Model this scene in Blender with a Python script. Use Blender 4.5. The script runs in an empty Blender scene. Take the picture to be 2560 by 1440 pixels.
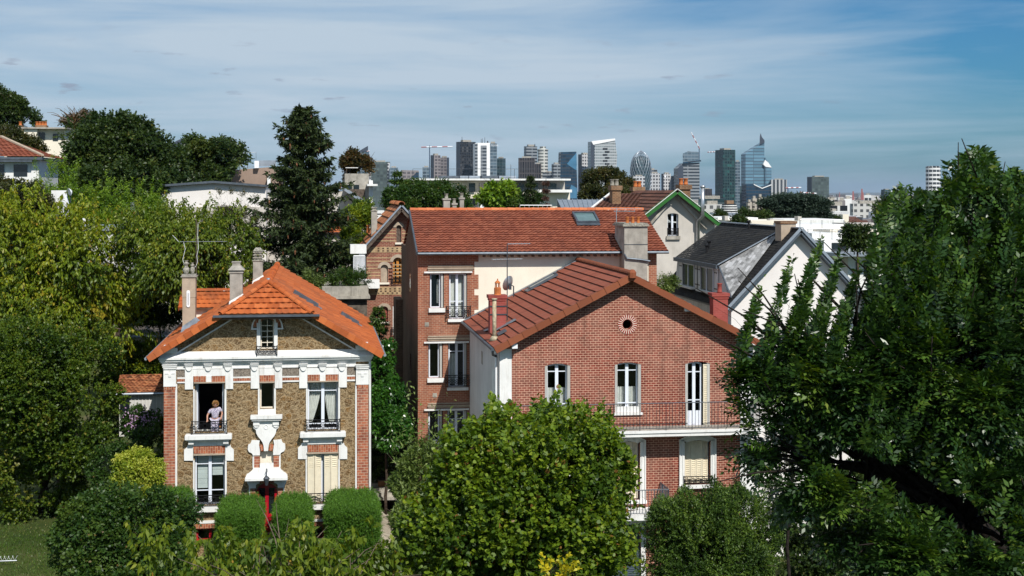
import bpy, bmesh, math, random
import numpy as np
from mathutils import Vector, Matrix
from mathutils.geometry import tessellate_polygon
random.seed(7)
rng = np.random.default_rng(11)
R = math.radians
PI = math.pi
scene = bpy.context.scene
col = scene.collection

# ------------------------------------------------------------------ camera, sun, sky
FPX = 3556.0                      # focal length in pixels of the 2560 wide photograph (50 mm lens)
HAZE = 2.0e-5
TH = math.atan(490 / FPX)         # the street is seen 7.9 degrees off its own axis
HC = 15.3
HOR = 480.0
cam_d = bpy.data.cameras.new('camera'); cam = bpy.data.objects.new('camera', cam_d); col.objects.link(cam)
cam.location = (0, 0, HC); cam.rotation_euler = (R(90), 0, -TH)
cam_d.lens = 50; cam_d.sensor_width = 36; cam_d.shift_y = -(720 - HOR) / 2560
cam_d.clip_start = 0.5; cam_d.clip_end = 90000
scene.camera = cam
scene.view_settings.view_transform = 'Standard'; scene.view_settings.look = 'None'
scene.view_settings.exposure = 0.0; scene.view_settings.gamma = 1.0
scene.cycles.use_denoising = True
scene.cycles.max_bounces = 6; scene.cycles.diffuse_bounces = 3; scene.cycles.glossy_bounces = 3
scene.cycles.transmission_bounces = 4; scene.cycles.transparent_max_bounces = 8; scene.cycles.volume_bounces = 0
scene.cycles.sample_clamp_indirect = 6
SUN = Vector((0.30, -1.0, 1.0)).normalized()
sun_d = bpy.data.lights.new('sun', 'SUN'); sun_d.energy = 5.0; sun_d.angle = R(0.5); sun_d.color = (1.0, 0.955, 0.88)
sun = bpy.data.objects.new('sun', sun_d); col.objects.link(sun); sun.rotation_euler = (-SUN).to_track_quat('-Z', 'Y').to_euler(); sun.location = (20, -60, 80)

def build_world():
    w = bpy.data.worlds.new('World'); scene.world = w; w.use_nodes = True
    nt = w.node_tree; nt.nodes.clear(); N = nt.nodes; L = nt.links
    out = N.new('ShaderNodeOutputWorld'); bg = N.new('ShaderNodeBackground'); bg.inputs[1].default_value = 0.065
    sky = N.new('ShaderNodeTexSky'); sky.sky_type = 'NISHITA'; sky.sun_disc = False
    sky.sun_elevation = math.asin(SUN.z); sky.sun_rotation = math.atan2(SUN.x, SUN.y); sky.altitude = 150; sky.air_density = 1.0; sky.dust_density = 0.9; sky.ozone_density = 1.6
    tc = N.new('ShaderNodeTexCoord')
    sep = N.new('ShaderNodeSeparateXYZ'); L.new(tc.outputs['Generated'], sep.inputs[0])
    def math_(op, a, b=None, clamp=False):
        m = N.new('ShaderNodeMath'); m.operation = op; m.use_clamp = clamp
        for i, x in enumerate((a, b)):
            if x is None: continue
            if isinstance(x, (int, float)): m.inputs[i].default_value = x
            else: L.new(x, m.inputs[i])
        return m.outputs[0]
    az = math_('ARCTAN2', sep.outputs[0], sep.outputs[1]); el = math_('MAXIMUM', sep.outputs[2], 0.0)
    cmb = N.new('ShaderNodeCombineXYZ'); L.new(math_('MULTIPLY', az, 4.2), cmb.inputs[0]); L.new(math_('MULTIPLY', el, 11.0), cmb.inputs[1])
    def cirrus(rot, sc, loc, scale, dist):
        mp = N.new('ShaderNodeMapping'); mp.inputs['Rotation'].default_value = (0, 0, R(rot)); mp.inputs['Scale'].default_value = sc; mp.inputs['Location'].default_value = loc; L.new(cmb.outputs[0], mp.inputs[0])
        nz = N.new('ShaderNodeTexNoise'); nz.inputs['Scale'].default_value = scale; nz.inputs['Detail'].default_value = 8; nz.inputs['Roughness'].default_value = 0.56; nz.inputs['Distortion'].default_value = dist; L.new(mp.outputs[0], nz.inputs['Vector']); return nz.outputs['Fac']
    n1 = cirrus(-22, (0.55, 2.0, 1), (CIR[0], CIR[1], 0), 1.25, 0.5); n3 = cirrus(-30, (0.5, 5.0, 1), (3, 1, 0), 2.2, 0.3)
    right = math_('MULTIPLY', math_('SUBTRACT', az, 0.17), 3.6, True); high = math_('MULTIPLY', el, 8.0, True)
    base = math_('SUBTRACT', 0.86, math_('MULTIPLY', math_('MULTIPLY', right, math_('ADD', math_('MULTIPLY', high, 0.55), 0.35)), 0.95))
    base = math_('SUBTRACT', base, math_('MULTIPLY', math_('SUBTRACT', 1.0, high), 0.16))
    cf = math_('ADD', base, math_('ADD', math_('MULTIPLY', math_('SUBTRACT', n1, 0.5), 1.9), math_('MULTIPLY', math_('SUBTRACT', n3, 0.5), 0.3)), True)
    mix = N.new('ShaderNodeMix'); mix.data_type = 'RGBA'; mix.inputs['B'].default_value = CLOUD
    L.new(cf, mix.inputs['Factor'])
    tint = N.new('ShaderNodeMix'); tint.data_type = 'RGBA'; tint.blend_type = 'MULTIPLY'; tint.inputs['Factor'].default_value = 1; tint.inputs['B'].default_value = SKYT
    L.new(sky.outputs[0], tint.inputs['A']); L.new(tint.outputs['Result'], mix.inputs['A'])
    # small flat cumulus scraps low above the horizon
    c2 = N.new('ShaderNodeCombineXYZ'); L.new(math_('MULTIPLY', az, 26.0), c2.inputs[0]); L.new(math_('MULTIPLY', sep.outputs[2], 120.0), c2.inputs[1])
    n2 = N.new('ShaderNodeTexNoise'); n2.inputs['Scale'].default_value = 1.0; n2.inputs['Detail'].default_value = 4; n2.inputs['Roughness'].default_value = 0.5; L.new(c2.outputs[0], n2.inputs['Vector'])
    r2 = N.new('ShaderNodeValToRGB'); r2.color_ramp.elements[0].position = 0.63; r2.color_ramp.elements[1].position = 0.72; L.new(n2.outputs['Fac'], r2.inputs[0])
    band = math_('MULTIPLY', math_('MULTIPLY', math_('SUBTRACT', sep.outputs[2], 0.025), 40.0, True), math_('MULTIPLY', math_('SUBTRACT', 0.115, sep.outputs[2]), 40.0, True))
    mix2 = N.new('ShaderNodeMix'); mix2.data_type = 'RGBA'; mix2.inputs['B'].default_value = SCRAP
    L.new(math_('MULTIPLY', math_('MULTIPLY', math_('MULTIPLY', r2.outputs[0], band), 0.8), math_('SUBTRACT', 1.0, right)), mix2.inputs['Factor']); L.new(mix.outputs['Result'], mix2.inputs['A'])
    L.new(mix2.outputs['Result'], bg.inputs[0]); L.new(bg.outputs[0], out.inputs[0])
CIR = (1.7, 4.3); CLOUD = (7.7, 9.4, 11.1, 1); SKYT = (0.30, 0.78, 1.20, 1); SCRAP = (4.6, 5.4, 7.0, 1)
build_world()

# ------------------------------------------------------------------ pixel to place helpers
class Plane:
    """a facade plane y = Y: gives x from a pixel column and z from a pixel row"""
    def __init__(s, Y): s.Y = Y
    def dir(s, px): a = (px - 1280) / FPX; return math.sin(TH) + a * math.cos(TH), math.cos(TH) - a * math.sin(TH)
    def x(s, px): dx, dy = s.dir(px); return s.Y * dx / dy
    def z(s, px, py): dx, dy = s.dir(px); return HC + s.Y / dy * (HOR - py) / FPX
    def p(s, px, py): return Vector((s.x(px), s.Y, s.z(px, py)))
    def m(s, px): dx, dy = s.dir(px); return s.Y / dy / FPX      # metres per pixel there
def at(px, py, Y): return Plane(Y).p(px, py)

# ------------------------------------------------------------------ objects
def tag(o, label=None, cat=None, group=None, kind=None):
    if label: o['label'] = label
    if cat: o['category'] = cat
    if group: o['group'] = group
    if kind: o['kind'] = kind
    return o
def thing(name, label, cat, loc=(0, 0, 0), group=None):
    o = bpy.data.objects.new(name, None); col.objects.link(o); o.location = loc; o.empty_display_size = 0.3
    return tag(o, label, cat, group)
def world_loc(o):
    v = Vector((0, 0, 0))
    while o is not None: v = v + o.location; o = o.parent
    return v
def link_mesh(name, me, parent=None, loc=None):
    o = bpy.data.objects.new(name, me); col.objects.link(o)
    if parent is not None: o.parent = parent
    if loc is not None: o.location = loc
    return o

class MB:
    """collects geometry in world coordinates; build() links it as one mesh object"""
    def __init__(s): s.v = []; s.f = []; s.mi = []; s.t = []
    def add(s, vs, fs, mi=0, t=None):
        b = len(s.v); s.v.extend([tuple(v) for v in vs])
        for f in fs: s.f.append(tuple(i + b for i in f)); s.mi.append(mi); s.t.append(random.random() if t is None else t)
        return s
    def box(s, x0, x1, y0, y1, z0, z1, mi=0, t=None):
        if x0 > x1: x0, x1 = x1, x0
        if y0 > y1: y0, y1 = y1, y0
        if z0 > z1: z0, z1 = z1, z0
        vs = [(x0, y0, z0), (x1, y0, z0), (x1, y1, z0), (x0, y1, z0), (x0, y0, z1), (x1, y0, z1), (x1, y1, z1), (x0, y1, z1)]
        return s.add(vs, [(0, 3, 2, 1), (4, 5, 6, 7), (0, 1, 5, 4), (1, 2, 6, 5), (2, 3, 7, 6), (3, 0, 4, 7)], mi, random.random() if t is None else t)
    def obox(s, p0, p1, side, up, w, h, w2=None, h2=None, mi=0):
        p0, p1, side, up = Vector(p0), Vector(p1), Vector(side).normalized(), Vector(up).normalized()
        w2 = w if w2 is None else w2; h2 = h if h2 is None else h2
        vs = []
        for p, ww, hh in ((p0, w, h), (p1, w2, h2)):
            vs += [p - side * ww / 2, p + side * ww / 2, p + side * ww / 2 + up * hh, p - side * ww / 2 + up * hh]
        return s.add(vs, [(0, 1, 2, 3), (7, 6, 5, 4), (0, 4, 5, 1), (1, 5, 6, 2), (2, 6, 7, 3), (3, 7, 4, 0)], mi, random.random())
    def prism(s, pts, y0, y1, mi=0):
        """pts: (x, z) outline counter-clockwise seen from the front (-y); solid between y0 (front) and y1"""
        n = len(pts); vs = [(x, y0, z) for x, z in pts] + [(x, y1, z) for x, z in pts]; fs = []
        tris = tessellate_polygon([[Vector((x, z, 0)) for x, z in pts]])
        for a, b, c in tris:
            A, B, C = (Vector((pts[i][0], pts[i][1])) for i in (a, b, c))
            if (B - A).cross(C - A) < 0: a, b, c = c, b, a
            fs.append((a, b, c)); fs.append((c + n, b + n, a + n))
        area = sum(pts[i][0] * pts[(i + 1) % n][1] - pts[(i + 1) % n][0] * pts[i][1] for i in range(n))
        for i in range(n):
            j = (i + 1) % n
            fs.append((i, i + n, j + n, j) if area > 0 else (j, j + n, i + n, i))
        return s.add(vs, fs, mi, random.random())
    def tube(s, path, r, n=6, mi=0, caps=True):
        path = [Vector(p) for p in path]; m = len(path)
        rs = r if isinstance(r, (list, tuple)) else [r] * m
        vs = []; up = Vector((0, 0, 1)); prev = None
        for i, p in enumerate(path):
            d = (path[min(i + 1, m - 1)] - path[max(i - 1, 0)])
            d = d.normalized() if d.length > 1e-9 else Vector((0, 0, 1))
            if prev is None: a = d.cross(up if abs(d.z) < 0.95 else Vector((0, 1, 0))).normalized()
            else: a = (prev - d * prev.dot(d)).normalized()
            prev = a; b = d.cross(a)
            for k in range(n):
                t = 2 * PI * k / n; vs.append(p + (a * math.cos(t) + b * math.sin(t)) * rs[i])
        fs = []
        for i in range(m - 1):
            for k in range(n):
                k2 = (k + 1) % n; fs.append((i * n + k, i * n + k2, (i + 1) * n + k2, (i + 1) * n + k))
        if caps: fs.append(tuple(reversed(range(n)))); fs.append(tuple(range((m - 1) * n, m * n)))
        return s.add(vs, fs, mi, random.random())
    def lathe(s, c, prof, n=12, mi=0):
        """prof: (radius, z) from bottom to top around the vertical axis at c"""
        c = Vector(c); vs = []
        for r, z in prof:
            for k in range(n): t = 2 * PI * k / n; vs.append((c.x + r * math.cos(t), c.y + r * math.sin(t), c.z + z))
        fs = []
        for i in range(len(prof) - 1):
            for k in range(n):
                k2 = (k + 1) % n; fs.append((i * n + k, i * n + k2, (i + 1) * n + k2, (i + 1) * n + k))
        fs.append(tuple(reversed(range(n)))); fs.append(tuple(range((len(prof) - 1) * n, len(prof) * n)))
        return s.add(vs, fs, mi, random.random())
    def frustum(s, x0, x1, y0, y1, z0, X0, X1, Y0, Y1, z1, mi=0):
        vs = [(x0, y0, z0), (x1, y0, z0), (x1, y1, z0), (x0, y1, z0), (X0, Y0, z1), (X1, Y0, z1), (X1, Y1, z1), (X0, Y1, z1)]
        return s.add(vs, [(0, 3, 2, 1), (4, 5, 6, 7), (0, 1, 5, 4), (1, 2, 6, 5), (2, 3, 7, 6), (3, 0, 4, 7)], mi, random.random())
    def build(s, name, mats, parent=None, smooth=False, label=None):
        me = bpy.data.meshes.new(name)
        o = world_loc(parent) if parent is not None else Vector((0, 0, 0))
        if parent is None and s.v:
            a = np.array(s.v); o = Vector((float(a[:, 0].mean()), float(a[:, 1].mean()), float(a[:, 2].min())))
        me.from_pydata([(v[0] - o.x, v[1] - o.y, v[2] - o.z) for v in s.v], [], s.f)
        for m in (mats if isinstance(mats, (list, tuple)) else [mats]): me.materials.append(m)
        me.polygons.foreach_set('material_index', s.mi)
        at_ = me.attributes.new('tint', 'FLOAT', 'FACE'); at_.data.foreach_set('value', s.t)
        if smooth: me.polygons.foreach_set('use_smooth', [True] * len(s.f))
        me.update()
        ob = link_mesh(name, me, parent, None if parent is not None else o)
        if label: ob['label'] = label
        return ob

def arc_pts(cx, cz, r, a0, a1, n, rz=None):
    rz = r if rz is None else rz
    return [(cx + r * math.cos(R(a0 + (a1 - a0) * i / n)), cz + rz * math.sin(R(a0 + (a1 - a0) * i / n))) for i in range(n + 1)]
def rect_pts(x0, x1, z0, z1): return [(x0, z0), (x1, z0), (x1, z1), (x0, z1)]
def arch_pts(x0, x1, z0, z1, rise):
    """opening with a curved head: rise = height of the curved part (half width: a round arch)"""
    w = (x1 - x0) / 2; cx = (x0 + x1) / 2
    if rise <= 0: return rect_pts(x0, x1, z0, z1)
    rad = (w * w + rise * rise) / (2 * rise); a = math.degrees(math.asin(min(1, w / rad)))
    if rise >= w * .999: return [(x0, z0), (x1, z0)] + arc_pts(cx, z1 - rise, w, 0, 180, 14, rise)
    return [(x0, z0), (x1, z0)] + arc_pts(cx, z1 - rad, rad, 90 - a, 90 + a, 10)

def wall_plate(mb, outer, holes, Y, thick=0.3, mi=0, axis='y', flip=1):
    """front wall in the plane y=Y (axis y) or x=Y (axis x, pts are (y, z)), with real openings"""
    loops = [outer] + holes; flat = [p for l in loops for p in l]; n = len(flat)
    tris = tessellate_polygon([[Vector((a, b, 0)) for a, b in l] for l in loops])
    def P(p, d): return (p[0], Y + d * flip, p[1]) if axis == 'y' else (Y + d * flip, p[0], p[1])
    vs = [P(p, 0) for p in flat] + [P(p, thick) for p in flat]; fs = []
    for t in tris: fs.append(tuple(t)); fs.append(tuple(i + n for i in reversed(t)))
    k = 0
    for l in loops:
        m = len(l)
        for i in range(m):
            j = (i + 1) % m; fs.append((k + i, k + j, k + j + n, k + i + n))
        k += m
    bm = bmesh.new(); vv = [bm.verts.new(v) for v in vs]
    for f in fs:
        try: bm.faces.new([vv[i] for i in f])
        except ValueError: pass
    bmesh.ops.recalc_face_normals(bm, faces=bm.faces[:]); bm.verts.index_update()
    out = [[v.index for v in f.verts] for f in bm.faces]; bm.free()
    return mb.add(vs, out, mi, 0.5)

# ------------------------------------------------------------------ materials
def lin(c):
    return tuple((x / 12.92 if x <= 0.04045 else ((x + 0.055) / 1.055) ** 2.4) for x in (c[0] / 255, c[1] / 255, c[2] / 255)) + (1,)
class Mat:
    def __init__(s, name):
        s.m = bpy.data.materials.new(name); s.m.use_nodes = True; s.nt = s.m.node_tree; s.N = s.nt.nodes; s.L = s.nt.links
        s.b = s.N['Principled BSDF']; s.out = s.N['Material Output']
    def n(s, t, **kw):
        x = s.N.new(t)
        for k, v in kw.items(): setattr(x, k, v)
        return x
    def val(s, x, inp):
        if hasattr(x, 'links') or isinstance(x, bpy.types.NodeSocket): s.L.new(x, inp)
        else: inp.default_value = x
    def math(s, op, a, b=None, clamp=False):
        m = s.n('ShaderNodeMath', operation=op, use_clamp=clamp); s.val(a, m.inputs[0])
        if b is not None: s.val(b, m.inputs[1])
        return m.outputs[0]
    def mix(s, f, a, b, bt='MIX'):
        m = s.n('ShaderNodeMix', data_type='RGBA', blend_type=bt); s.val(f, m.inputs['Factor'])
        s.val(a if not isinstance(a, tuple) or len(a) == 4 else a + (1,), m.inputs['A']); s.val(b if not isinstance(b, tuple) or len(b) == 4 else b + (1,), m.inputs['B'])
        return m.outputs['Result']
    def ramp(s, f, stops, interp='LINEAR'):
        r = s.n('ShaderNodeValToRGB'); r.color_ramp.interpolation = interp; el = r.color_ramp.elements
        while len(el) < len(stops): el.new(0.5)
        for e, (p, c) in zip(el, stops): e.position = p; e.color = c if len(c) == 4 else tuple(c) + (1,)
        s.val(f, r.inputs[0]); return r.outputs[0]
    def noise(s, scale, detail=4, rough=0.55, vec=None, dist=0.0):
        n = s.n('ShaderNodeTexNoise'); n.inputs['Scale'].default_value = scale; n.inputs['Detail'].default_value = detail; n.inputs['Roughness'].default_value = rough; n.inputs['Distortion'].default_value = dist
        s.L.new(vec if vec is not None else s.obj(), n.inputs['Vector']); return n.outputs['Fac']
    def obj(s):
        if not hasattr(s, '_o'): s._o = s.n('ShaderNodeTexCoord').outputs['Object']
        return s._o
    def uv(s):
        """(along the wall, height): works on any upright face"""
        sp = s.n('ShaderNodeSeparateXYZ'); s.L.new(s.obj(), sp.inputs[0])
        g = s.n('ShaderNodeNewGeometry'); gn = s.n('ShaderNodeSeparateXYZ'); s.L.new(g.outputs['True Normal'], gn.inputs[0])
        ax = s.math('GREATER_THAN', s.math('ABSOLUTE', gn.outputs[0]), s.math('ABSOLUTE', gn.outputs[1]))
        u = s.math('ADD', s.math('MULTIPLY', sp.outputs[0], s.math('SUBTRACT', 1.0, ax)), s.math('MULTIPLY', sp.outputs[1], ax))
        c = s.n('ShaderNodeCombineXYZ'); s.L.new(u, c.inputs[0]); s.L.new(sp.outputs[2], c.inputs[1]); return c.outputs[0], u, sp.outputs[2]
    def attr(s, name='tint'):
        a = s.n('ShaderNodeAttribute'); a.attribute_name = name; return a.outputs['Fac']
    def bump(s, h, strength=0.3, dist=0.02):
        b = s.n('ShaderNodeBump'); b.inputs['Strength'].default_value = strength; b.inputs['Distance'].default_value = dist
        s.val(h, b.inputs['Height']); s.L.new(b.outputs[0], s.b.inputs['Normal'])
    def col(s, c, rough=0.8, spec=0.3, metal=0.0):
        s.val(c if not isinstance(c, tuple) or len(c) == 4 else c + (1,), s.b.inputs['Base Color']); s.b.inputs['Roughness'].default_value = rough
        s.b.inputs['Specular IOR Level'].default_value = spec; s.b.inputs['Metallic'].default_value = metal
        return s.m

def m_plain(name, c, rough=0.7, spec=0.3, metal=0.0, var=0.12, scale=3.0, bump=0.0, grime=0.0, gcol=(0.12, 0.1, 0.08)):
    m = Mat(name); f = m.noise(scale, 5, 0.6)
    c2 = tuple(x * (1 - var * 2) for x in c[:3]); c1 = tuple(min(1, x * (1 + var)) for x in c[:3])
    cc = m.ramp(f, [(0.3, c2), (0.7, c1)])
    if grime > 0:
        mp = m.n('ShaderNodeMapping'); mp.inputs['Scale'].default_value = (5, 5, 0.7); m.L.new(m.obj(), mp.inputs[0])
        g = m.noise(0.9, 6, 0.7, mp.outputs[0]); g = m.ramp(g, [(0.52, (0, 0, 0)), (0.75, (grime,) * 3)])
        cc = m.mix(g, cc, gcol)
    if bump: m.bump(m.noise(scale * 8, 5, 0.65), bump, 0.02)
    return m.col(cc, rough, spec, metal)

def m_brick(name, c1, c2, mortar, bw=0.22, bh=0.075, ms=0.012, vertical=False, blot=0.3, dark=(0.05, 0.02, 0.015)):
    m = Mat(name); vec, u, v = m.uv()
    if vertical:
        c = m.n('ShaderNodeCombineXYZ'); m.L.new(v, c.inputs[0]); m.L.new(u, c.inputs[1]); vec = c.outputs[0]
    b = m.n('ShaderNodeTexBrick'); m.L.new(vec, b.inputs['Vector']); b.offset = 0.5
    b.inputs['Color1'].default_value = c1 + (1,); b.inputs['Color2'].default_value = c2 + (1,); b.inputs['Mortar'].default_value = mortar + (1,)
    b.inputs['Scale'].default_value = 1.0; b.inputs['Mortar Size'].default_value = ms; b.inputs['Mortar Smooth'].default_value = 0.3; b.inputs['Bias'].default_value = 0.0
    b.inputs['Brick Width'].default_value = bw; b.inputs['Row Height'].default_value = bh
    f = m.ramp(m.noise(0.55, 6, 0.6), [(0.38, (0, 0, 0)), (0.72, (blot,) * 3)]); cc = m.mix(f, b.outputs['Color'], tuple(x * 1.25 + 0.06 for x in mortar[:3]))
    f2 = m.ramp(m.noise(1.7, 6, 0.7), [(0.5, (0, 0, 0)), (0.8, (0.5,) * 3)]); cc = m.mix(f2, cc, dark)
    mp = m.n('ShaderNodeMapping'); mp.inputs['Scale'].default_value = (3.2, 3.2, .35); m.L.new(m.obj(), mp.inputs[0]); f3 = m.ramp(m.noise(0.8, 6, 0.7, mp.outputs[0]), [(0.48, (0, 0, 0)), (0.74, (0.45,) * 3)]); cc = m.mix(f3, cc, dark)
    m.bump(b.outputs['Fac'], -0.5, 0.01)
    return m.col(cc, 0.85, 0.2)

def m_stone(name):
    """rough honey-brown millstone rubble with pale crumbly pointing"""
    m = Mat(name); vec, u, v = m.uv()
    nz = m.n('ShaderNodeTexNoise'); nz.inputs['Scale'].default_value = 5; nz.inputs['Detail'].default_value = 4; m.L.new(vec, nz.inputs['Vector'])
    add = m.n('ShaderNodeVectorMath', operation='MULTIPLY_ADD'); m.L.new(nz.outputs['Color'], add.inputs[0]); add.inputs[1].default_value = (0.22, 0.18, 0); m.L.new(vec, add.inputs[2])
    mp = m.n('ShaderNodeMapping'); mp.inputs['Scale'].default_value = (1, 1.35, 1); m.L.new(add.outputs[0], mp.inputs[0])
    vo = m.n('ShaderNodeTexVoronoi'); vo.inputs['Scale'].default_value = 3.6; m.L.new(mp.outputs[0], vo.inputs['Vector'])
    ve = m.n('ShaderNodeTexVoronoi', feature='DISTANCE_TO_EDGE'); ve.inputs['Scale'].default_value = 3.6; m.L.new(mp.outputs[0], ve.inputs['Vector'])
    sp = m.n('ShaderNodeSeparateColor'); m.L.new(vo.outputs['Color'], sp.inputs[0])
    base = m.ramp(sp.outputs[0], [(0.0, (0.30, 0.20, 0.10)), (0.25, (0.22, 0.14, 0.065)), (0.5, (0.17, 0.085, 0.025)), (0.7, (0.34, 0.25, 0.14)), (0.85, (0.28, 0.135, 0.03)), (1.0, (0.10, 0.06, 0.032))])
    fine = m.noise(13, 6, 0.8, vec)
    base = m.mix(m.ramp(fine, [(0.40, (0, 0, 0)), (0.56, (0.85,) * 3)]), base, (0.085, 0.053, 0.026))
    base = m.mix(m.ramp(m.noise(19, 4, 0.75, vec), [(0.5, (0, 0, 0)), (0.63, (0.85,) * 3)]), base, (0.52, 0.40, 0.24))
    e = m.ramp(ve.outputs['Distance'], [(0.03, (1, 1, 1)), (0.16, (0, 0, 0))])
    cc = m.mix(m.math('MULTIPLY', e, m.ramp(fine, [(0.4, (.9,) * 3), (0.6, (0.15,) * 3)])), base, (0.40, 0.30, 0.18))
    h = m.math('ADD', ve.outputs['Distance'], m.math('MULTIPLY', fine, 0.5)); m.bump(h, 1.0, 0.07)
    return m.col(cc, 0.95, 0.1)

def m_tile(name, stops, rough=0.75, stain=(0.09, 0.06, 0.045), amt=0.5, scale=0.9, sat=0.0):
    m = Mat(name); c = m.ramp(m.attr(), stops)
    f = m.ramp(m.noise(scale, 7, 0.68), [(0.48, (0, 0, 0)), (0.72, (amt,) * 3)]); c = m.mix(f, c, stain)
    f = m.ramp(m.noise(14, 5, 0.7), [(0.5, (0, 0, 0)), (0.75, (0.35,) * 3)]); c = m.mix(f, c, stain)
    m.bump(m.noise(40, 3, 0.6), 0.2, 0.01)
    return m.col(c, rough, 0.25)

def m_glass(name, tint=(0.93, 0.95, 0.95), fac=0.05):
    m = Mat(name); N = m.N; N.remove(m.b)
    tr = m.n('ShaderNodeBsdfTransparent'); tr.inputs[0].default_value = tint + (1,)
    gl = m.n('ShaderNodeBsdfGlossy'); gl.inputs['Roughness'].default_value = 0.03; gl.inputs['Color'].default_value = (0.9, 0.95, 1, 1)
    fr = m.n('ShaderNodeFresnel'); fr.inputs[0].default_value = 1.5
    g = m.n('ShaderNodeNewGeometry'); f = m.math('MULTIPLY', m.math('ADD', fr.outputs[0], fac - 0.04, True), m.math('SUBTRACT', 1.0, g.outputs['Backfacing']))
    mx = m.n('ShaderNodeMixShader'); m.L.new(f, mx.inputs[0]); m.L.new(tr.outputs[0], mx.inputs[1]); m.L.new(gl.outputs[0], mx.inputs[2]); m.L.new(mx.outputs[0], m.out.inputs[0])
    return m.m

def m_leaf(name, stops, trans=0.32, rough=0.45, tcol=None, spec=0.35):
    m = Mat(name); c = m.ramp(m.attr(), stops); m.col(c, rough, spec)
    t = m.n('ShaderNodeBsdfTranslucent'); hs = m.n('ShaderNodeHueSaturation'); hs.inputs['Value'].default_value = 1.7; hs.inputs['Saturation'].default_value = 1.15; hs.inputs['Hue'].default_value = 0.485
    m.L.new(c, hs.inputs['Color']); m.L.new(hs.outputs[0], t.inputs[0])
    mx = m.n('ShaderNodeMixShader'); mx.inputs[0].default_value = trans; m.L.new(m.b.outputs[0], mx.inputs[1]); m.L.new(t.outputs[0], mx.inputs[2]); m.L.new(mx.outputs[0], m.out.inputs[0])
    return m.m

def m_curtainwall(name, glass, frame, w=4.0, h=3.6, fw=0.25, fh=0.3, rough=0.25, var=0.5, lit=None, metal=0.0):
    """grid of windows on any upright face; each pane its own tint"""
    m = Mat(name); vec, u, v = m.uv()
    gu = m.math('DIVIDE', u, w); gv = m.math('DIVIDE', v, h)
    fu = m.math('LESS_THAN', m.math('FRACT', gu), fw); fv = m.math('LESS_THAN', m.math('FRACT', gv), fh); f = m.math('MAXIMUM', fu, fv)
    c = m.n('ShaderNodeCombineXYZ'); m.L.new(m.math('FLOOR', gu), c.inputs[0]); m.L.new(m.math('FLOOR', gv), c.inputs[1])
    wn = m.n('ShaderNodeTexWhiteNoise', noise_dimensions='2D'); m.L.new(c.outputs[0], wn.inputs['Vector'])
    g0 = tuple(x * (1 - var) for x in glass); g1 = tuple(min(1, x * (1 + var)) for x in glass)
    gc = m.ramp(wn.outputs['Value'], [(0.1, g0), (0.7, g1), (1.0, lit or g1)])
    big = m.noise(0.012 * 4 / max(1, w * .25), 3, 0.5); gc = m.mix(m.math('MULTIPLY', big, 0.5), gc, tuple(x * 1.6 for x in glass))
    cc = m.mix(f, gc, frame)
    m.col(cc, rough, 0.5, metal); m.val(m.math('ADD', m.math('MULTIPLY', f, 0.5), rough, True), m.b.inputs['Roughness'])
    return m.m

M = {}
M['brick_red'] = m_brick('brick_red_pale_pointing', (0.225, 0.042, 0.026), (0.14, 0.029, 0.019), (0.62, 0.38, 0.27), 0.21, 0.095, 0.0098, blot=0.17)
M['brick_plain'] = m_brick('brick_orange_red', (0.33, 0.105, 0.055), (0.24, 0.07, 0.04), (0.42, 0.29, 0.20), 0.23, 0.088, 0.009, blot=0.14, dark=(0.10, 0.045, 0.03))
M['brick_pier'] = m_brick('brick_pier_orange', (0.44, 0.14, 0.07), (0.23, 0.06, 0.035), (0.50, 0.36, 0.26), 0.25, 0.115, 0.011, blot=0.1)
M['brick_arch'] = m_brick('brick_on_end', (0.42, 0.13, 0.06), (0.24, 0.06, 0.03), (0.50, 0.36, 0.25), 0.24, 0.10, 0.008, vertical=True, blot=0.05)
M['brick_dark'] = m_brick('brick_dark_weathered', (0.12, 0.065, 0.038), (0.07, 0.042, 0.027), (0.17, 0.115, 0.075), 0.24, 0.095, 0.012, blot=0.3, dark=(0.02, 0.013, 0.01))
M['brick_band'] = m_brick('brick_banded', (0.26, 0.075, 0.05), (0.17, 0.05, 0.035), (0.42, 0.30, 0.2), 0.24, 0.09, 0.010, blot=0.1)
M['brick_cream'] = m_brick('brick_cream', (0.52, 0.38, 0.21), (0.44, 0.30, 0.16), (0.36, 0.26, 0.17), 0.24, 0.09, 0.010, blot=0.1)
M['brick_paint'] = m_brick('brick_painted_oxblood', (0.33, 0.065, 0.05), (0.26, 0.05, 0.04), (0.30, 0.09, 0.075), 0.22, 0.08, 0.008, blot=0.25, dark=(0.10, 0.025, 0.02))
M['brick_brown'] = m_brick('brick_brown_chimney', (0.22, 0.11, 0.055), (0.13, 0.065, 0.035), (0.30, 0.21, 0.13), 0.22, 0.09, 0.012)
M['stone'] = m_stone('millstone_rubble')
M['white'] = m_plain('white_painted_render', (0.76, 0.755, 0.735), 0.75, 0.2, var=0.05, scale=1.5, bump=0.15, grime=0.6, gcol=(0.36, 0.32, 0.27))
M['white_clean'] = m_plain('white_gloss_paint', (0.82, 0.83, 0.85), 0.4, 0.4, var=0.02)
M['cream_wall'] = m_plain('cream_render', (0.79, 0.72, 0.60), 0.9, 0.1, var=0.035, scale=0.7, bump=0.08, grime=0.2, gcol=(0.5, 0.43, 0.33))
M['grey_wall'] = m_plain('pale_grey_render', (0.66, 0.66, 0.65), 0.9, 0.1, var=0.07, scale=0.6, bump=0.1, grime=0.4, gcol=(0.38, 0.37, 0.35))
M['beige_wall'] = m_plain('dusty_beige_render', (0.54, 0.50, 0.45), 0.9, 0.1, var=0.09, scale=0.7, bump=0.12, grime=0.45, gcol=(0.33, 0.30, 0.26))
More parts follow.
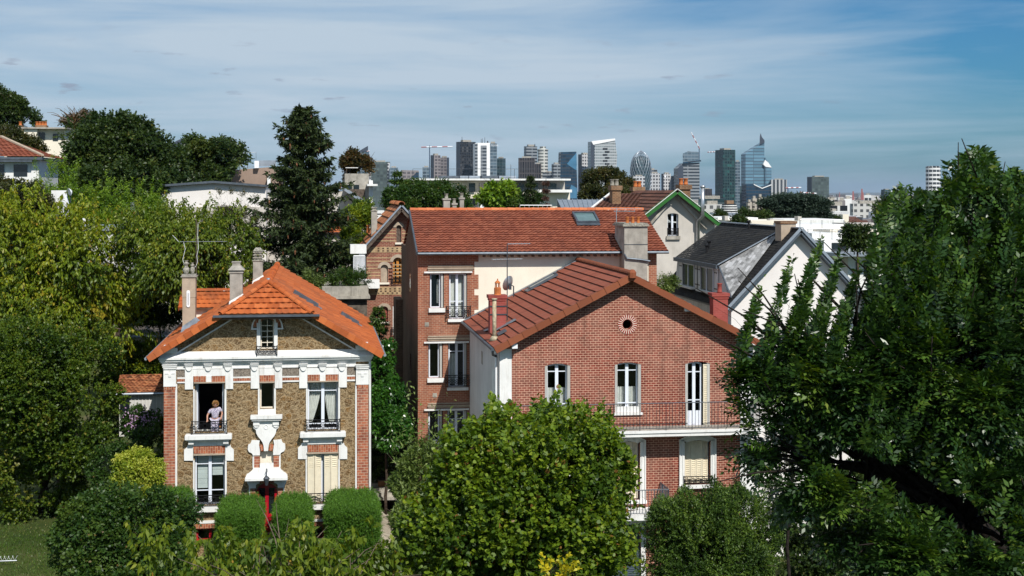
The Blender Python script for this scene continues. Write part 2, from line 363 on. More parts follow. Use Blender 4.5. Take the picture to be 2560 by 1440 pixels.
M['pebble'] = m_plain('grey_brown_pebbledash', (0.26, 0.22, 0.18), 0.95, 0.1, var=0.35, scale=22, bump=0.7)
M['concrete'] = m_plain('weathered_concrete', (0.40, 0.37, 0.32), 0.9, 0.1, var=0.2, scale=1.6, bump=0.3, grime=0.8, gcol=(0.10, 0.09, 0.075))
M['cement'] = m_plain('cement_chimney', (0.36, 0.335, 0.295), 0.95, 0.1, var=0.16, scale=2.5, bump=0.4, grime=0.5, gcol=(0.16, 0.14, 0.12))
M['cement_warm'] = m_plain('warm_cement_chimney', (0.42, 0.34, 0.26), 0.95, 0.1, var=0.1, scale=2.5, bump=0.3, grime=0.35, gcol=(0.18, 0.14, 0.11))
M['tile_orange'] = m_tile('tiles_bright_orange', [(0, (0.35, 0.082, 0.020)), (0.5, (0.45, 0.110, 0.028)), (1, (0.54, 0.150, 0.042))], stain=(0.17, 0.060, 0.030), amt=0.85, scale=0.6)
M['tile_red'] = m_tile('tiles_brick_red', [(0, (0.205, 0.056, 0.031)), (0.5, (0.26, 0.076, 0.041)), (1, (0.32, 0.100, 0.055))], stain=(0.12, 0.05, 0.034), amt=0.4)
M['tile_terracotta'] = m_tile('tiles_terracotta', [(0, (0.20, 0.055, 0.032)), (0.5, (0.235, 0.068, 0.040)), (1, (0.27, 0.083, 0.050))], stain=(0.11, 0.055, 0.04), amt=0.4)
M['tile_ridge'] = m_tile('tiles_ridge_orange', [(0, (0.46, 0.12, 0.045)), (1, (0.60, 0.19, 0.075))], stain=(0.2, 0.09, 0.05), amt=0.4)
M['tile_verge'] = m_tile('tiles_verge_brown', [(0, (0.20, 0.058, 0.026)), (1, (0.26, 0.080, 0.036))], stain=(0.15, 0.055, 0.03), amt=0.5)
M['tile_old'] = m_tile('tiles_old_mottled', [(0, (0.17, 0.06, 0.03)), (0.5, (0.36, 0.13, 0.06)), (1, (0.55, 0.24, 0.11))], stain=(0.06, 0.04, 0.03), amt=0.7, scale=1.5)
M['tile_brown'] = m_tile('tiles_dark_brown', [(0, (0.075, 0.034, 0.024)), (0.5, (0.12, 0.052, 0.036)), (1, (0.16, 0.07, 0.048))], stain=(0.05, 0.035, 0.028), amt=0.5)
M['slate'] = m_tile('slates_black', [(0, (0.009, 0.009, 0.010)), (0.6, (0.014, 0.014, 0.015)), (1, (0.024, 0.023, 0.023))], rough=0.95, stain=(0.05, 0.045, 0.035), amt=0.6, scale=1.2)
M['slate_pale'] = m_tile('slates_pale_lichen', [(0, (0.20, 0.20, 0.20)), (0.6, (0.34, 0.34, 0.34)), (1, (0.50, 0.50, 0.51))], rough=0.6, stain=(0.035, 0.034, 0.033), amt=1.0, scale=1.6)
M['grey_roof'] = m_tile('weathered_shingles', [(0, (0.13, 0.11, 0.10)), (1, (0.22, 0.19, 0.17))], stain=(0.06, 0.06, 0.05), amt=0.6)
M['zinc'] = m_plain('zinc_sheet', (0.36, 0.40, 0.45), 0.45, 0.4, 0.6, var=0.12, scale=1.5)
M['zinc_dark'] = m_plain('dark_zinc', (0.11, 0.13, 0.155), 0.5, 0.4, 0.5, var=0.15)
M['lead'] = m_plain('lead_flashing', (0.26, 0.29, 0.33), 0.5, 0.4, 0.5, var=0.2, scale=5)
M['iron'] = m_plain('black_iron', (0.013, 0.013, 0.015), 0.5, 0.4, 0.3, var=0.1)
M['iron_grey'] = m_plain('grey_iron', (0.05, 0.06, 0.075), 0.5, 0.4, 0.3)
M['steel'] = m_plain('galvanised_steel', (0.55, 0.57, 0.59), 0.35, 0.5, 0.8, var=0.1)
M['red'] = m_plain('crimson_gloss', (0.42, 0.008, 0.022), 0.3, 0.5, var=0.08)
M['shutter'] = m_plain('cream_shutter_paint', (0.74, 0.66, 0.50), 0.6, 0.3, var=0.05, scale=4, grime=0.35, gcol=(0.5, 0.4, 0.27))
M['shutter_grey'] = m_plain('grey_white_shutter', (0.56, 0.55, 0.52), 0.6, 0.3, var=0.05)
M['shutter_blue'] = m_plain('slate_blue_shutter', (0.06, 0.085, 0.11), 0.5, 0.3, var=0.1)
M['wood'] = m_plain('grey_weathered_wood', (0.13, 0.10, 0.08), 0.9, 0.1, var=0.3, scale=6)
M['wood_orange'] = m_plain('varnished_orange_wood', (0.50, 0.20, 0.03), 0.5, 0.4, var=0.1)
M['frame'] = m_plain('window_frame_white', (0.72, 0.76, 0.84), 0.35, 0.4, var=0.02)
M['curtain'] = m_plain('white_curtain', (0.68, 0.67, 0.63), 0.9, 0.1, var=0.06, scale=5)
M['blind'] = m_plain('pale_roman_blind', (0.58, 0.62, 0.60), 0.9, 0.1, var=0.05, scale=2)
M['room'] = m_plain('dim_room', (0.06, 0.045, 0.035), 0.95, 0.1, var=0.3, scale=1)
M['glass'] = m_glass('window_glass')
M['glass_dark'] = m_plain('dark_glazing', (0.015, 0.02, 0.025), 0.06, 0.6, var=0.2)
M['soffit'] = m_plain('roof_underside_boards', (0.20, 0.13, 0.09), 0.9, 0.1, var=0.2, scale=4)
M['green'] = m_plain('bargeboard_green', (0.028, 0.13, 0.026), 0.6, 0.2, var=0.08)
M['pot'] = m_plain('terracotta_pot', (0.50, 0.16, 0.05), 0.8, 0.2, var=0.15, scale=6)
M['pot_old'] = m_plain('lichened_pot', (0.34, 0.32, 0.27), 0.95, 0.1, var=0.35, scale=14)
M['pipe_old'] = m_plain('lichened_pipe', (0.46, 0.40, 0.28), 0.9, 0.1, var=0.3, scale=7, grime=0.9, gcol=(0.50, 0.26, 0.03))
M['render_brown'] = m_plain('streaked_brown_render', (0.30, 0.22, 0.175), 0.9, 0.1, var=0.07, scale=0.8, grime=0.5, gcol=(0.2, 0.14, 0.10))
M['lime_white'] = m_plain('limewash', (0.76, 0.72, 0.69), 0.9, 0.1, var=0.03, scale=0.6, bump=0.03, grime=0.12, gcol=(0.6, 0.52, 0.46))
M['bark'] = m_plain('bark', (0.075, 0.055, 0.042), 0.95, 0.1, var=0.35, scale=8, bump=0.8)
M['bark_dark'] = m_plain('bark_dark', (0.03, 0.024, 0.02), 0.95, 0.1, var=0.35, scale=8, bump=0.8)
M['bark_pale'] = m_plain('bark_pale', (0.17, 0.13, 0.10), 0.9, 0.1, var=0.3, scale=8, bump=0.5)
# ------------------------------------------------------------------ foliage
def unit(a): return a / np.maximum(np.linalg.norm(a, axis=1), 1e-9)[:, None]
def rdir(n): return unit(rng.normal(size=(n, 3)))
LEAFK = 1.15; LB = 1.6
def leaf_mesh(name, P, D, U, L, W, mat, parent, tint=None, fold=0.25, hexa=False, mid=0.42):
    """one mesh of leaves: base P, axis D, rough upper side U, length L, half width W (numpy arrays)"""
    D = unit(D); S = unit(np.cross(D, U)); Nn = np.cross(S, D); n = len(P)
    L = L[:, None]; W = W[:, None]
    if hexa:
        pts = [P, P + D * L * .22 + S * W * .85 + Nn * W * fold, P + D * L * .62 + S * W * .9 + Nn * W * fold, P + D * L, P + D * L * .62 - S * W * .9 + Nn * W * fold, P + D * L * .22 - S * W * .85 + Nn * W * fold]
    else:
        pts = [P, P + D * L * mid + S * W + Nn * W * fold, P + D * L - Nn * L * .06, P + D * L * mid - S * W + Nn * W * fold]
    k = len(pts); V = np.stack(pts, 1).reshape(-1, 3)
    o = world_loc(parent) if parent is not None else Vector((0, 0, 0)); V = V - np.array(o)
    me = bpy.data.meshes.new(name); me.vertices.add(len(V)); me.vertices.foreach_set('co', V.astype(np.float32).ravel())
    me.loops.add(n * k); me.loops.foreach_set('vertex_index', np.arange(n * k, dtype=np.int32))
    me.polygons.add(n); me.polygons.foreach_set('loop_start', np.arange(0, n * k, k, dtype=np.int32))
    if tint is None: tint = rng.random(n)
    a = me.attributes.new('tint', 'FLOAT', 'FACE'); a.data.foreach_set('value', np.clip(tint, 0, 1).astype(np.float32))
    me.materials.append(mat); me.update(calc_edges=True)
    return link_mesh(name, me, parent)

def lobes_px(lst):
    """(px, py, Y, half width px, half height px[, half depth m]) -> (centre, radii)"""
    out = []
    for l in lst:
        px, py, Y, rx, rz = l[:5]; pl = Plane(Y); m = pl.m(px); c = pl.p(px, py)
        out.append((np.array(c), np.array((rx * m, (l[5] if len(l) > 5 else rx * m * .85), rz * m))))
    return out

SPEC = {  # shoot length, leaves per shoot, leaf length, half width, droop, up, side spread
 'round':  dict(sl=.50, k=10, L=.125, W=.058, droop=.25, up=.45, side=.9, hexa=True, fold=.15),
 'broad':  dict(sl=.50, k=10, L=.17, W=.062, droop=.2, up=.3, side=.8),
 'dense':  dict(sl=.42, k=12, L=.13, W=.045, droop=.2, up=.35, side=.9),
 'cherry': dict(sl=.60, k=9, L=.20, W=.042, droop=1.1, up=.1, side=.7, fold=.35),
 'laurel': dict(sl=.40, k=8, L=.20, W=.05, droop=.5, up=.5, side=.9),
 'lance':  dict(sl=.55, k=11, L=.17, W=.026, droop=.2, up=.5, side=.7),
 'needle': dict(sl=.55, k=24, L=.105, W=.018, droop=.05, up=.5, side=.75, fold=0),
 'bamboo': dict(sl=.60, k=14, L=.20, W=.022, droop=.6, up=.5, side=.8),
 'ash':    dict(sl=.36, k=11, L=.115, W=.024, droop=.3, up=.1, side=1.0, fold=.2, pinnate=True),
}
def shoots(pos, sdir, sp, size=1.0, jitter=1.0):
    """leaves along shoots; returns P, D, U, L, W, tint"""
    n = len(pos); k = sp['k']; t = (np.arange(k) + 1) / k
    sl = sp['sl'] * size * rng.uniform(.65, 1.25, n)
    tt = np.tile(t, (n, 1)); base = pos[:, None, :] + sdir[:, None, :] * (sl[:, None] * tt)[..., None]
    base[..., 2] -= (sp['droop'] * .25) * (tt ** 2) * sl[:, None]
    up = np.array((0, 0, 1.0))
    if sp.get('pinnate'):
        sv = unit(np.cross(sdir, up + rng.normal(size=(n, 3)) * .35)); sg = np.where(np.arange(k) % 2 == 0, 1.0, -1.0)
        sg[-1] = 0
        D = sdir[:, None, :] * .55 + sv[:, None, :] * sg[None, :, None] * .85 + rng.normal(size=(n, k, 3)) * .10
        D[..., 2] -= sp['droop'] * .35
        U = np.cross(sv, sdir)[:, None, :] + rng.normal(size=(n, k, 3)) * .25
    else:
        rv = rng.normal(size=(n, k, 3)); D = sdir[:, None, :] * .55 + rv * .6 * sp['side']; D[..., 2] -= sp['droop']
        U = rng.normal(size=(n, k, 3)) * .65; U[..., 2] += .9
    L = sp['L'] * size * rng.uniform(.6, 1.2, (n, k)); W = sp['W'] * size * rng.uniform(.75, 1.15, (n, k))
    L[:, -1] *= .8
    tint = (rng.random(n)[:, None] * .55 + rng.random((n, k)) * .45)
    tint += (tt - .5) * .25
    tint = np.minimum(.47 + (tint - .5) * .78, .97); tint = np.where(rng.random(tint.shape) < .012, 1.0, tint)
    f = lambda a: a.reshape(-1, a.shape[-1])
    return f(base), f(D), f(U), L.ravel(), W.ravel(), tint.ravel()

def crown(parent, name, lobes, sp, n, mat, size=1.0, nsub=50, subr=(.22, .38), keep=None, up=None, yl=None, shell=.5, top_spikes=0, flat=.8, clip=None, spk=(.5, 1.3)):
    sp = SPEC[sp] if isinstance(sp, str) else sp; up = sp['up'] if up is None else up
    n = int(n * LEAFK)
    area = np.array([r.mean() ** 2 for c, r in lobes]); pr = area / area.sum()
    li = rng.choice(len(lobes), nsub, p=pr); C = np.array([c for c, r in lobes]); RR = np.array([r for c, r in lobes])
    ud = rdir(nsub); ud[:, 1] = np.where(rng.random(nsub) < .62, -np.abs(ud[:, 1]), ud[:, 1])   # more clumps where light and view come from
    sc = C[li] + ud * RR[li] * rng.uniform(.55, .86, nsub)[:, None]; sr = RR[li].min(axis=1) * rng.uniform(subr[0], subr[1], nsub) * 1.15
    st = rng.normal(size=nsub) * .16
    w = sr ** 2; si = rng.choice(nsub, n, p=w / w.sum())
    out = unit(sc[si] - C[li[si]]); d = unit(rdir(n) + out * .55)
    pos = sc[si] + d * (sr[si] * rng.uniform(shell, 1.0, n) ** .7)[:, None] * np.array((1, 1, flat))
    if keep is not None:
        k = keep(pos); pos, d, out, si = pos[k], d[k], out[k], si[k]
    sd = unit(d * .6 + out * .45 + np.array((0, 0, up)) + rng.normal(size=pos.shape) * .3)
    if top_spikes:
        # long shoots standing out of the outline
        ms = top_spikes; li2 = rng.choice(len(lobes), ms, p=pr); dd = rdir(ms); dd[:, 2] = np.abs(dd[:, 2]) + .25; dd = unit(dd)
        b = C[li2] + dd * RR[li2] * .93; kk = 6; tt = np.linspace(0, 1, kk); ln = rng.uniform(spk[0], spk[1], ms) * size
        sdir = unit(dd * .5 + np.array((0, 0, 1.0)) + rng.normal(size=(ms, 3)) * .2)
        p2 = (b[:, None, :] + sdir[:, None, :] * (ln[:, None] * tt)[..., None]).reshape(-1, 3); s2 = np.repeat(sdir, kk, 0)
        pos = np.vstack([pos, p2]); sd = np.vstack([sd, unit(s2 + rng.normal(size=s2.shape) * .25)]); stx = np.concatenate([st[si], np.full(len(p2), .15)])
    else: stx = st[si]
    P, D, U, L, W, t = shoots(pos, sd, sp, size); t = np.where(t >= 1.0, 1.0, np.minimum(t + np.repeat(stx, sp['k']), .965))
    if clip is not None: q = clip(P); P, D, U, L, W, t = P[q], D[q], U[q], L[q], W[q], t[q]
    return leaf_mesh(name, P, D, U, L, W, mat, parent, t, sp.get('fold', .25), sp.get('hexa', False)), sc

def limb(mb, a, b, r0, r1, bend=.12, n=5, sides=6):
    a, b = Vector(a), Vector(b); d = (b - a); ln = d.length; pts = []; rr = []
    off = Vector((random.uniform(-1, 1), random.uniform(-1, 1), random.uniform(.2, 1))) * ln * bend
    for i in range(n + 1):
        t = i / n; pts.append(a + d * t + off * math.sin(PI * t) + Vector((random.uniform(-1, 1), random.uniform(-1, 1), random.uniform(-1, 1))) * ln * .015 * (1 if 0 < i < n else 0)); rr.append(r0 + (r1 - r0) * t)
    mb.tube(pts, rr, sides)

def tree(name, label, cat, base, lobes, sp, n, leafmat, bark='bark', size=1.0, tr=.22, nlimb=12, group=None, crownname='crown', **kw):
    lobes = lobes_px(lobes) if not isinstance(lobes[0][0], np.ndarray) else lobes
    t = thing(name, label, cat, base, group)
    cr, sc = crown(t, crownname, lobes, sp, n, M[leafmat], size, **kw)
    mb = MB(); b = Vector(base); cmid = Vector(sum(c for c, r in lobes) / len(lobes)); zlo = min(float(c[2] - r[2]) for c, r in lobes)
    fork = Vector((b.x * .6 + cmid.x * .4, b.y * .6 + cmid.y * .4, max(b.z + .4, zlo + (cmid.z - zlo) * .25)))
    limb(mb, b, fork, tr, tr * .75, .03, 5, 8); mb.build('trunk', M[bark], t, True)
    bb = MB()
    for q in sorted(range(len(sc)), key=lambda i: random.random())[:nlimb]:
        e = Vector(sc[q]); limb(bb, fork, e, tr * .4, tr * .06, .12)
        for _ in range(2):
            e2 = e + Vector((random.uniform(-1, 1), random.uniform(-1, 1), random.uniform(-.2, 1))) * size * .9; limb(bb, fork.lerp(e, .7), e2, tr * .14, tr * .03, .1, 3, 4)
    bb.build('branches', M[bark], t, True)
    return t

def conifer(name, label, base, top, rb, mat, whorls=48, per=8, tw=12, nl=7, L=.24, W=.03, cone=None, bark='bark_dark', prof=None, droop=.25, core=None):
    t = thing(name, label, 'conifer', base); base, top = Vector(base), Vector(top); H = (top - base).length
    Ps, Ds, Us, Ls, Ws, Ts = [], [], [], [], [], []; bb = MB(); cones = MB()
    for i in range(whorls):
        f = (i + .5) / whorls; z = base.z + H * (.06 + .94 * f); ax = base.lerp(top, .06 + .94 * f)
        rr = rb * (prof(f) if prof else (1 - f) ** .8) + .12
        for k in range(per):
            a = random.uniform(0, 2 * PI); ln = rr * random.uniform(.62, 1.15); dr = Vector((math.cos(a), math.sin(a), 0))
            pts = []
            for q in range(7):
                s = q / 6; pts.append(ax + dr * ln * s + Vector((0, 0, (-droop * 1.6 * s + droop * 1.7 * s * s + (.35 * s if f > .85 else 0)) * ln)))
            bb.tube(pts, [.035 * (1 - f * .6) * (1 - .85 * q / 6) + .004 for q in range(7)], 4, caps=False)
            m = max(3, int(tw * ln / rb + 3)); ss = np.linspace(.12, 1.0, m); A = np.array([tuple(p) for p in pts])
            idx = ss * 6; i0 = np.minimum(idx.astype(int), 5); fr = (idx - i0)[:, None]; P = A[i0] * (1 - fr) + A[i0 + 1] * fr
            for side in (-1, 1, 0):
                sv = np.array((-dr.y * side, dr.x * side, 0)) * .9 + np.array(dr) * (.6 if side else 1.0)
                tl = (.32 + .5 * (1 - ss)) * (ln ** .5) * .55; D0 = unit(np.tile(sv, (m, 1)) + rng.normal(size=(m, 3)) * .25); D0[:, 2] -= .25 * (side != 0)
                for j in range(nl):
                    q = (j + .5) / nl; pp = P + D0 * (tl * q)[:, None]; pp[:, 2] -= .10 * q * q
                    Ps.append(pp); d = D0 + rng.normal(size=(m, 3)) * .45; d[:, 2] -= .15; Ds.append(d); u = rng.normal(size=(m, 3)) * .6; u[:, 2] += .8; Us.append(u)
                    Ls.append(np.full(m, L) * rng.uniform(.6, 1.2, m)); Ws.append(np.full(m, W) * rng.uniform(.7, 1.2, m)); Ts.append(rng.random(m) * .5 + .5 * q * random.random())
            if cone and f > .32 and random.random() < cone:
                p = pts[random.choice((3, 4, 5, 6))] + Vector((random.uniform(-.2, .2), random.uniform(-.2, .2), -.08)); h = random.uniform(.28, .42)
                cones.tube([p, p - Vector((0, 0, h * .5)), p - Vector((0, 0, h))], [.035, .065, .02], 5)
    f = np.vstack; leaf_mesh('foliage', f(Ps), f(Ds), f(Us), np.concatenate(Ls), np.concatenate(Ws), mat, t, np.concatenate(Ts), .1)
    tm = MB(); tm.tube([base.lerp(top, q / 6) for q in range(7)], [max(.03, rb * .075 * (1 - q / 6.3)) for q in range(7)], 8); tm.build('trunk', M[bark], t, True)
    bb.build('branches', M[bark], t)
    if cones.v:
        c = cones.build('cones', M['cone'], t); c['kind'] = 'stuff'
    return t

def hedge_block(label, x0, x1, y0, y1, z0, z1, n, mat, sp='needle', size=.6, name='clipped_hedge', group=None, core='bark_dark'):
    t = thing(name, label, 'hedge', ((x0 + x1) / 2, (y0 + y1) / 2, z0), group)
    ar = np.array([(x1 - x0) * (y1 - y0), (x1 - x0) * (z1 - z0), (y1 - y0) * (z1 - z0), (y1 - y0) * (z1 - z0)]); fc = rng.choice(4, n, p=ar / ar.sum())
    a, b = rng.random(n), rng.random(n); P = np.empty((n, 3)); O = np.zeros((n, 3))
    X = lambda q: x0 + (x1 - x0) * q
    Yy = lambda q: y0 + (y1 - y0) * q
    Z = lambda q: z0 + (z1 - z0) * q
    P[:] = np.stack([X(a), Yy(b), np.full(n, z1)], 1); O[fc == 0] = (0, 0, 1)
    k = fc == 1; P[k] = np.stack([X(a[k]), np.full(k.sum(), y0), Z(b[k])], 1); O[k] = (0, -1, 0)
    k = fc == 2; P[k] = np.stack([np.full(k.sum(), x0), Yy(a[k]), Z(b[k])], 1); O[k] = (-1, 0, 0)
    k = fc == 3; P[k] = np.stack([np.full(k.sum(), x1), Yy(a[k]), Z(b[k])], 1); O[k] = (1, 0, 0)
    # rounded edges
    c = np.array(((x0 + x1) / 2, (y0 + y1) / 2, (z0 + z1) / 2)); hs = np.array(((x1 - x0) / 2, (y1 - y0) / 2, (z1 - z0) / 2)); q = np.abs((P - c) / hs); near = np.sort(q, 1)[:, 1]
    P = c + (P - c) * (1 - .10 * np.clip((near - .75) / .25, 0, 1) ** 2)[:, None]
    P -= O * rng.uniform(.02, .22, n)[:, None]; P += rng.normal(size=P.shape) * .03
    sd = unit(O * .7 + np.array((0, 0, .7)) + rng.normal(size=P.shape) * .3)
    r = shoots(P, sd, SPEC[sp], size); leaf_mesh('foliage', r[0], r[1], r[2], r[3], r[4], M[mat], t, r[5], .1)
    cb = MB(); cb.box(x0 + .22, x1 - .22, y0 + .22, y1 - .22, z0, z1 - .22); cb.build('dark_core', M[core], t)  # added solid dark box that blocks the view through the hedge leaves
    return t

M['leaf_cherry'] = m_leaf('leaf_cherry', [(0, (0.035, 0.070, 0.006)), (.35, (0.100, 0.155, 0.009)), (.7, (0.210, 0.260, 0.014)), (.95, (0.29, 0.27, 0.02)), (1, (0.32, 0.20, 0.03))])
M['leaf_cherry_green'] = m_leaf('leaf_cherry_green', [(0, (0.028, 0.060, 0.007)), (.5, (0.085, 0.135, 0.011)), (.88, (0.170, 0.215, 0.018)), (.99, (0.26, 0.26, 0.03)), (1, (0.34, 0.22, 0.03))])
M['leaf_hornbeam'] = m_leaf('leaf_hornbeam', [(0, (0.022, 0.052, 0.008)), (.5, (0.062, 0.112, 0.011)), (.9, (0.135, 0.185, 0.018)), (1, (0.19, 0.17, 0.03))])
M['leaf_linden'] = m_leaf('leaf_linden', [(0, (0.022, 0.055, 0.007)), (.45, (0.065, 0.120, 0.010)), (.75, (0.150, 0.225, 0.014)), (.98, (0.21, 0.26, 0.02)), (1, (0.22, 0.11, 0.03))])
M['leaf_dark'] = m_leaf('leaf_dark', [(0, (0.014, 0.032, 0.009)), (.5, (0.032, 0.060, 0.014)), (.95, (0.070, 0.105, 0.022)), (1, (0.13, 0.13, 0.03))])
M['leaf_olive'] = m_leaf('leaf_olive', [(0, (0.026, 0.036, 0.010)), (.6, (0.060, 0.070, 0.018)), (1, (0.14, 0.10, 0.03))])
M['leaf_bright'] = m_leaf('leaf_bright', [(0, (0.05, 0.115, 0.010)), (.6, (0.12, 0.22, 0.016)), (1, (0.24, 0.33, 0.03))])
M['leaf_laurel'] = m_leaf('leaf_laurel', [(0, (0.014, 0.055, 0.010)), (.5, (0.030, 0.105, 0.014)), (1, (0.075, 0.19, 0.024))], rough=.3, spec=.6)
M['leaf_shrub'] = m_leaf('leaf_shrub', [(0, (0.016, 0.045, 0.010)), (.5, (0.038, 0.085, 0.014)), (.97, (0.080, 0.13, 0.02)), (1, (0.15, 0.10, 0.03))])
M['leaf_gold'] = m_leaf('leaf_gold', [(0, (0.10, 0.16, 0.016)), (.4, (0.26, 0.33, 0.03)), (1, (0.50, 0.50, 0.09))])
M['leaf_yellow'] = m_leaf('leaf_yellow', [(0, (0.26, 0.25, 0.01)), (.5, (0.50, 0.44, 0.015)), (1, (0.66, 0.52, 0.03))])
M['leaf_lance'] = m_leaf('leaf_lance', [(0, (0.04, 0.075, 0.014)), (.6, (0.11, 0.16, 0.035)), (1, (0.24, 0.30, 0.09))])
M['leaf_ash'] = m_leaf('leaf_ash', [(0, (0.009, 0.026, 0.007)), (.55, (0.022, 0.058, 0.010)), (.95, (0.07, 0.135, 0.016)), (1, (0.15, 0.19, 0.03))], trans=.2, rough=.38, spec=.55)
M['leaf_ash_light'] = m_leaf('leaf_ash_light', [(0, (0.024, 0.060, 0.012)), (.6, (0.055, 0.115, 0.018)), (1, (0.14, 0.21, 0.03))], trans=.3, rough=.42, spec=.5)
M['leaf_spruce'] = m_leaf('leaf_spruce', [(0, (0.014, 0.028, 0.009)), (.6, (0.040, 0.062, 0.014)), (1, (0.090, 0.115, 0.022))], trans=.08, rough=.6)
M['leaf_yew'] = m_leaf('leaf_yew', [(0, (0.020, 0.048, 0.007)), (.6, (0.055, 0.105, 0.012)), (1, (0.125, 0.19, 0.02))], trans=.12, rough=.5)
M['leaf_hedge'] = m_leaf('leaf_hedge', [(0, (0.030, 0.085, 0.008)), (.6, (0.070, 0.165, 0.012)), (1, (0.13, 0.26, 0.02))], trans=.15, rough=.6)
M['leaf_cedar'] = m_leaf('leaf_cedar', [(0, (0.014, 0.028, 0.018)), (.6, (0.028, 0.050, 0.032)), (1, (0.055, 0.080, 0.05))], trans=.08, rough=.6)
M['leaf_ivy'] = m_leaf('leaf_ivy', [(0, (0.035, 0.075, 0.010)), (.6, (0.10, 0.17, 0.015)), (1, (0.26, 0.30, 0.02))])
M['leaf_russet'] = m_leaf('leaf_russet', [(0, (0.030, 0.040, 0.012)), (.5, (0.065, 0.060, 0.018)), (1, (0.16, 0.075, 0.025))])
M['petal'] = m_leaf('petal_mauve', [(0, (0.45, 0.25, 0.42)), (1, (0.66, 0.50, 0.66))])
M['cone'] = m_plain('spruce_cone_brown', (0.22, 0.10, 0.05), 0.8, 0.2, var=0.2, scale=8)

# ------------------------------------------------------------------ tiled roofs
def tile_slope(mb, A, B, C, D, course=.34, rib=.24, amp=.02, step=.03, mi=0, prof=(1, .35, 0, .35), shift=True, clip=None, over=0.0):
    """A,B eave left/right, C,D ridge right/left; real overlapping courses with ribs"""
    A, B, C, D = map(Vector, (A, B, C, D)); e = (B - A).normalized(); up = (D - A); up = up - e * up.dot(e); L = up.length; v = up.normalized(); n = e.cross(v).normalized()
    if n.z < 0: n = -n
    nv = max(1, round(L / course)); uA, uB = 0.0, (B - A).length; uD, uC = (D - A).dot(e), (C - A).dot(e)
    ns = len(prof); vs, fs, ts = [], [], []
    def pt(u, w, h): return A + e * u + v * (w * L) + n * h
    for i in range(nv):
        w0, w1 = i / nv, (i + 1) / nv; l0, r0 = uA + (uD - uA) * w0, uB + (uC - uB) * w0; l1, r1 = uA + (uD - uA) * w1, uB + (uC - uB) * w1
        lo, hi = min(l0, l1), max(r0, r1); sh = rib / 2 if (shift and i % 2) else 0
        k0 = math.floor((lo - sh) / rib) - 1; k1 = math.ceil((hi - sh) / rib) + 1
        us = []; hs = []; ks = []
        for k in range(k0, k1 + 1):
            for q in range(ns): us.append(sh + (k + q / ns) * rib); hs.append(prof[q]); ks.append(k)
        tt = {k: random.random() for k in range(k0, k1 + 1)}
        dh = {k: random.uniform(-.003, .004) for k in tt}
        b = len(vs)
        for u, h, k in zip(us, hs, ks):
            ub = min(max(u, l0), r0); ut = min(max(u, l1), r1)
            vs += [pt(ub, w0 + min(.07, course * .3) / L, -.012), pt(ub, w0, step * .45 + h * amp + dh[k]), pt(ub, w0, step + h * amp + dh[k]), pt(ut, w1, h * amp * .9 + dh[k])]
        for j in range(len(us) - 1):
            if us[j + 1] <= lo or us[j] >= hi: continue
            p = b + j * 4; q = p + 4
            for o in (0, 1, 2): fs.append((p + o, q + o, q + o + 1, p + o + 1)); ts.append(tt[ks[j]])
    base = len(mb.v); mb.v.extend([tuple(x) for x in vs])
    for f, t in zip(fs, ts): mb.f.append(tuple(i + base for i in f)); mb.mi.append(mi); mb.t.append(t)
    return n

def deck(mb, A, B, C, D, n, t=.14, gap=.012, mi=0):
    vs = [Vector(p) - n * gap for p in (A, B, C, D)] + [Vector(p) - n * (t + gap) for p in (A, B, C, D)]
    mb.add(vs, [(0, 1, 2, 3), (7, 6, 5, 4), (0, 4, 5, 1), (1, 5, 6, 2), (2, 6, 7, 3), (3, 7, 4, 0)], mi)

def ridge_run(mb, p0, p1, r=.13, seg=.38, up=(0, 0, 1), mi=0, lift=.0):
    p0, p1 = Vector(p0), Vector(p1); d = p1 - p0; n = max(1, round(d.length / seg)); d0 = d.normalized(); side = d0.cross(Vector(up)).normalized(); upv = side.cross(d0).normalized()
    for i in range(n):
        a = p0 + d * (i / n) + upv * lift; b = p0 + d * ((i + 1.12) / n) + upv * lift; vs = []
        for p, rr in ((a, r * 1.08), (b, r * .92)):
            for k in range(7): t = PI * k / 6; vs.append(p + side * rr * math.cos(t) + upv * rr * math.sin(t))
            for k in range(7): t = PI * (6 - k) / 6; vs.append(p + side * (rr - .025) * math.cos(t) + upv * (rr - .025) * math.sin(t))
        fs = [tuple(range(13, -1, -1)), tuple(range(14, 28))] + [(k, (k + 1) % 14, 14 + (k + 1) % 14, 14 + k) for k in range(14)]
        mb.add(vs, fs, mi, random.random())

def verge_run(mb, p0, p1, out, w=.2, drop=.22, seg=.36, mi=0):
    """capping tiles along a sloping edge p0->p1 with a flange hanging on the outer side"""
    p0, p1 = Vector(p0), Vector(p1); d = p1 - p0; n = max(1, round(d.length / seg)); d0 = d.normalized(); o = Vector(out).normalized(); up = o.cross(d0).normalized()
    if up.z < 0: up = -up
    for i in range(n):
        a = p0 + d * (i / n); b = p0 + d * ((i + 1.1) / n); t = random.random()
        for (s, q) in ((0, 0),):
            k0, k1 = .035, .008
            vs = []
            for p, g in ((a, k0), (b, k1)):
                vs += [p + o * g + up * (.03 + g), p - o * w + up * (.03 + g), p - o * w + up * (-.01), p + o * (g - .03) + up * -.01, p + o * (g - .03) - up * drop, p + o * g - up * drop]
            mb.add(vs, [(0, 1, 2, 3, 4, 5), (11, 10, 9, 8, 7, 6)] + [(k, k + 6, (k + 1) % 6 + 6, (k + 1) % 6) for k in range(6)], mi, t)
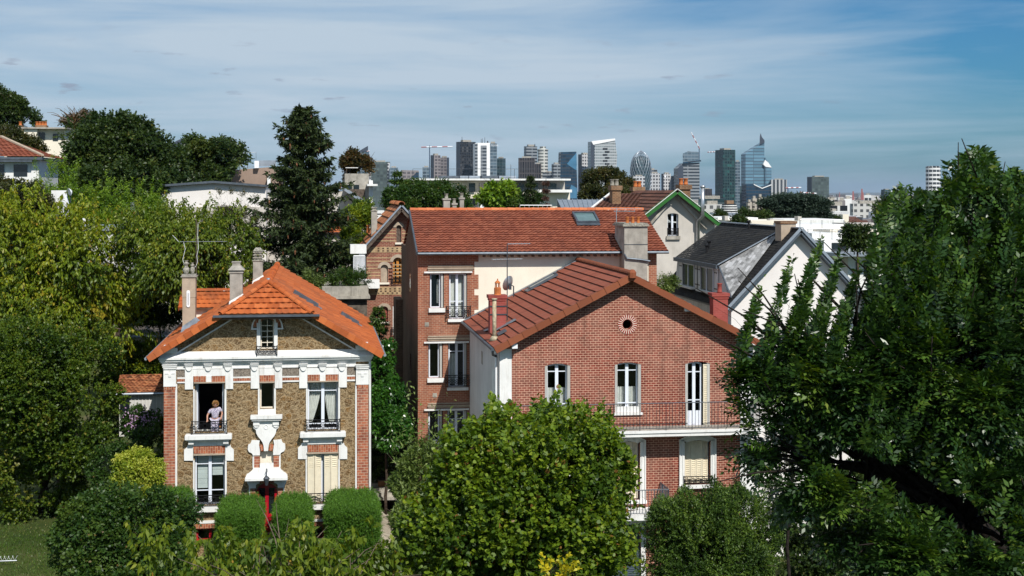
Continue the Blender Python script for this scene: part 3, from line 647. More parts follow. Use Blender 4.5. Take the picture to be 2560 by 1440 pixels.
# ------------------------------------------------------------------ shared building pieces
def sheet(mb, x0, x1, z0, z1, Y, folds=6, amp=.035, x0b=None, x1b=None, mid=None, n=28, rows=8, th=.01):
    """hanging cloth between top x0..x1 and bottom x0b..x1b"""
    x0b = x0 if x0b is None else x0b; x1b = x1 if x1b is None else x1b; vs = []; fs = []
    for i in range(rows + 1):
        f = i / rows; z = z1 + (z0 - z1) * f; g = f ** 1.6
        a = x0 + (x0b - x0) * g; b = x1 + (x1b - x1) * g
        for j in range(n + 1):
            u = j / n; vs.append((a + (b - a) * u, Y + amp * math.sin(u * folds * 2 * PI) + .012 * math.sin(f * 7 + u * 9), z))
    for i in range(rows):
        for j in range(n): k = i * (n + 1) + j; fs.append((k, k + 1, k + n + 2, k + n + 1))
    mb.add(vs, fs)
def outline_band(mb, x0, x1, z0, z1, rise, w, y0, y1, bottom=True, mi=0):
    """frame of width w inside an opening"""
    mb.box(x0, x0 + w, y0, y1, z0, z1 - rise, mi); mb.box(x1 - w, x1, y0, y1, z0, z1 - rise, mi)
    if bottom: mb.box(x0 + w, x1 - w, y0, y1, z0, z0 + w, mi)
    if rise <= 0.01: mb.box(x0 + w, x1 - w, y0, y1, z1 - w, z1, mi)
    else:
        o = arch_pts(x0, x1, z0, z1, rise)[2:]; i = arch_pts(x0 + w, x1 - w, z0, z1 - w, max(.02, rise - w * .3))[2:]
        o[0] = (x1, z1 - rise); o[-1] = (x0, z1 - rise); i[0] = (x1 - w, z1 - rise); i[-1] = (x0 + w, z1 - rise)
        if len(i) != len(o): i = [(xx + (((x0 + x1) / 2) - xx) * w / ((x1 - x0) / 2), zz - w * .7) for xx, zz in o]
        for k in range(len(o) - 1): mb.prism([i[k], o[k], o[k + 1], i[k + 1]] if False else [i[k + 1], i[k], o[k], o[k + 1]], y0, y1, mi)

def window(parent, Yf, x0, x1, z0, z1, rise=0, recess=.2, rows=(.2,), frame=.065, stile=.11, mat='frame', glass='glass', leaves=2, panel=0.0, name='window', bar=.035, vbars=0):
    f = MB(); y0, y1 = Yf + recess, Yf + recess + .07
    outline_band(f, x0, x1, z0, z1, rise, frame, y0, y1)
    if leaves == 2: f.box((x0 + x1) / 2 - stile / 2, (x0 + x1) / 2 + stile / 2, y0 - .015, y1 - .01, z0 + frame, z1 - frame)
    for r in rows: z = z1 - (z1 - z0) * r; f.box(x0 + frame, x1 - frame, y0 + .005, y1 - .005, z - bar / 2, z + bar / 2)
    for k in range(vbars): x = x0 + (x1 - x0) * (k + 1) / (vbars + 1); f.box(x - bar / 2, x + bar / 2, y0 + .008, y1 - .008, z0 + frame, z1 - frame)
    if panel: f.box(x0 + frame, x1 - frame, y0 + .01, y1 - .02, z0 + frame, z0 + panel)
    w = f.build(name, M[mat], parent)
    if glass:
        xs = [x0 + frame, (x0 + x1) / 2, x1 - frame] if leaves == 2 and rise < (x1 - x0) * .35 else [x0 + frame, x1 - frame]
        for i in range(len(xs) - 1):
            g = MB(); zt = z1 - frame - (rise * .7 if len(xs) == 3 else 0)
            pts = rect_pts(xs[i] + .002, xs[i + 1] - .002, z0 + max(frame, panel), zt) if len(xs) == 3 or rise <= 0 else arch_pts(xs[0], xs[-1], z0 + frame, z1 - frame, rise - frame * .3)
            g.prism(pts, y0 + .03, y0 + .038); g.build('pane', M[glass], w)
    return w
def curtain(parent, *a, mat='curtain', name='curtain', **k):
    mb = MB(); sheet(mb, *a, **k); return mb.build(name, M[mat], parent, True)

def shutter(parent, xh, xe, z0, z1, Y, dy, mat='shutter', slats=((.04, .96),), name='shutter', n=None):
    """louvred leaf hinged at xh (depth Y), free edge at xe (depth Y+dy)"""
    mb = MB(); a = Vector((xh, Y, 0)); b = Vector((xe, Y + dy, 0)); d = (b - a); w = d.length; d.normalize(); nn = Vector((d.y, -d.x, 0))
    if nn.y > 0: nn = -nn
    H = z1 - z0; t = .035
    def bx(u0, u1, v0, v1, t0=0, t1=t, tilt=0):
        vs = []
        for vz, off in ((v0, tilt), (v1, -tilt)):
            for (u, tt) in ((u0, t0), (u1, t0), (u1, t1), (u0, t1)): p = a + d * u + nn * (tt + off); vs.append((p.x, p.y, z0 + vz))
        mb.add(vs, [(0, 3, 2, 1), (4, 5, 6, 7), (0, 1, 5, 4), (1, 2, 6, 5), (2, 3, 7, 6), (3, 0, 4, 7)])
    s = min(.06, w * .18); bx(0, s, 0, H); bx(w - s, w, 0, H); bx(s, w - s, 0, s); bx(s, w - s, H - s, H); bx(s, w - s, 0, H, .004, .012)
    for lo, hi in slats:
        k = n or max(3, int((hi - lo) * H / .075))
        for i in range(k):
            v = H * (lo + (hi - lo) * (i + .5) / k); bx(s, w - s, v - .012, v + .012, .012, .032, .004)
    for lo, hi in zip([s] + [h * H for l, h in slats], [l * H for l, h in slats] + [H - s]):
        if hi - lo > .12: bx(s, w - s, lo + .02, hi - .02, .012, .026)
    return mb.build(name, M[mat], parent)

def scrollwork(parent, x0, x1, z0, z1, Y, name='railing', mat='iron', n=None, r=.013, ret=.0):
    mb = MB(); W, H = x1 - x0, z1 - z0; mb.box(x0, x1, Y - .02, Y + .02, z1 - .03, z1); mb.box(x0, x1, Y - .015, Y + .015, z0 + .05, z0 + .075); mb.box(x0, x1, Y - .012, Y + .012, z1 - .13, z1 - .11)
    for x in (x0, x1): mb.box(x - .018, x + .018, Y - .018, Y + .018, z0, z1 + .02)
    if ret:
        for x in (x0, x1): mb.box(x - .014, x + .014, Y + .02, Y + ret, z1 - .028, z1 - .004); mb.box(x - .012, x + .012, Y + .02, Y + ret, z0 + .052, z0 + .073)
    n = n or max(3, int(W / .26)); w = W / n; zl, zh = z0 + .07, z1 - .12; h = zh - zl
    for i in range(n):
        c = x0 + w * (i + .5); mb.tube([(x0 + w * i, Y, zl), (x0 + w * i, Y, zh)], r, 4)
        for s in (-1, 1):
            p = []
            for q in range(15):
                t = q / 14; ang = t * 2.3 * PI; rad = (w * .26) * (1 - t * .68); p.append((c + s * (w * .24 - rad * math.cos(ang) * .8), Y, zl + h * .34 + rad * math.sin(ang) * 1.15 - .01))
            mb.tube(p, r * .85, 4); mb.tube([(x, y, zl + zh - z + .0) for x, y, z in p], r * .85, 4)
        mb.tube([(c + w * .22 * math.cos(R(a)), Y, zh + .055 + .028 * math.sin(R(a))) for a in range(0, 361, 45)], r * .7, 4)
    return mb.build(name, M[mat], parent)

def bar_railing(parent, p0, p1, h, step=.13, name='railing', mat='iron_grey', post=8, r=.009):
    mb = MB(); p0, p1 = Vector(p0), Vector(p1); d = p1 - p0; n = max(2, round(d.length / step)); u = Vector((0, 0, 1))
    mb.tube([p0 + u * h, p1 + u * h], .02, 6); mb.tube([p0 + u * .08, p1 + u * .08], .014, 4)
    for i in range(n + 1):
        p = p0.lerp(p1, i / n); mb.tube([p + u * (0 if i % post == 0 else .08), p + u * h], r * (1.7 if i % post == 0 else 1), 4)
    return mb.build(name, M[mat], parent)

def shell(parent, x0, x1, y0, y1, z0, z1, mat, gable=None, floors=(), thick=.3):
    """left, right and back walls (front is a plate of its own) with rooms behind the openings"""
    for nm, a, b in (('left', x0, x0 + thick), ('right', x1 - thick, x1)):
        m = MB(); m.box(a, b, y0, y1, z0, z1); m.build('side_wall', M[mat[0] if nm == 'left' else mat[1]], parent)
    m = MB(); pts = rect_pts(x0 + thick, x1 - thick, z0, z1) if gable is None else gable
    m.prism(pts, y1 - thick, y1); m.build('back_wall', M[mat[2]], parent)
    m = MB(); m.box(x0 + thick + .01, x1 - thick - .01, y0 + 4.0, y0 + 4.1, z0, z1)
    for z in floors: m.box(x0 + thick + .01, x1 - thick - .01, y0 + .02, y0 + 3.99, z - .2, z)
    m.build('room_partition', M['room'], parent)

def antenna(name, label, base, H, bars, mat='steel', group=None):
    """mast with element combs: bars = (height, length, azimuth, n elements, element half length)"""
    t = thing(name, label, 'antenna', base, group); mb = MB(); b = Vector(base); mb.tube([b, b + Vector((0, 0, H))], .022, 6); mb.build('mast', M[mat], t)
    for h, ln, az, n, eh, off in bars:
        a = MB(); d = Vector((math.cos(R(az)), math.sin(R(az)), 0)); s = Vector((-d.y, d.x, 0)); c = b + Vector((0, 0, h)) + d * off; a.tube([c - d * ln / 2, c + d * ln / 2], .014, 5)
        for i in range(n): p = c + d * ln * (i / max(1, n - 1) - .5); e = eh * (1.3 - .5 * i / n); a.tube([p - s * e, p + s * e], .008, 4); a.box(p.x - .018, p.x + .018, p.y - .018, p.y + .018, p.z - .02, p.z + .03)
        a.build('boom', M['steel'], t)
    return t

# ------------------------------------------------------------------ house of millstone with the orange half-hipped roof
Y1 = 61.0; P1 = Plane(Y1)
X = P1.x
def Z(py, px=665): return P1.z(px, py)
h1 = thing('stone_house', 'millstone house with bright orange half-hipped tile roof and white mouldings', 'house', (X(665), Y1 + 8, 0))
xb0, xb1 = X(410), X(921); xm = (xb0 + xb1) / 2; Yv = 60.25; Yb = 77.5; PV = Plane(Yv)
zr, sl = 11.40, .612; hw = (PV.x(961) - PV.x(370)) / 2; ze = zr - sl * hw; zh = 10.24; wh = (zr - zh) / sl; Ya = Yv + 1.95
ztop = lambda x: zr - sl * abs(x - xm) - .20
def R1(pl, pt, pr, pb): return X(pl), X(pr), P1.z(pr if pr < 665 else pl, pb), P1.z(pr if pr < 665 else pl, pt)
holes1 = []
W_ul = R1(487, 956, 561, 1079); W_ur = R1(769, 954, 845, 1076); W_uc = R1(650, 957, 685, 1022)
W_ll = R1(487, 1135, 562, 1262); W_lr = R1(768, 1131, 845, 1257); W_at = R1(651, 790, 685, 873)
D_or = R1(640, 1208, 694, 1334); N_ic = R1(650, 1127, 684, 1168)
B_l = R1(490, 1322, 560, 1352); B_r = R1(775, 1316, 842, 1348)
for w in (W_ul, W_ur, W_uc, W_ll, W_lr, B_l, B_r): holes1.append(rect_pts(*w))
r_at = (W_at[1] - W_at[0]) / 2; holes1.append(arch_pts(*W_at, r_at)); holes1.append(arch_pts(*D_or, .33)); holes1.append(arch_pts(*N_ic, .12))
out1 = [(xb0, -.3), (xb1, -.3), (xb1, ztop(xb1)), (xm + wh - .1, ztop(xm + wh - .1)), (xm - wh + .1, ztop(xm - wh + .1)), (xb0, ztop(xb0))]
mb = MB(); wall_plate(mb, out1, holes1, Y1, .32); mb.build('front_wall', M['stone'], h1)
zt1 = ztop(xb1)
back1 = [(xb0 + .3, -.3), (xb1 - .3, -.3), (xb1 - .3, zt1 + .1), (xm, zr - .25), (xb0 + .3, zt1 + .1)]
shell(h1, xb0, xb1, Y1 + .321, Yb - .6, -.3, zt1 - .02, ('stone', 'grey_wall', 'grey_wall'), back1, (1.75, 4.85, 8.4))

def trims(parent, name, mat, items, Y=Y1, px=True, P=P1):
    """items: (pl, pt, pr, pb, proud); each one its own part"""
    for it in items:
        m = MB(); pl, pt, pr, pb, d = it[:5]; m.box(P.x(pl), P.x(pr), Y - d, Y + .012, P.z((pl + pr) / 2, pb), P.z((pl + pr) / 2, pt)); m.build(name, M[mat], parent)
def polytrim(parent, name, mat, pts, d, Y=Y1, P=P1, zpx=None, d0=-.012):
    m = MB(); m.prism([(P.x(a), P.z(zpx or a, b)) for a, b in pts], Y - d, Y - d0); return m.build(name, M[mat], parent)
# corner piers: brick shafts, white heads
trims(h1, 'brick_pier', 'brick_pier', [(410, 966, 438, 1420, .09), (892.5, 961, 920.5, 1412, .09)])
trims(h1, 'white_margin', 'white', [(438.3, 960, 443, 1420, .055), (888, 957, 892.2, 1412, .055)])
trims(h1, 'pier_head', 'white', [(409.3, 919, 440.6, 965.7, .12), (889.7, 914, 921.4, 960.7, .12)])
trims(h1, 'pier_brick_course', 'brick_arch', [(410, 966, 439, 974, .105), (892, 961, 920.6, 969, .105)])
for px in (425, 906):
    m = MB(); c = X(px); z = P1.z(px, 916); m.box(c - .29, c + .29, Y1 - .20, Y1, z - .02, z + .10); m.box(c - .26, c + .26, Y1 - .17, Y1, z - .10, z - .02); m.box(c - .06, c + .06, Y1 - .15, Y1, z - .42, z - .3); m.box(c - .2, c + .2, Y1 - .14, Y1, z - .3, z - .26); m.build('capital', M['white'], h1)
    m = MB(); z = P1.z(px, 912); m.box(c - .31, c + .31, Y1 - .24, Y1, z - .0, z + .03); m.build('capital_lip', M['white'], h1)
# cornice and sloping ledge over it
m = MB(); za, zb, zc_ = Z(907), Z(889.5), Z(876)
for (z0_, z1_, d) in ((za, za + .07, .12), (za + .07, za + .13, .2), (za + .13, za + .22, .27), (za + .22, zb, .34)): m.box(xb0 - d * .6, xb1 + d * .6, Y1 - d, Y1 + .01, z0_, z1_ - .001)
m.add([(xb0 - .2, Y1 - .345, zb), (xb1 + .2, Y1 - .345, zb), (xb1 + .2, Y1 + .01, zb), (xb0 - .2, Y1 + .01, zb), (xb0 - .05, Y1 - .05, zc_), (xb1 + .05, Y1 - .05, zc_), (xb1 + .05, Y1 + .01, zc_), (xb0 - .05, Y1 + .01, zc_)], [(0, 3, 2, 1), (4, 5, 6, 7), (0, 1, 5, 4), (1, 2, 6, 5), (2, 3, 7, 6), (3, 0, 4, 7)])
m.build('cornice', M['white'], h1)
# frieze
trims(h1, 'frieze', 'white', [(440.8, 906.8, 889.5, 920, .05)])
m = MB(); z = Z(919); m.box(X(441), X(889.5), Y1 - .075, Y1 - .04, z - .01, z + .03); m.build('frieze_moulding', M['white'], h1)
for px in (472.5, 521, 570, 636.5, 695, 758.5, 806.5, 855):
    m = MB(); c = X(px); z = P1.z(px, 914.5); m.box(c - .18, c + .18, Y1 - .22, Y1, z + .08, P1.z(px, 908)); m.box(c - .165, c + .165, Y1 - .17, Y1, z - .0, z + .08)
    m.prism(arc_pts(c, z, .14, 180, 360, 12, .21), Y1 - .13, Y1 - .02); m.build('corbel', M['white'], h1)
# white heads of the openings, hanging ears
trims(h1, 'window_ear', 'white', [(462.5, 920, 483, 973, .07), (563.5, 920, 583, 972, .07), (627, 920, 648.5, 971, .07), (687, 920, 705.5, 970, .07), (748, 920, 768.5, 970, .07), (846.5, 918, 867, 968, .07)])
trims(h1, 'window_head', 'white', [(483.2, 920, 563.3, 939.5, .062), (648.7, 920, 686.8, 937.5, .062), (768.7, 919, 846.3, 936, .062)])
trims(h1, 'keystone', 'white', [(515.5, 939.5, 529, 956, .10), (799.5, 936, 813.5, 953.5, .10)])
trims(h1, 'brick_lintel', 'brick_arch', [(484, 939.7, 515.2, 954, .08), (529.3, 939.7, 563, 954, .08), (649, 937.7, 686.5, 953, .08), (769, 936.2, 799.2, 951, .08), (813.8, 936.2, 846, 951, .08)])
trims(h1, 'pebble_panel', 'pebble', [(443.2, 921.5, 462.2, 943, .03), (583.3, 920.5, 626.7, 941, .03), (705.8, 919, 747.7, 939.5, .03), (867.3, 917, 887.7, 937.5, .03)])
trims(h1, 'brick_course', 'brick_arch', [(443.2, 947, 462.2, 954, .045), (583.3, 945, 626.7, 952, .045), (705.8, 943.5, 747.7, 950.5, .045), (867.3, 941, 887.7, 948.5, .045)])
trims(h1, 'white_string', 'white', [(443.2, 943.2, 462.2, 946.8, .05), (583.3, 941.2, 626.7, 944.8, .05), (705.8, 939.7, 747.7, 943.2, .05), (867.3, 937.7, 887.7, 940.8, .05),
                                     (443.2, 954.2, 462.2, 957.5, .05), (583.3, 952.2, 626.7, 956, .05), (705.8, 950.7, 747.7, 954.5, .05), (867.3, 948.7, 887.7, 952.5, .05)])
# jamb margins
trims(h1, 'window_jamb', 'white', [(483.2, 973, 486.8, 1083, .05), (561.4, 972.2, 566, 1083, .05), (645, 971.2, 649.7, 1036, .05), (685.3, 970.2, 689.6, 1036, .05), (765, 970.2, 768.7, 1077, .05), (845.4, 968.2, 849.8, 1077, .05),
                                   (482.8, 1151, 486.7, 1264, .05), (562.5, 1151, 566.8, 1264, .05), (764, 1147, 767.7, 1259, .05), (845.5, 1147, 849.5, 1259, .05)])
trims(h1, 'lintel_ledge', 'cement_warm', [(485, 954.2, 563, 957, .14), (649, 953.2, 686.5, 956.5, .12), (769, 951.2, 847, 954, .14), (484.5, 1133.2, 563, 1137, .14), (767, 1129.2, 846, 1132.8, .14)])
# lower storey heads with stepped ears
def ear(xa, xb, yt, yb, side):
    if side < 0: pts = [(xa, yb), (xb, yb), (xb, yt), (xb - (xb - xa) * .62, yt), (xb - (xb - xa) * .66, yt + 5), (xb - (xb - xa) * .85, yt + 9), (xa, yt + 12)]
    else: pts = [(xb, yb), (xb, yt + 12), (xa + (xb - xa) * .85, yt + 9), (xa + (xb - xa) * .66, yt + 5), (xa + (xb - xa) * .62, yt), (xa, yt), (xa, yb)]
    polytrim(h1, 'window_ear', 'white', pts, .07)
ear(460.5, 483, 1112, 1151, -1); ear(563.5, 584.5, 1112, 1151, 1); ear(745, 768, 1107, 1147, -1); ear(847, 868, 1107, 1147, 1)
for a, b, t_, u_ in ((483, 563.5, 1114, 1133), (767.5, 846.8, 1110, 1129)):
    polytrim(h1, 'brick_lintel', 'brick_arch', [(a + 3, u_), (b - 3, u_), (b, t_), (a, t_)], .08)
# sills and their corbelled undersides
def sill(pl, pt, pr, pb, cl, cr, cb, d=.42):
    m = MB(); x0, x1 = X(pl), X(pr); z1, z0 = P1.z((pl + pr) / 2, pt), P1.z((pl + pr) / 2, pb); m.box(x0, x1, Y1 - d, Y1, z0 + .05, z1 - .03); m.box(x0 + .03, x1 - .03, Y1 - d + .04, Y1, z1 - .03, z1); m.box(x0 + .05, x1 - .05, Y1 - d + .06, Y1, z0, z0 + .05)
    m.box(X(cl), X(cr), Y1 - .12, Y1, P1.z((pl + pr) / 2, cb), z0 - .001)
    for x in (X(cl) + .0, X(cr) - .22): m.box(x, x + .22, Y1 - .27, Y1 - .119, z0 - .16, z0 - .002)
    m.build('sill', M['white'], h1)
sill(464, 1083, 580.5, 1098, 472, 572, 1113); sill(750, 1077, 864, 1092, 758, 855, 1109)
trims(h1, 'sill', 'white', [(463, 1264, 566, 1277, .3), (762, 1259, 866, 1270, .3)])
# central bay: sill, funnel console, niche, bell hood over the door
trims(h1, 'window_jamb', 'white', [(649.9, 1022.3, 685.1, 1036, .05)])
m = MB(); z1, z0 = Z(1036), Z(1049); x0, x1 = X(627), X(706); m.box(x0, x1, Y1 - .40, Y1, z0 + .08, z1); m.box(x0 + .05, x1 - .05, Y1 - .34, Y1, z0, z0 + .08); m.build('sill', M['white'], h1)
polytrim(h1, 'console', 'white', [(660.5, 1126), (670, 1126), (672, 1112), (674.5, 1104), (680, 1096), (686, 1089), (690, 1081), (691, 1073), (697, 1068), (698.5, 1049), (632.5, 1049), (634, 1068), (640, 1073), (641, 1081), (645, 1089), (651, 1096), (656.5, 1104), (659, 1112)], .17, zpx=665)
for a, b in ((633.5, 649), (682, 697.5)):
    m = MB(); m.box(X(a), X(b), Y1 - .25, Y1 - .168, Z(1061), Z(1051)); m.prism(arc_pts((X(a) + X(b)) / 2, Z(1061), (X(b) - X(a)) * .42, 180, 360, 10), Y1 - .22, Y1 - .166); m.build('corbel', M['white'], h1)
m = MB(); m.tube([(X(665.5) + .085 * math.cos(R(a)), Y1 - .175, Z(1066) + .085 * math.sin(R(a))) for a in range(0, 361, 24)], .018, 5); m.build('medallion', M['white'], h1)
for sgn in (-1, 1):
    f = lambda x: 666.5 + sgn * x
    polytrim(h1, 'niche_ear', 'white', [(f(16.5), 1137), (f(16.5), 1126), (f(19), 1110), (f(17), 1100), (f(37), 1099), (f(40), 1107), (f(46), 1110), (f(47), 1122), (f(44), 1128), (f(36), 1132), (f(34), 1137)][::-1 if sgn > 0 else 1], .10, zpx=665)
    polytrim(h1, 'brick_voussoir', 'brick_arch', [(f(5.5), 1126), (f(14), 1127), (f(18.5), 1112), (f(8.5), 1110)][::1 if sgn > 0 else -1], .085, zpx=665)
    polytrim(h1, 'niche_brick_pier', 'brick_pier', [(f(17.5), 1168), (f(31), 1168), (f(31), 1137.3), (f(17.5), 1137.3)][::1 if sgn > 0 else -1], .06, zpx=665)
    polytrim(h1, 'white_margin', 'white', [(f(31.2), 1168), (f(35), 1168), (f(35), 1137.3), (f(31.2), 1137.3)][::1 if sgn > 0 else -1], .05, zpx=665)
    polytrim(h1, 'door_brick_pier', 'brick_pier', [(f(28), 1340), (f(41), 1340), (f(41), 1219.3), (f(28), 1219.3)][::1 if sgn > 0 else -1], .06, zpx=665)
    polytrim(h1, 'white_margin', 'white', [(f(41.2), 1340), (f(44.5), 1340), (f(44.5), 1219.3), (f(41.2), 1219.3)][::1 if sgn > 0 else -1], .05, zpx=665)
m = MB(); m.box(X(648), X(686), Y1 + .20, Y1 + .26, Z(1169), Z(1125)); m.build('niche_back', M['cream_wall'], h1)
m = MB(); prof = [(615.5, 1194), (718, 1194), (718.5, 1187), (710, 1180), (703, 1174), (700.5, 1168), (684, 1168), (684, 1157), (650, 1157), (650, 1168), (633, 1168), (630.5, 1174), (623, 1180), (615, 1187)]
m.prism([(X(a), Z(b)) for a, b in prof], Y1 - .16, Y1 + .01); m.box(X(614), X(719.5), Y1 - .62, Y1 - .161, Z(1194.5), Z(1189)); m.add([(X(615), Y1 - .6, Z(1189) + .002), (X(718), Y1 - .6, Z(1189) + .002), (X(715), Y1 - .16, Z(1181)), (X(618), Y1 - .16, Z(1181))], [(0, 1, 2, 3)])
m.build('door_hood', M['white'], h1)
polytrim(h1, 'door_surround', 'white', [(622.5, 1219), (639.8, 1219), (639.8, 1212), (643, 1208.5), (649, 1207), (649, 1194.8), (619, 1194.8), (618, 1206), (622, 1212)], .09, zpx=665)
polytrim(h1, 'door_surround', 'white', [(694.2, 1219), (711, 1219), (712, 1212), (716, 1206), (715, 1194.8), (685.5, 1194.8), (685.5, 1207), (691, 1208.5), (694.2, 1212)], .09, zpx=665)
polytrim(h1, 'brick_lintel', 'brick_arch', [(649.2, 1207.5), (685.3, 1207.5), (685.3, 1194.8), (649.2, 1194.8)], .075, zpx=665)
# door
m = MB(); x0, x1, z0, z1 = D_or; m.prism(arch_pts(x0, x1, z0 - .05, z1, .33), Y1 + .26, Y1 + .31); cx = (x0 + x1) / 2
m.box(cx - .07, cx + .07, Y1 + .17, Y1 + .26, z0, z1 - .02); m.box(x0, x0 + .13, Y1 + .06, Y1 + .26, z0, z1 - .3); m.box(x1 - .13, x1, Y1 + .06, Y1 + .26, z0, z1 - .3)
m.box(x0 + .1, cx - .07, Y1 + .2, Y1 + .26, z0, z0 + .5); m.box(cx + .07, x1 - .1, Y1 + .2, Y1 + .26, z0, z0 + .5); m.box(x0 + .1, cx - .07, Y1 + .215, Y1 + .26, z0 + .62, z0 + .74); m.box(cx + .07, x1 - .1, Y1 + .215, Y1 + .26, z0 + .62, z0 + .74)
dr = m.build('door', M['red'], h1)
for a, b in ((x0 + .11, cx - .08), (cx + .08, x1 - .11)):
    g = MB(); g.box(a, b, Y1 + .24, Y1 + .255, z0 + .8, z1 - .26); g.build('door_pane', M['glass_dark'], dr)
    scrollwork(dr, a + .02, b - .02, z0 + .82, z1 - .30, Y1 + .215, 'door_grille', n=2, r=.01)
m = MB()
for k in range(5): m.box(xm - .9, xm + .9, Y1 - 1.6 + k * .28, Y1 - .02, -.2 + k * .17, k * .17 + .0)
m.build('doorstep', M['concrete'], h1)
# lantern over the door
m = MB(); c = Vector((X(667.5), Y1 - .62, 0)); zt = Z(1168); m.tube([(c.x, Y1, zt - .35), (c.x, Y1 - .25, zt - .05), (c.x, Y1 - .5, zt + .02), (c.x, c.y, zt - .15), (c.x, c.y, zt - .3)], .025, 6)
m.lathe((c.x, c.y, Z(1207)), [(.04, 0), (.06, .02), (.11, .28), (.14, .30), (.08, .38), (.02, .42), (.02, .48)], 6); lt = m.build('lantern', M['iron_grey'], h1)
# windows
w = window(h1, Y1, *W_ul, rows=(), glass=None, stile=0, leaves=1, mat='shutter_grey', name='window')
for s, (xe, xh) in ((-1, (W_ul[0] + .10, W_ul[0] + .02)), (1, (W_ul[1] - .10, W_ul[1] - .02))):
    m = MB(); x = xh; m.box(min(x, xe), max(x, xe), Y1 + .28, Y1 + .92, W_ul[2] + .05, W_ul[3] - .05); m.build('open_casement', M['frame'], w)
w = window(h1, Y1, *W_ur, rows=(.2, .88), stile=.13); wd = W_ur[1] - W_ur[0]; xc = (W_ur[0] + W_ur[1]) / 2
curtain(w, W_ur[0] + .08, xc - .05, W_ur[2] + .3, W_ur[3] - .1, Y1 + .42, folds=6, amp=.04, x1b=W_ur[0] + .10 + .10, x0b=W_ur[0] + .05)
curtain(w, xc + .05, W_ur[1] - .08, W_ur[2] + .3, W_ur[3] - .1, Y1 + .42, folds=6, amp=.04, x0b=W_ur[1] - .38)
window(h1, Y1, *W_uc, rows=(), leaves=1, mat='cream_wall', frame=.05)
w = window(h1, Y1, *W_ll, rows=(.2, .72), stile=.13); xc = (W_ll[0] + W_ll[1]) / 2; hz = W_ll[3] - W_ll[2]
for a, b, f in ((W_ll[0] + .09, xc - .08, .31), (xc + .08, W_ll[1] - .09, .56)):
    m = MB(); zb = W_ll[2] + hz * f
    for k in range(7): zz = zb + (W_ll[3] - .08 - zb) * k / 7; m.box(a, b, Y1 + .36 + .012 * (k % 2), Y1 + .38 + .012 * (k % 2), zz, zb + (W_ll[3] - .08 - zb) * (k + 1) / 7 - .006)
    m.build('roman_blind', M['blind'], w)
w = window(h1, Y1, *W_lr, rows=(.2, .72), stile=.12, recess=.24)
a, b = W_lr[0], W_lr[1]; wd = b - a; z0, z1 = W_lr[2] + .03, W_lr[3] - .07; S2 = ((.72, .93),)
for s, xh in ((1, a + .02), (-1, b - .02)):
    shutter(w, xh, xh + s * wd * .22, z0, z1, Y1 + .04, -.05, slats=S2); shutter(w, xh + s * wd * .225, xh + s * wd * .43, z0, z1, Y1 - .01, .12 if s > 0 else .03, slats=S2)
window(h1, Y1, *W_at, rise=r_at, rows=(.3, .47, .64, .81), leaves=1, vbars=1, bar=.03, frame=.05, mat='cream_wall', recess=.14)
for w_ in (B_l, B_r):
    w = window(h1, Y1, *w_, rows=(), mat='red', frame=.07)
trims(h1, 'basement_lintel', 'brick_arch', [(484, 1308, 566, 1320, .07), (772, 1303, 845, 1314, .07)])
trims(h1, 'basement_head', 'white', [(470, 1301, 572, 1307.5, .09), (766, 1297, 850, 1302.5, .09)])
trims(h1, 'basement_jamb', 'white', [(470, 1308, 483.5, 1340, .08), (766, 1303, 771.5, 1338, .08)])
# attic window surround, brick arch
cx, zc2 = (W_at[0] + W_at[1]) / 2, Z(820); ro, ri = (X(703) - X(631)) / 2, r_at + .10
m = MB(); o = arc_pts(cx, zc2, ro, 8, 172, 16); i_ = arc_pts(cx, zc2, ri, 8, 172, 16)
for k in range(16): m.prism([i_[k], o[k], o[k + 1], i_[k + 1]], Y1 - .055, Y1 + .01)
m.build('brick_arch', M['brick_arch'], h1)
m = MB(); o = arc_pts(cx, zc2, ro + .06, 0, 180, 18); i_ = arc_pts(cx, zc2, ro + .002, 0, 180, 18)
for k in range(18): m.prism([i_[k], o[k], o[k + 1], i_[k + 1]], Y1 - .09, Y1 + .01)
o = arc_pts(cx, W_at[3] - r_at, ri - .002, 0, 180, 14); i_ = arc_pts(cx, W_at[3] - r_at, r_at + .002, 0, 180, 14)
for k in range(14): m.prism([i_[k], o[k], o[k + 1], i_[k + 1]], Y1 - .07, Y1 + .01)
for s in (-1, 1):
    xa, xb_ = sorted((cx + s * (r_at + .002), cx + s * (ri + .05))); m.box(xa, xb_, Y1 - .075, Y1 + .01, Z(873), W_at[3] - r_at - .002); xa, xb_ = sorted((cx + s * (ri + .052), cx + s * (ro + .07))); m.box(xa, xb_, Y1 - .08, Y1 + .01, zc2 - .06, zc2 - .003)
m.prism([(cx - .07, Z(791)), (cx + .07, Z(791)), (cx + .10, Z(783)), (cx - .10, Z(783))], Y1 - .13, Y1 + .01)
m.build('attic_window_surround', M['white'], h1)
# white rake boards of the gable
for s, (pa, pb) in ((-1, ((438, 875), (600, 781))), (1, ((893, 869), (740, 781)))):
    m = MB(); xa, xb_ = X(pa[0]), X(pb[0]); a = Vector((xa, Y1 - .04, ztop(xa) - .40)); b = Vector((xb_, Y1 - .04, ztop(xb_) - .40)); m.obox(a, b, (0, 1, 0), (0, 0, 1), .08, .07); m.build('rake_moulding', M['white'], h1)
# kneelers under the verge ends
for s in (-1, 1):
    m = MB(); c = xm + s * (xb1 - xm - .25); m.box(c - .3, c + .3, Y1 - .3, Y1 + .01, Z(878), Z(866)); m.box(c - .22, c + .22, Y1 - .42, Y1 - .1, Z(866) + .002, Z(858)); m.build('kneeler', M['white'], h1)
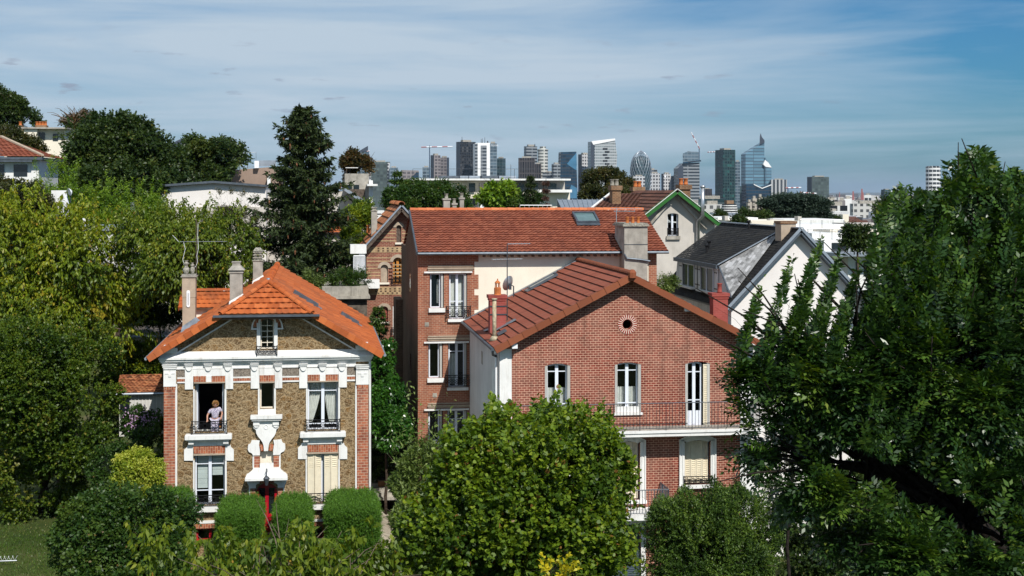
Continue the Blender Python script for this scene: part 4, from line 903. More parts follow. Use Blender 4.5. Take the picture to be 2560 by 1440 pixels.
# railings
scrollwork(h1, W_ul[0] - .10, W_ul[1] + .12, Z(1084, 520), Z(1050, 520), Y1 - .30, n=4, ret=.28); scrollwork(h1, W_ur[0] - .06, W_ur[1] + .08, P1.z(800, 1078), P1.z(800, 1046), Y1 - .30, n=4, ret=.28)
scrollwork(h1, W_ll[0] - .06, W_ll[1] + .08, P1.z(525, 1266), P1.z(525, 1235), Y1 - .22, n=4, ret=.2); scrollwork(h1, W_lr[0] - .06, W_lr[1] + .08, P1.z(805, 1260), P1.z(805, 1230), Y1 - .22, n=4, ret=.2)
scrollwork(h1, cx - .42, cx + .42, Z(887), Z(863), Y1 - .36, n=3, ret=.3, name='attic_railing')
# downpipe right
m = MB(); m.tube([(xb1 + .06, Y1 - .03, Z(900)), (xb1 + .06, Y1 - .03, -.2)], .05, 8); m.build('downpipe', M['white'], h1)
# roof
for s in (1, -1):
    A = Vector((xm + s * hw, Yv, ze)); B = Vector((xm + s * hw, Yb, ze)); C = Vector((xm + s * wh, Yb, zh)); D = Vector((xm + s * wh, Yv, zh)); E = Vector((xm, Yb, zr)); F = Vector((xm, Ya, zr))
    m = MB(); n = tile_slope(m, A, B, C, D, .36, .24, .022, .05, prof=(1, .2, .2, .6)); tile_slope(m, D, C, E, F, .36, .24, .022, .05, prof=(1, .2, .2, .6))
    rs = m.build('roof_slope', M['tile_orange'], h1)
    m = MB(); deck(m, A, B, C, D, n, .12); deck(m, D, C, E, F, n, .12); m.build('roof_boards', M['soffit'], rs)
    m = MB(); verge_run(m, A + Vector((0, 0, .02)), D, (0, -1, 0), .22, .19, .36); m.build('verge_tiles', M['tile_orange'], h1)
    m = MB(); g = [A + Vector((s * .06, .05, -.02)), B + Vector((s * .06, 0, -.02))]; m.tube(g, .065, 8); m.build('gutter', M['zinc'], h1)
m = MB(); A = Vector((xm - wh - .05, Yv - .05, zh - .05)); B = Vector((xm + wh + .05, Yv - .05, zh - .05)); F = Vector((xm, Ya, zr - .01)); n = tile_slope(m, A, B, F + Vector((.01, 0, 0)), F - Vector((.01, 0, 0)), .36, .26, .03, .06); rs = m.build('hip_slope', M['tile_orange'], h1)
m = MB(); deck(m, A, B, F + Vector((.01, 0, 0)), F - Vector((.01, 0, 0)), n, .1); m.build('roof_boards', M['soffit'], rs)
m = MB(); m.obox(A + Vector((-.25, -.07, -.10)), B + Vector((.25, -.07, -.10)), (0, 1, 0), (0, 0, 1), .12, .09); m.build('hip_gutter', M['zinc_dark'], h1)
m = MB(); m.box(A.x, B.x, Yv + .02, Y1 + .01, zh - .26, zh - .20); m.build('hip_soffit', M['soffit'], h1)
m = MB(); ridge_run(m, A + Vector((.05, -.02, .03)), F + Vector((-.03, -.02, .05)), .12, .38); ridge_run(m, B + Vector((-.05, -.02, .03)), F + Vector((.03, -.02, .05)), .12, .38); m.build('hip_ridge_tiles', M['tile_orange'], h1)
m = MB(); ridge_run(m, F + Vector((0, -.05, .03)), Vector((xm, Yb, zr + .03)), .14, .4); m.build('ridge_tiles', M['tile_orange'], h1)
m = MB(); m.tube([F + Vector((0, 0, .05)), F + Vector((0, 0, .2))], [.13, .07], 8); m.build('ridge_collar', M['lead'], h1)
# roof windows on the right slope, seen edge on
sn = Vector((sl, 0, 1)).normalized(); sd = Vector((1, 0, -sl)).normalized()
for (px, py, yy, wy, ls) in ((762, 758, 64.4, .62, 1.25), (872, 787, 68.5, .5, .95)):
    c = Vector((Plane(yy).x(px), yy, 0)); c.z = zr - sl * (c.x - xm); p0 = c - sd * ls / 2 + sn * .02; p1 = c + sd * ls / 2 + sn * .02
    m = MB()
    m.obox(p0 - Vector((0, wy / 2, 0)), p1 - Vector((0, wy / 2, 0)), (0, 1, 0), sn, .08, .14); m.obox(p0 + Vector((0, wy / 2, 0)), p1 + Vector((0, wy / 2, 0)), (0, 1, 0), sn, .08, .14)
    m.obox(p0, p0 + sd * .08, (0, 1, 0), sn, wy - .09, .15); m.obox(p1 - sd * .08, p1, (0, 1, 0), sn, wy - .09, .13)
    rw = m.build('roof_window', M['zinc_dark'], h1); m = MB(); m.obox(p0 + sd * .085 + sn * .06, p1 - sd * .085 + sn * .06, (0, 1, 0), sn, wy - .1, .02); m.build('pane', M['glass_dark'], rw)
    m = MB(); m.obox(p1 + sn * .02, p1 + sd * .22 + sn * .02, (0, 1, 0), sn, wy * .8, .03); m.build('apron', M['lead'], rw)
# side wing with its own small roof on the left
Yw = 70.0; PW = Plane(Yw); xw0 = PW.x(447); zw0, zw1 = PW.z(500, 770), 10.42
m = MB(); A = Vector((xw0, Yw, zw0)); xr = xm - .35 - (zr - zw0) / sl; B = Vector((xm - (zr - zw0) / sl + .3, Yw, zw0)); C = Vector((xm - (zr - zw1) / sl + .3, Yw + 1.3, zw1)); D = Vector((xw0, Yw + 1.3, zw1)); n = tile_slope(m, A, B, C, D, .36, .26, .022, .036)
A2, B2 = A + Vector((0, 2.6, 0)), B + Vector((0, 2.6, 0)); tile_slope(m, B2, A2, D, C, .36, .26, .022, .036); rs = m.build('wing_roof', M['tile_orange'], h1)
m = MB(); deck(m, A, B, C, D, n, .1); m.build('roof_boards', M['soffit'], rs)
m = MB(); verge_run(m, A, D, (-1, 0, 0), .15, .16, .3); m.build('verge_tiles', M['tile_orange'], h1)
m = MB(); m.box(xw0 + .2, xb0 + .4, Yw + .3, Yw + 2.4, -.2, zw0 - .06); m.box(xb0 + .4, B.x - .3, Yw + .3, Yw + 2.4, ze - .2, zw0 - .05); m.build('wing_wall', M['cream_wall'], h1)
m = MB(); ridge_run(m, D + Vector((0, 0, .03)), C + Vector((0, 0, .03)), .12, .4); m.build('ridge_tiles', M['tile_orange'], h1)
# chimneys
def roof_z1(x): return zr - sl * abs(x - xm)
def chimney(px0, px1, ptop, Yc, dep, mat, cap, pot=None):
    PC = Plane(Yc); x0, x1 = PC.x(px0), PC.x(px1); zt = PC.z((px0 + px1) / 2, ptop); m = MB(); zb = min(roof_z1(x0), roof_z1(x1)) - .4
    return x0, x1, zt, zb
x0, x1, zt, zb = chimney(456, 488, 693, 64.5, .6, 0, 0); m = MB(); m.box(x0, x1, 64.5, 65.1, zb, zt - .9); m.box(x0 - .015, x1 + .015, 64.485, 65.115, zt - .9, zt); c1 = m.build('chimney', M['cement_warm'], h1)
m = MB(); m.box(x0 - .07, x1 + .07, 64.43, 65.17, zt, zt + .05); m.box(x0 - .03, x1 + .03, 64.47, 65.13, zt + .05, zt + .12); m.build('chimney_cap', M['cement'], c1)
for (a, hh, rr) in ((465.5, .62, .15), (481, .52, .11)):
    m = MB(); m.lathe((Plane(64.8).x(a), 64.8, zt + .11), [(rr * .55, 0), (rr * .7, .06 * hh / .6), (rr, .18), (rr * .95, .27), (rr * .5, .33), (rr * .5, hh * .68), (rr * .85, hh * .74), (rr * .85, hh * .82), (rr * .45, hh * .85), (rr * .45, hh * .95), (rr * .75, hh)], 10); m.build('chimney_pot', M['pot_old'], c1, True)
m = MB(); m.add([(x0 - .08, 64.4, roof_z1(x0) + .0), (x1 + .25, 64.4, roof_z1(x1 + .25) + .03), (x1 + .03, 64.48, roof_z1(x1) + .35), (x0 - .01, 64.48, roof_z1(x0) + .28)], [(0, 1, 2, 3)]); m.box(x1 + .001, x1 + .05, 64.45, 65.2, roof_z1(x1) - .1, roof_z1(x1) + .22); m.build('mortar_fillet', M['lead'], c1)
tm = MB(); xt = Plane(64.45).x(470.5); tz0, tz1 = Plane(64.45).z(470, 768), Plane(64.45).z(470, 726)
tm.box(xt - .075, xt + .075, 64.455, 64.484, tz0 + .07, tz1 - .07); tm.prism(arc_pts(xt, tz1 - .07, .075, 0, 180, 8), 64.455, 64.484); tm.prism(arc_pts(xt, tz0 + .07, .075, 180, 360, 8), 64.455, 64.484)
th = tm.build('thermometer_plate', M['white_clean']); tag(th, 'tall white enamel thermometer plate on the leftmost chimney of the stone house', 'thermometer')
m = MB(); m.tube([(xt, 64.452, tz0 + .08), (xt, 64.452, tz1 - .12)], .008, 5)
for k in range(13):
    z = tz0 + .12 + k * (tz1 - tz0 - .26) / 12; m.box(xt + .018, xt + .045, 64.450, 64.4545, z, z + .006); m.box(xt - .045, xt - .018, 64.450, 64.4545, z, z + .006)
m.build('scale', M['iron'], th)
for (pa, pb, ptp, Yc, dep, br) in ((574.5, 606, 683, 63.2, .6, 0), (632.5, 656.5, 653, 71.0, .55, 1)):
    x0, x1, zt, zb = chimney(pa, pb, ptp, Yc, dep, 0, 0); m = MB(); m.box(x0, x1, Yc, Yc + dep, zb, zt); c2 = m.build('chimney', M['cement'], h1)
    m = MB(); m.box(x0 - .04, x1 + .04, Yc - .04, Yc + dep + .04, zt, zt + .06)
    cy = Yc + dep / 2; w = (x1 - x0)
    if not br: m.box(x0 + .02, x1 - .02, Yc + .02, Yc + dep - .02, zt + .06, zt + .13); m.frustum(x0 - .09, x1 + .09, Yc - .09, Yc + dep + .09, zt + .13, x0 + .09, x1 - .09, Yc + .1, Yc + dep - .1, zt + .33); m.box(x0 + .10, x1 - .10, Yc + .11, Yc + dep - .11, zt + .33, zt + .46); m.box(x0 + .07, x1 - .07, Yc + .08, Yc + dep - .08, zt + .46, zt + .50)
    else:
        m.box(x0 + .05, x1 - .05, Yc + .05, Yc + dep - .05, zt + .06, zt + .5)
        for k in (0, 1, 2): m.box(x0 - .01, x1 + .01, Yc - .01, Yc + dep + .01, zt + .14 + k * .14, zt + .19 + k * .14)
        m.frustum(x0 - .01, x1 + .01, Yc - .01, Yc + dep + .01, zt + .5, x0 + .12, x1 - .12, Yc + .12, Yc + dep - .12, zt + .66)
    m.build('chimney_cap', M['pot_old'] if br else M['cement'], c2)
    m = MB(); zz = roof_z1(x1); m.add([(x0 - .05, Yc - .03, roof_z1(x0)), (x1 + .08, Yc - .03, zz + .03), (x1 + .02, Yc - .01, zz + .16), (x0 - .02, Yc - .01, roof_z1(x0) + .16)], [(0, 1, 2, 3)]); m.build('mortar_fillet', M['white'], c2)
# aerial on the mast beside the tall chimney
ab = Vector((Plane(65.2).x(490.5), 65.2, Plane(65.2).z(490, 770)))
ta = thing('tv_antenna', 'rusty mast with bare crossbar and looping white cable above the stone house', 'antenna', ab)
m = MB(); zt2 = Plane(65.2).z(490, 548); m.tube([ab, (ab.x, ab.y, zt2)], .018, 6); m.build('mast', M['wood'], ta)
m = MB(); za = Plane(65.2).z(490, 604); m.tube([(Plane(65.2).x(449), 65.2, za), (Plane(65.2).x(567), 65.2, za)], .010, 5); m.build('boom', M['lead'], ta)
m = MB(); q = lambda px, py: tuple(Plane(65.1).p(px, py)); m.tube([q(431, 588), q(440, 597), q(446, 604)], .009, 4); m.tube([q(459, 606), q(463, 622), q(457, 648), q(460, 664)], .009, 5); m.tube([q(495, 560), q(494, 590), q(496, 620), q(492, 640), q(494, 655), q(489, 667), q(478, 670)], .009, 5); m.build('cable', M['white_clean'], ta)
def hit(px, py, p0, n):
    """point of a sloping plane (point p0, normal n) seen at a pixel"""
    dx, dy = P1.dir(px); d = Vector((dx, dy, (HOR - py) / FPX)); o = Vector((0, 0, HC)); n = Vector(n)
    return o + d * ((Vector(p0) - o).dot(n) / d.dot(n))
def pots(parent, pts, r=.11, h=.35, mat='pot'):
    for p in pts: m = MB(); m.lathe(p, [(r * .9, 0), (r, h * .1), (r * .85, h * .2), (r * .8, h * .85), (r, h * .9), (r, h)], 10); m.build('chimney_pot', M[mat], parent, True)

# ------------------------------------------------------------------ brick house with the wide front gable
Y2 = 57.0; P2 = Plane(Y2)
h2 = thing('brick_house', 'dark red brick house with pale pointing, round attic window and long balcony', 'house', (P2.x(1565), Y2 + 5, -2))
V2 = Plane(56.4); a0 = V2.x(1236); za2 = V2.z(1236, 872); xm2 = V2.x(1580); zr2 = V2.z(1580, 687); hw2 = xm2 - a0; sl2 = (zr2 - za2) / hw2; Yb2 = 68.42
x20, x21 = P2.x(1250), P2.x(1881); zt2 = lambda x: zr2 - sl2 * abs(x - xm2) - .17
def R2(pl, pt, pr, pb): c = (pl + pr) / 2; return P2.x(pl), P2.x(pr), P2.z(c, pb), P2.z(c, pt)
W2 = [R2(1362, 909, 1426, 1034), R2(1537, 906, 1603, 1031), R2(1713, 904, 1775, 1066)]
L2 = [R2(1362, 1104, 1422, 1214), R2(1538, 1100, 1600, 1250), R2(1711, 1097, 1776, 1211)]
G2 = [R2(1532, 1312, 1602, 1470), R2(1712, 1320, 1772, 1440)]
ocx, ocz, ocr = P2.x(1568.5), P2.z(1568, 811), 12 * P2.m(1568)
hl = [arch_pts(*w, .10) for w in W2] + [arch_pts(*w, .17) for w in L2] + [rect_pts(*w) for w in G2] + [arc_pts(ocx, ocz, ocr, 0, 345, 23)]
out2 = [(x20, -2), (x21, -2), (x21, zt2(x21)), (xm2, zt2(xm2)), (x20, zt2(x20))]
m = MB(); wall_plate(m, out2, hl, Y2, .3); m.build('front_wall', M['brick_red'], h2)
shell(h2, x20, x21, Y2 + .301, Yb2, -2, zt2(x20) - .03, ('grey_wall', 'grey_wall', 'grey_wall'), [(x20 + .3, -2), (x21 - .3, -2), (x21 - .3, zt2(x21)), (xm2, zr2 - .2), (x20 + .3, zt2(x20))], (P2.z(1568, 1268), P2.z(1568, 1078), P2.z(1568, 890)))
for a, b in ((x20 - .02, P2.x(1279)), (P2.x(1850), x21 + .02)):
    m = MB(); m.box(a, b, Y2 - .03, Y2 + .02, -2, zt2(a if a < xm2 else b) - .05); m.build('white_quoin', M['white'], h2)
m = MB(); ri = [(x, z) for x, z in arc_pts(ocx, ocz, ocr + .005, 0, 360, 24)]; ro_ = arc_pts(ocx, ocz, ocr + .19, 0, 360, 24)
for k in range(24): m.prism([ri[k], (ro_[k][0], ro_[k][1]), ro_[k + 1], ri[k + 1]], Y2 - .025, Y2 + .01, 0)
for k in range(24):
    a = R(15 * k + 7); c, s_ = math.cos(a), math.sin(a); p, q = ocr + .02, ocr + .20; w = .010
    m.prism([(ocx + c * p + s_ * w, ocz + s_ * p - c * w), (ocx + c * q + s_ * w, ocz + s_ * q - c * w), (ocx + c * q - s_ * w, ocz + s_ * q + c * w), (ocx + c * p - s_ * w, ocz + s_ * p + c * w)], Y2 - .03, Y2 - .02, 1)
m.build('oculus_ring', [M['brick_paint'], M['cream_wall']], h2)
def w_shut(win_, w, Yf, mat='shutter_grey', inner=.28, d=.14):
    for s in (1, -1):
        xh = w[0] + .01 if s > 0 else w[1] - .01
        m = MB(); 
        for k in range(4): x = xh + s * .028 * k; m.box(x, x + s * .02, Yf + .01 + .004 * k, Yf + inner * (.55 + .1 * k), w[2] + .02, w[3] - .08)
        m.build('folded_shutter', M[mat], win_)
for i, w in enumerate(W2):
    x0, x1, z0, z1 = w; wi = window(h2, Y2, x0 + .09, x1 - (.10 if i < 2 else .30), z0, z1 - .02, rise=.08, rows=(.16, .82) if i < 2 else (.16, .6), stile=.13, panel=0 if i < 2 else .62, recess=.22)
    w_shut(wi, w, Y2)
    if i == 2: shutter(wi, x1 - .02, x1 - .27, z0 + .03, z1 - .12, Y2 + .05, .04, 'shutter')
    else:
        m = MB(); m.box(x0 - .04, x1 + .04, Y2 - .10, Y2 + .25, z0 - .10, z0 - .002); m.box(x0 + .02, x1 - .02, Y2 + .02, Y2 + .2, z0, z0 + .22); m.build('sill', M['white'], h2)
        curtain(wi, x0 + .15, (x0 + x1) / 2 - .05, z0 + .2, z0 + 1.0, Y2 + .45, folds=4); curtain(wi, (x0 + x1) / 2 + .05, x1 - .15, z0 + .2, z0 + 1.0, Y2 + .45, folds=4)
for i, w in enumerate(L2):
    x0, x1, z0, z1 = w; m = MB(); outline_band(m, x0 - .22, x1 + .22, z0, z1 + .17, .20, .218, Y2 - .06, Y2 + .01, bottom=False); outline_band(m, x0 - .23, x1 + .23, z0, z1 + .20, .21, .05, Y2 - .10, Y2 - .061, bottom=False); outline_band(m, x0 - .1, x1 + .1, z0, z1 + .09, .18, .04, Y2 - .085, Y2 - .061, bottom=False)
    m.build('window_surround', M['white'], h2)
    wi = window(h2, Y2, x0 + .02, x1 - .02, z0, z1 - .01, rise=.15, rows=(), recess=.24)
    ww = (x1 - x0 - .16) / 4
    for k in range(4): shutter(wi, x0 + .05 + ww * k + k * .012, x0 + .05 + ww * (k + 1) + k * .012, z0 + .03, z1 - .10, Y2 + .16, .02 if k % 2 else -.02, 'shutter', ((.05, .95),))
    m = MB(); m.box(x0 - .25, x1 + .25, Y2 - .2, Y2 + .1, z0 - .13, z0 - .002); m.build('sill', M['white'], h2)
    if i != 1: scrollwork(h2, x0 - .05, x1 + .05, z0 + .02, z0 + .36, Y2 - .09, n=5)
# balcony
yb = Y2 - 1.05; PB = Plane(yb); zbt = PB.z(1720, 1075); zbb = PB.z(1720, 1090)
m = MB(); m.box(x20 + .1, x21 + .05, yb, Y2 - .001, zbb, zbt - .03); m.box(x20 + .05, x21 + .10, yb - .05, Y2 - .001, zbt - .10, zbt - .031 + .03)
m.build('balcony_slab', M['white'], h2); m = MB(); m.box(x20 + .2, x21 - .05, yb + .08, Y2 - .002, zbt, zbt + .012); m.build('balcony_floor', M['concrete'], h2)
bar_railing(h2, (x20 + .15, yb + .05, zbt), (x21, yb + .05, zbt), PB.z(1720, 1007) - zbt, .135); bar_railing(h2, (x20 + .15, yb + .1, zbt), (x20 + .15, Y2 - .05, zbt), 1.04, .135); bar_railing(h2, (x21, yb + .1, zbt), (x21, Y2 - .05, zbt), 1.04, .135)
# entrance landing and stair
yl = Y2 - 1.5; PL = Plane(yl); zl = PL.z(1640, 1288); xl0, xl1 = P2.x(1500), PL.x(1676)
m = MB(); m.box(xl0, xl1, yl, Y2 - .002, zl - .2, zl)
for k in range(10): m.box(xl0 - .3 * (k + 1), xl0 - .3 * k - .001, yl, Y2 - .3, -2, zl - .17 * (k + 1))
m.build('entrance_landing', M['white'], h2)
for p0, p1 in (((xl0, yl + .05, zl), (xl1 - .05, yl + .05, zl)), ((xl1 - .05, yl + .12, zl), (xl1 - .05, Y2 - .05, zl))): bar_railing(h2, p0, p1, 1.0, .12, mat='shutter_blue', r=.011)
# ground floor: slate blue louvred doors in white surrounds
for i, w in enumerate(G2):
    x0, x1, z0, z1 = w; m = MB(); outline_band(m, x0 - .2, x1 + .2, z0, z1 + .2, .0, .198, Y2 - .06, Y2 + .01, bottom=False); m.build('door_surround', M['white'], h2)
    m = MB(); m.box(x0, x1, Y2 + .2, Y2 + .26, z0, z1); d = m.build('garden_door', M['shutter_blue'], h2); zz = z1 - (.95 if i == 0 else .1)
    for k in (0, 1): xa = x0 + .02 + (x1 - x0) / 2 * k; shutter(d, xa, xa + (x1 - x0) / 2 - .04, z0 + .02, zz, Y2 + .12, .0, 'shutter_blue', ((.02, .48), (.53, .97)))
# roof
sides2 = {}
for s in (-1, 1):
    A = Vector((xm2 + s * hw2, 56.4, za2)); B = Vector((xm2 + s * hw2, Yb2, za2)); C = Vector((xm2, Yb2, zr2)); D = Vector((xm2, 56.4, zr2))
    m = MB(); n = tile_slope(m, A, B, C, D, .40, .15, .02, .055, prof=(1, .3, .1, .6)); sides2[s] = (A, n); rs = m.build('roof_slope', M['tile_terracotta'], h2)
    m = MB(); deck(m, A, B, C, D, n, .12); m.build('roof_boards', M['soffit'], rs)
    m = MB(); verge_run(m, A, D, (0, -1, 0), .2, .21, .62); m.build('verge_tiles', M['tile_verge'], h2)
    m = MB(); m.tube([A + Vector((s * .07, 0, -.03)), B + Vector((s * .07, 0, -.03))], .07, 8); m.build('gutter', M['zinc_dark'], h2)
m = MB(); ridge_run(m, (xm2, 56.45, zr2 + .04), (xm2, Yb2, zr2 + .04), .13, .36); m.build('ridge_tiles', M['tile_verge'], h2)
m = MB(); m.lathe((xm2, 56.36, zr2 - .12), [(.16, 0), (.17, .22), (.1, .32), (.05, .34)], 8); m.build('ridge_end_cap', M['tile_verge'], h2)
m = MB(); b0 = Vector((xm2 - hw2, Yb2 - .15, za2)) + n * 0; m.obox(Vector((xm2 - hw2, Yb2 - .1, za2 + .05)), Vector((xm2, Yb2 - .1, zr2 + .05)), (0, 1, 0), (sl2, 0, 1), .3, .06); m.build('wall_flashing', M['lead'], h2)
An, nn = sides2[-1]
def on2(px, py, lift=0): return hit(px, py, An + nn * .05, nn) + nn * lift
# chimney with painted brick stack, yellow lantern pot, steel straps
def stack(parent, x0, x1, y0, y1, zb, zt, mat='brick_paint'):
    m = MB(); m.box(x0, x1, y0, y1, zb, zt - .24); st = m.build('chimney', M[mat], parent)
    m = MB(); m.box(x0 - .03, x1 + .03, y0 - .03, y1 + .03, zt - .24, zt - .14); m.box(x0 - .07, x1 + .07, y0 - .07, y1 + .07, zt - .14, zt); m.build('chimney_cap', M[mat], st); return st
cb = on2(1246, 822); PC = Plane(cb.y); x0, x1 = PC.x(1225), PC.x(1264); zt = PC.z(1245, 738)
st = stack(h2, x0, x1, cb.y, cb.y + .6, cb.z - .8, zt)
m = MB(); c = ((x0 + x1) / 2 + .02, cb.y + .25, zt); m.lathe(c, [(.17, 0), (.15, .04), (.15, .3), (.12, .32)], 10)
for k in range(6): a = PI * k / 3; m.tube([(c[0] + .11 * math.cos(a), c[1] + .11 * math.sin(a), zt + .31), (c[0] + .09 * math.cos(a), c[1] + .09 * math.sin(a), zt + .5)], .015, 4)
m.lathe((c[0], c[1], zt + .49), [(.12, 0), (.13, .03), (.07, .10), (.02, .14), (.03, .2)], 8); m.build('lantern_pot', M['pot'], st)
m = MB()
for zz in (zt - .5, zt - .85): m.box(x0 - .02, x1 + .05, cb.y - .025, cb.y - .005, zz, zz + .05); m.box(x1 + .005, x1 + .03, cb.y, cb.y + .6, zz, zz + .05)
m.build('steel_strap', M['iron_grey'], st)
pb = on2(1236, 848); m = MB(); zt_ = Plane(pb.y).z(1234, 750); m.tube([pb - Vector((0, 0, .2)), (pb.x, pb.y, zt_)], .085, 10); m.lathe((pb.x, pb.y, zt_), [(.12, 0), (.12, .06), (.08, .07)], 10); m.lathe((pb.x, pb.y, pb.z - .05), [(.24, 0), (.11, .18)], 10); m.build('flue_pipe', M['pipe_old'], h2, True)
for (a, b, mt) in (((1211, 829), (1240, 819), 'lead'), ((1240, 826), (1290, 800), 'lead')):
    m = MB(); p, q = on2(*a, .03), on2(*b, .03); m.obox(p, q, (0, 1, 0), nn, .5, .02); m.build('flashing', M[mt], h2)
m = MB(); p = on2(1248, 838, .03); sd2 = Vector((1, 0, sl2)).normalized(); m.obox(p - sd2 * .05, p + sd2 * .35, (0, 1, 0), nn, .45, .07); m.build('small_roof_light', M['zinc_dark'], h2)
# roof window lying up the slope
p, q = on2(1325, 724, .02), on2(1392, 688, .02); m = MB(); L_ = (q - p).length; q = p + Vector((sd2.x * L_, 0, sd2.z * L_)); 
for dy in (-.36, .36): m.obox(p + Vector((0, dy, 0)), q + Vector((0, dy, 0)), (0, 1, 0), nn, .07, .11)
m.obox(p - sd2 * .02, p + sd2 * .06, (0, 1, 0), nn, .65, .11); m.obox(q - sd2 * .06, q + sd2 * .02, (0, 1, 0), nn, .65, .11); m.obox(p - sd2 * .22, p - sd2 * .021, (0, 1, 0), nn, .9, .04); rw = m.build('roof_window', M['zinc_dark'], h2)
m = MB(); m.obox(p + sd2 * .07 + nn * .05, q - sd2 * .07 + nn * .05, (0, 1, 0), nn, .64, .02); m.build('pane', m_plain('reflecting_roof_glass', (0.42, 0.42, 0.36), .25, .5, var=.1), rw)
# right chimney
PC = Plane(60.2); x0, x1 = PC.x(1783), PC.x(1820); zt = PC.z(1800, 733); st = stack(h2, x0, x1, 60.2, 60.75, zr2 - sl2 * (x1 - xm2) - .5, zt)
pots(st, [((x0 + x1) / 2 + .03, 60.45, zt)], .12, .42, 'brick_paint')
for px, py in ((1712, 770), (1283, 862)):
    m = MB(); c = P2.p(px, py); m.box(c.x - .11, c.x + .11, Y2 - .5, Y2 - .3, c.z - .1, c.z + .1); m.box(c.x - .03, c.x + .03, Y2 - .3, Y2, c.z - .03, c.z + .03); m.build('floodlight', M['white_clean'], h2)
# left side pipes
m = MB(); xx = x20 - .12; m.tube([(xx, Y2 + .25, za2 - .15), (xx, Y2 + .25, -2)], .055, 8); m.build('downpipe', M['white_clean'], h2)
m = MB(); m.tube([(x20 - .35, 56.6, za2 - .12), (x20 - .3, 56.9, za2 - .3), (xx, Y2 + .25, za2 - .4)], .05, 8); m.build('gutter_elbow', M['zinc_dark'], h2)
m = MB(); m.tube([(x20 - .11, Y2 + 1.0, P2.z(1245, 930)), (x20 - .11, Y2 + 1.0, -2)], .08, 8); m.build('soil_pipe', M['white'], h2)
m = MB(); m.box(x20 - .012, x20 + .02, Y2 + 6.0, Y2 + 6.5, Plane(Y2 + 6).z(1192, 912), Plane(Y2 + 6).z(1192, 880)); m.build('blocked_vent', M['concrete'], h2)
# dish and aerial
dp = on2(1284, 742); t = thing('satellite_dish', 'grey satellite dish behind the chimney of the brick house roof', 'dish', dp); D_ = Plane(dp.y); c = D_.p(1275, 711); r_ = 20 * D_.m(1275); ax = Vector((-.55, .75, .35)).normalized(); s1 = ax.cross(Vector((0, 0, 1))).normalized(); s2_ = s1.cross(ax)
m = MB(); vs = []; N_ = 20
for k in range(5):
    f = k / 4
    for j in range(N_): a = 2 * PI * j / N_; vs.append(c + (s1 * math.cos(a) * r_ * .85 + s2_ * math.sin(a) * r_) * f + ax * (.16 * f * f))
for k in range(4):
    for j in range(N_): pass
fs = [(k * N_ + j, k * N_ + (j + 1) % N_, (k + 1) * N_ + (j + 1) % N_, (k + 1) * N_ + j) for k in range(4) for j in range(N_)]; m.add(vs, fs); m.build('reflector', M['steel'], t, True)
m = MB(); m.tube([dp, dp + Vector((0, 0, .5)), c - ax * .05], .03, 6); m.box(c.x - .06, c.x + .06, c.y - .1, c.y - .02, c.z - .25, c.z + .05); m.build('bracket', M['iron_grey'], t)
ap = on2(1268, 800); PA = Plane(ap.y); antenna('tv_antenna', 'tall mast with two comb aerials strapped to the brick house chimney', (ap.x, ap.y, ap.z), PA.z(1268, 609) - ap.z, [(PA.z(1268, 610) - ap.z, 1.0, 12, 9, .06, .55), (PA.z(1268, 648) - ap.z, 1.35, 12, 8, .12, 0)], 'iron_grey')

# ------------------------------------------------------------------ tall house behind: brick bay, cream wall, long red roof
Y3 = 68.5; P3 = Plane(Y3); h3 = thing('tall_house', 'tall cream and orange brick house under a long red tile roof', 'house', (P3.x(1340), Y3 + 6, -1))
x30, x3b, x31 = P3.x(1045), P3.x(1186), P3.x(1641); ze3 = Plane(68.0).z(1340, 630); Yr3 = 73.6; zr3 = Plane(Yr3).z(1340, 526); zw3 = ze3 - .06
def R3(pl, pt, pr, pb): c = (pl + pr) / 2; return P3.x(pl), P3.x(pr), P3.z(c, pb), P3.z(c, pt)
W3 = [R3(1074, 684, 1110, 770), R3(1122, 684, 1168, 797), R3(1070.5, 857, 1107, 945), R3(1120, 857, 1168, 968), R3(1070, 1025, 1107, 1104), R3(1118, 1026, 1168, 1140)]
m = MB(); wall_plate(m, rect_pts(x30, x3b, -1, zw3), [rect_pts(*w) for w in W3], Y3, .3); m.build('brick_bay_wall', M['brick_plain'], h3)
for k in range(5):
    m = MB(); z = zw3 - .32 - k * .78 * 1.28; m.box(x3b + .001, x3b + .20, Y3 - .005, Y3 + .1, z - (.42 if k else .1), z + .28); m.build('toothed_quoin', M['brick_plain'], h3)
m = MB(); m.box(x3b, x31, Y3 + .01, Y3 + .3, -1, zw3); m.build('rendered_wall', M['cream_wall'], h3)
xq = P3.x(1622); m = MB(); m.box(xq, x31 + .01, Y3 - .03, Y3 + .02, -1, zw3); m.build('brick_quoin', M['brick_plain'], h3)
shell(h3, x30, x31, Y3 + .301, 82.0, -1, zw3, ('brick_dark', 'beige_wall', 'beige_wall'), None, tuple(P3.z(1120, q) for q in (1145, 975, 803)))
m = MB(); wall_plate(m, [(68.8, zw3), (Yr3 * 2 - 68.8, zw3), (Yr3, zr3 - .12)], [], x30, .3, axis='x'); m.build('gable_wall', M['brick_dark'], h3); m = MB(); wall_plate(m, [(68.8, zw3), (Yr3 * 2 - 68.8, zw3), (Yr3, zr3 - .12)], [], x31 - .3, .3, axis='x'); m.build('gable_wall', M['brick_dark'], h3)
for zz, hh in ((P3.z(1045, 700), .95), (P3.z(1045, 915), .8)):
    m = MB(); m.box(x30 - .02, x30 + .1, Y3 + 5.2, Y3 + 5.75, zz - hh, zz); m.build('slit_window', M['glass_dark'], h3)
m = MB(); zz = Plane(76).z(1000, 765); m.box(x30 - .4, x30 - .005, 80.5, 83.0, -1, zz); m.build('rear_wing', M['brick_dark'], h3)
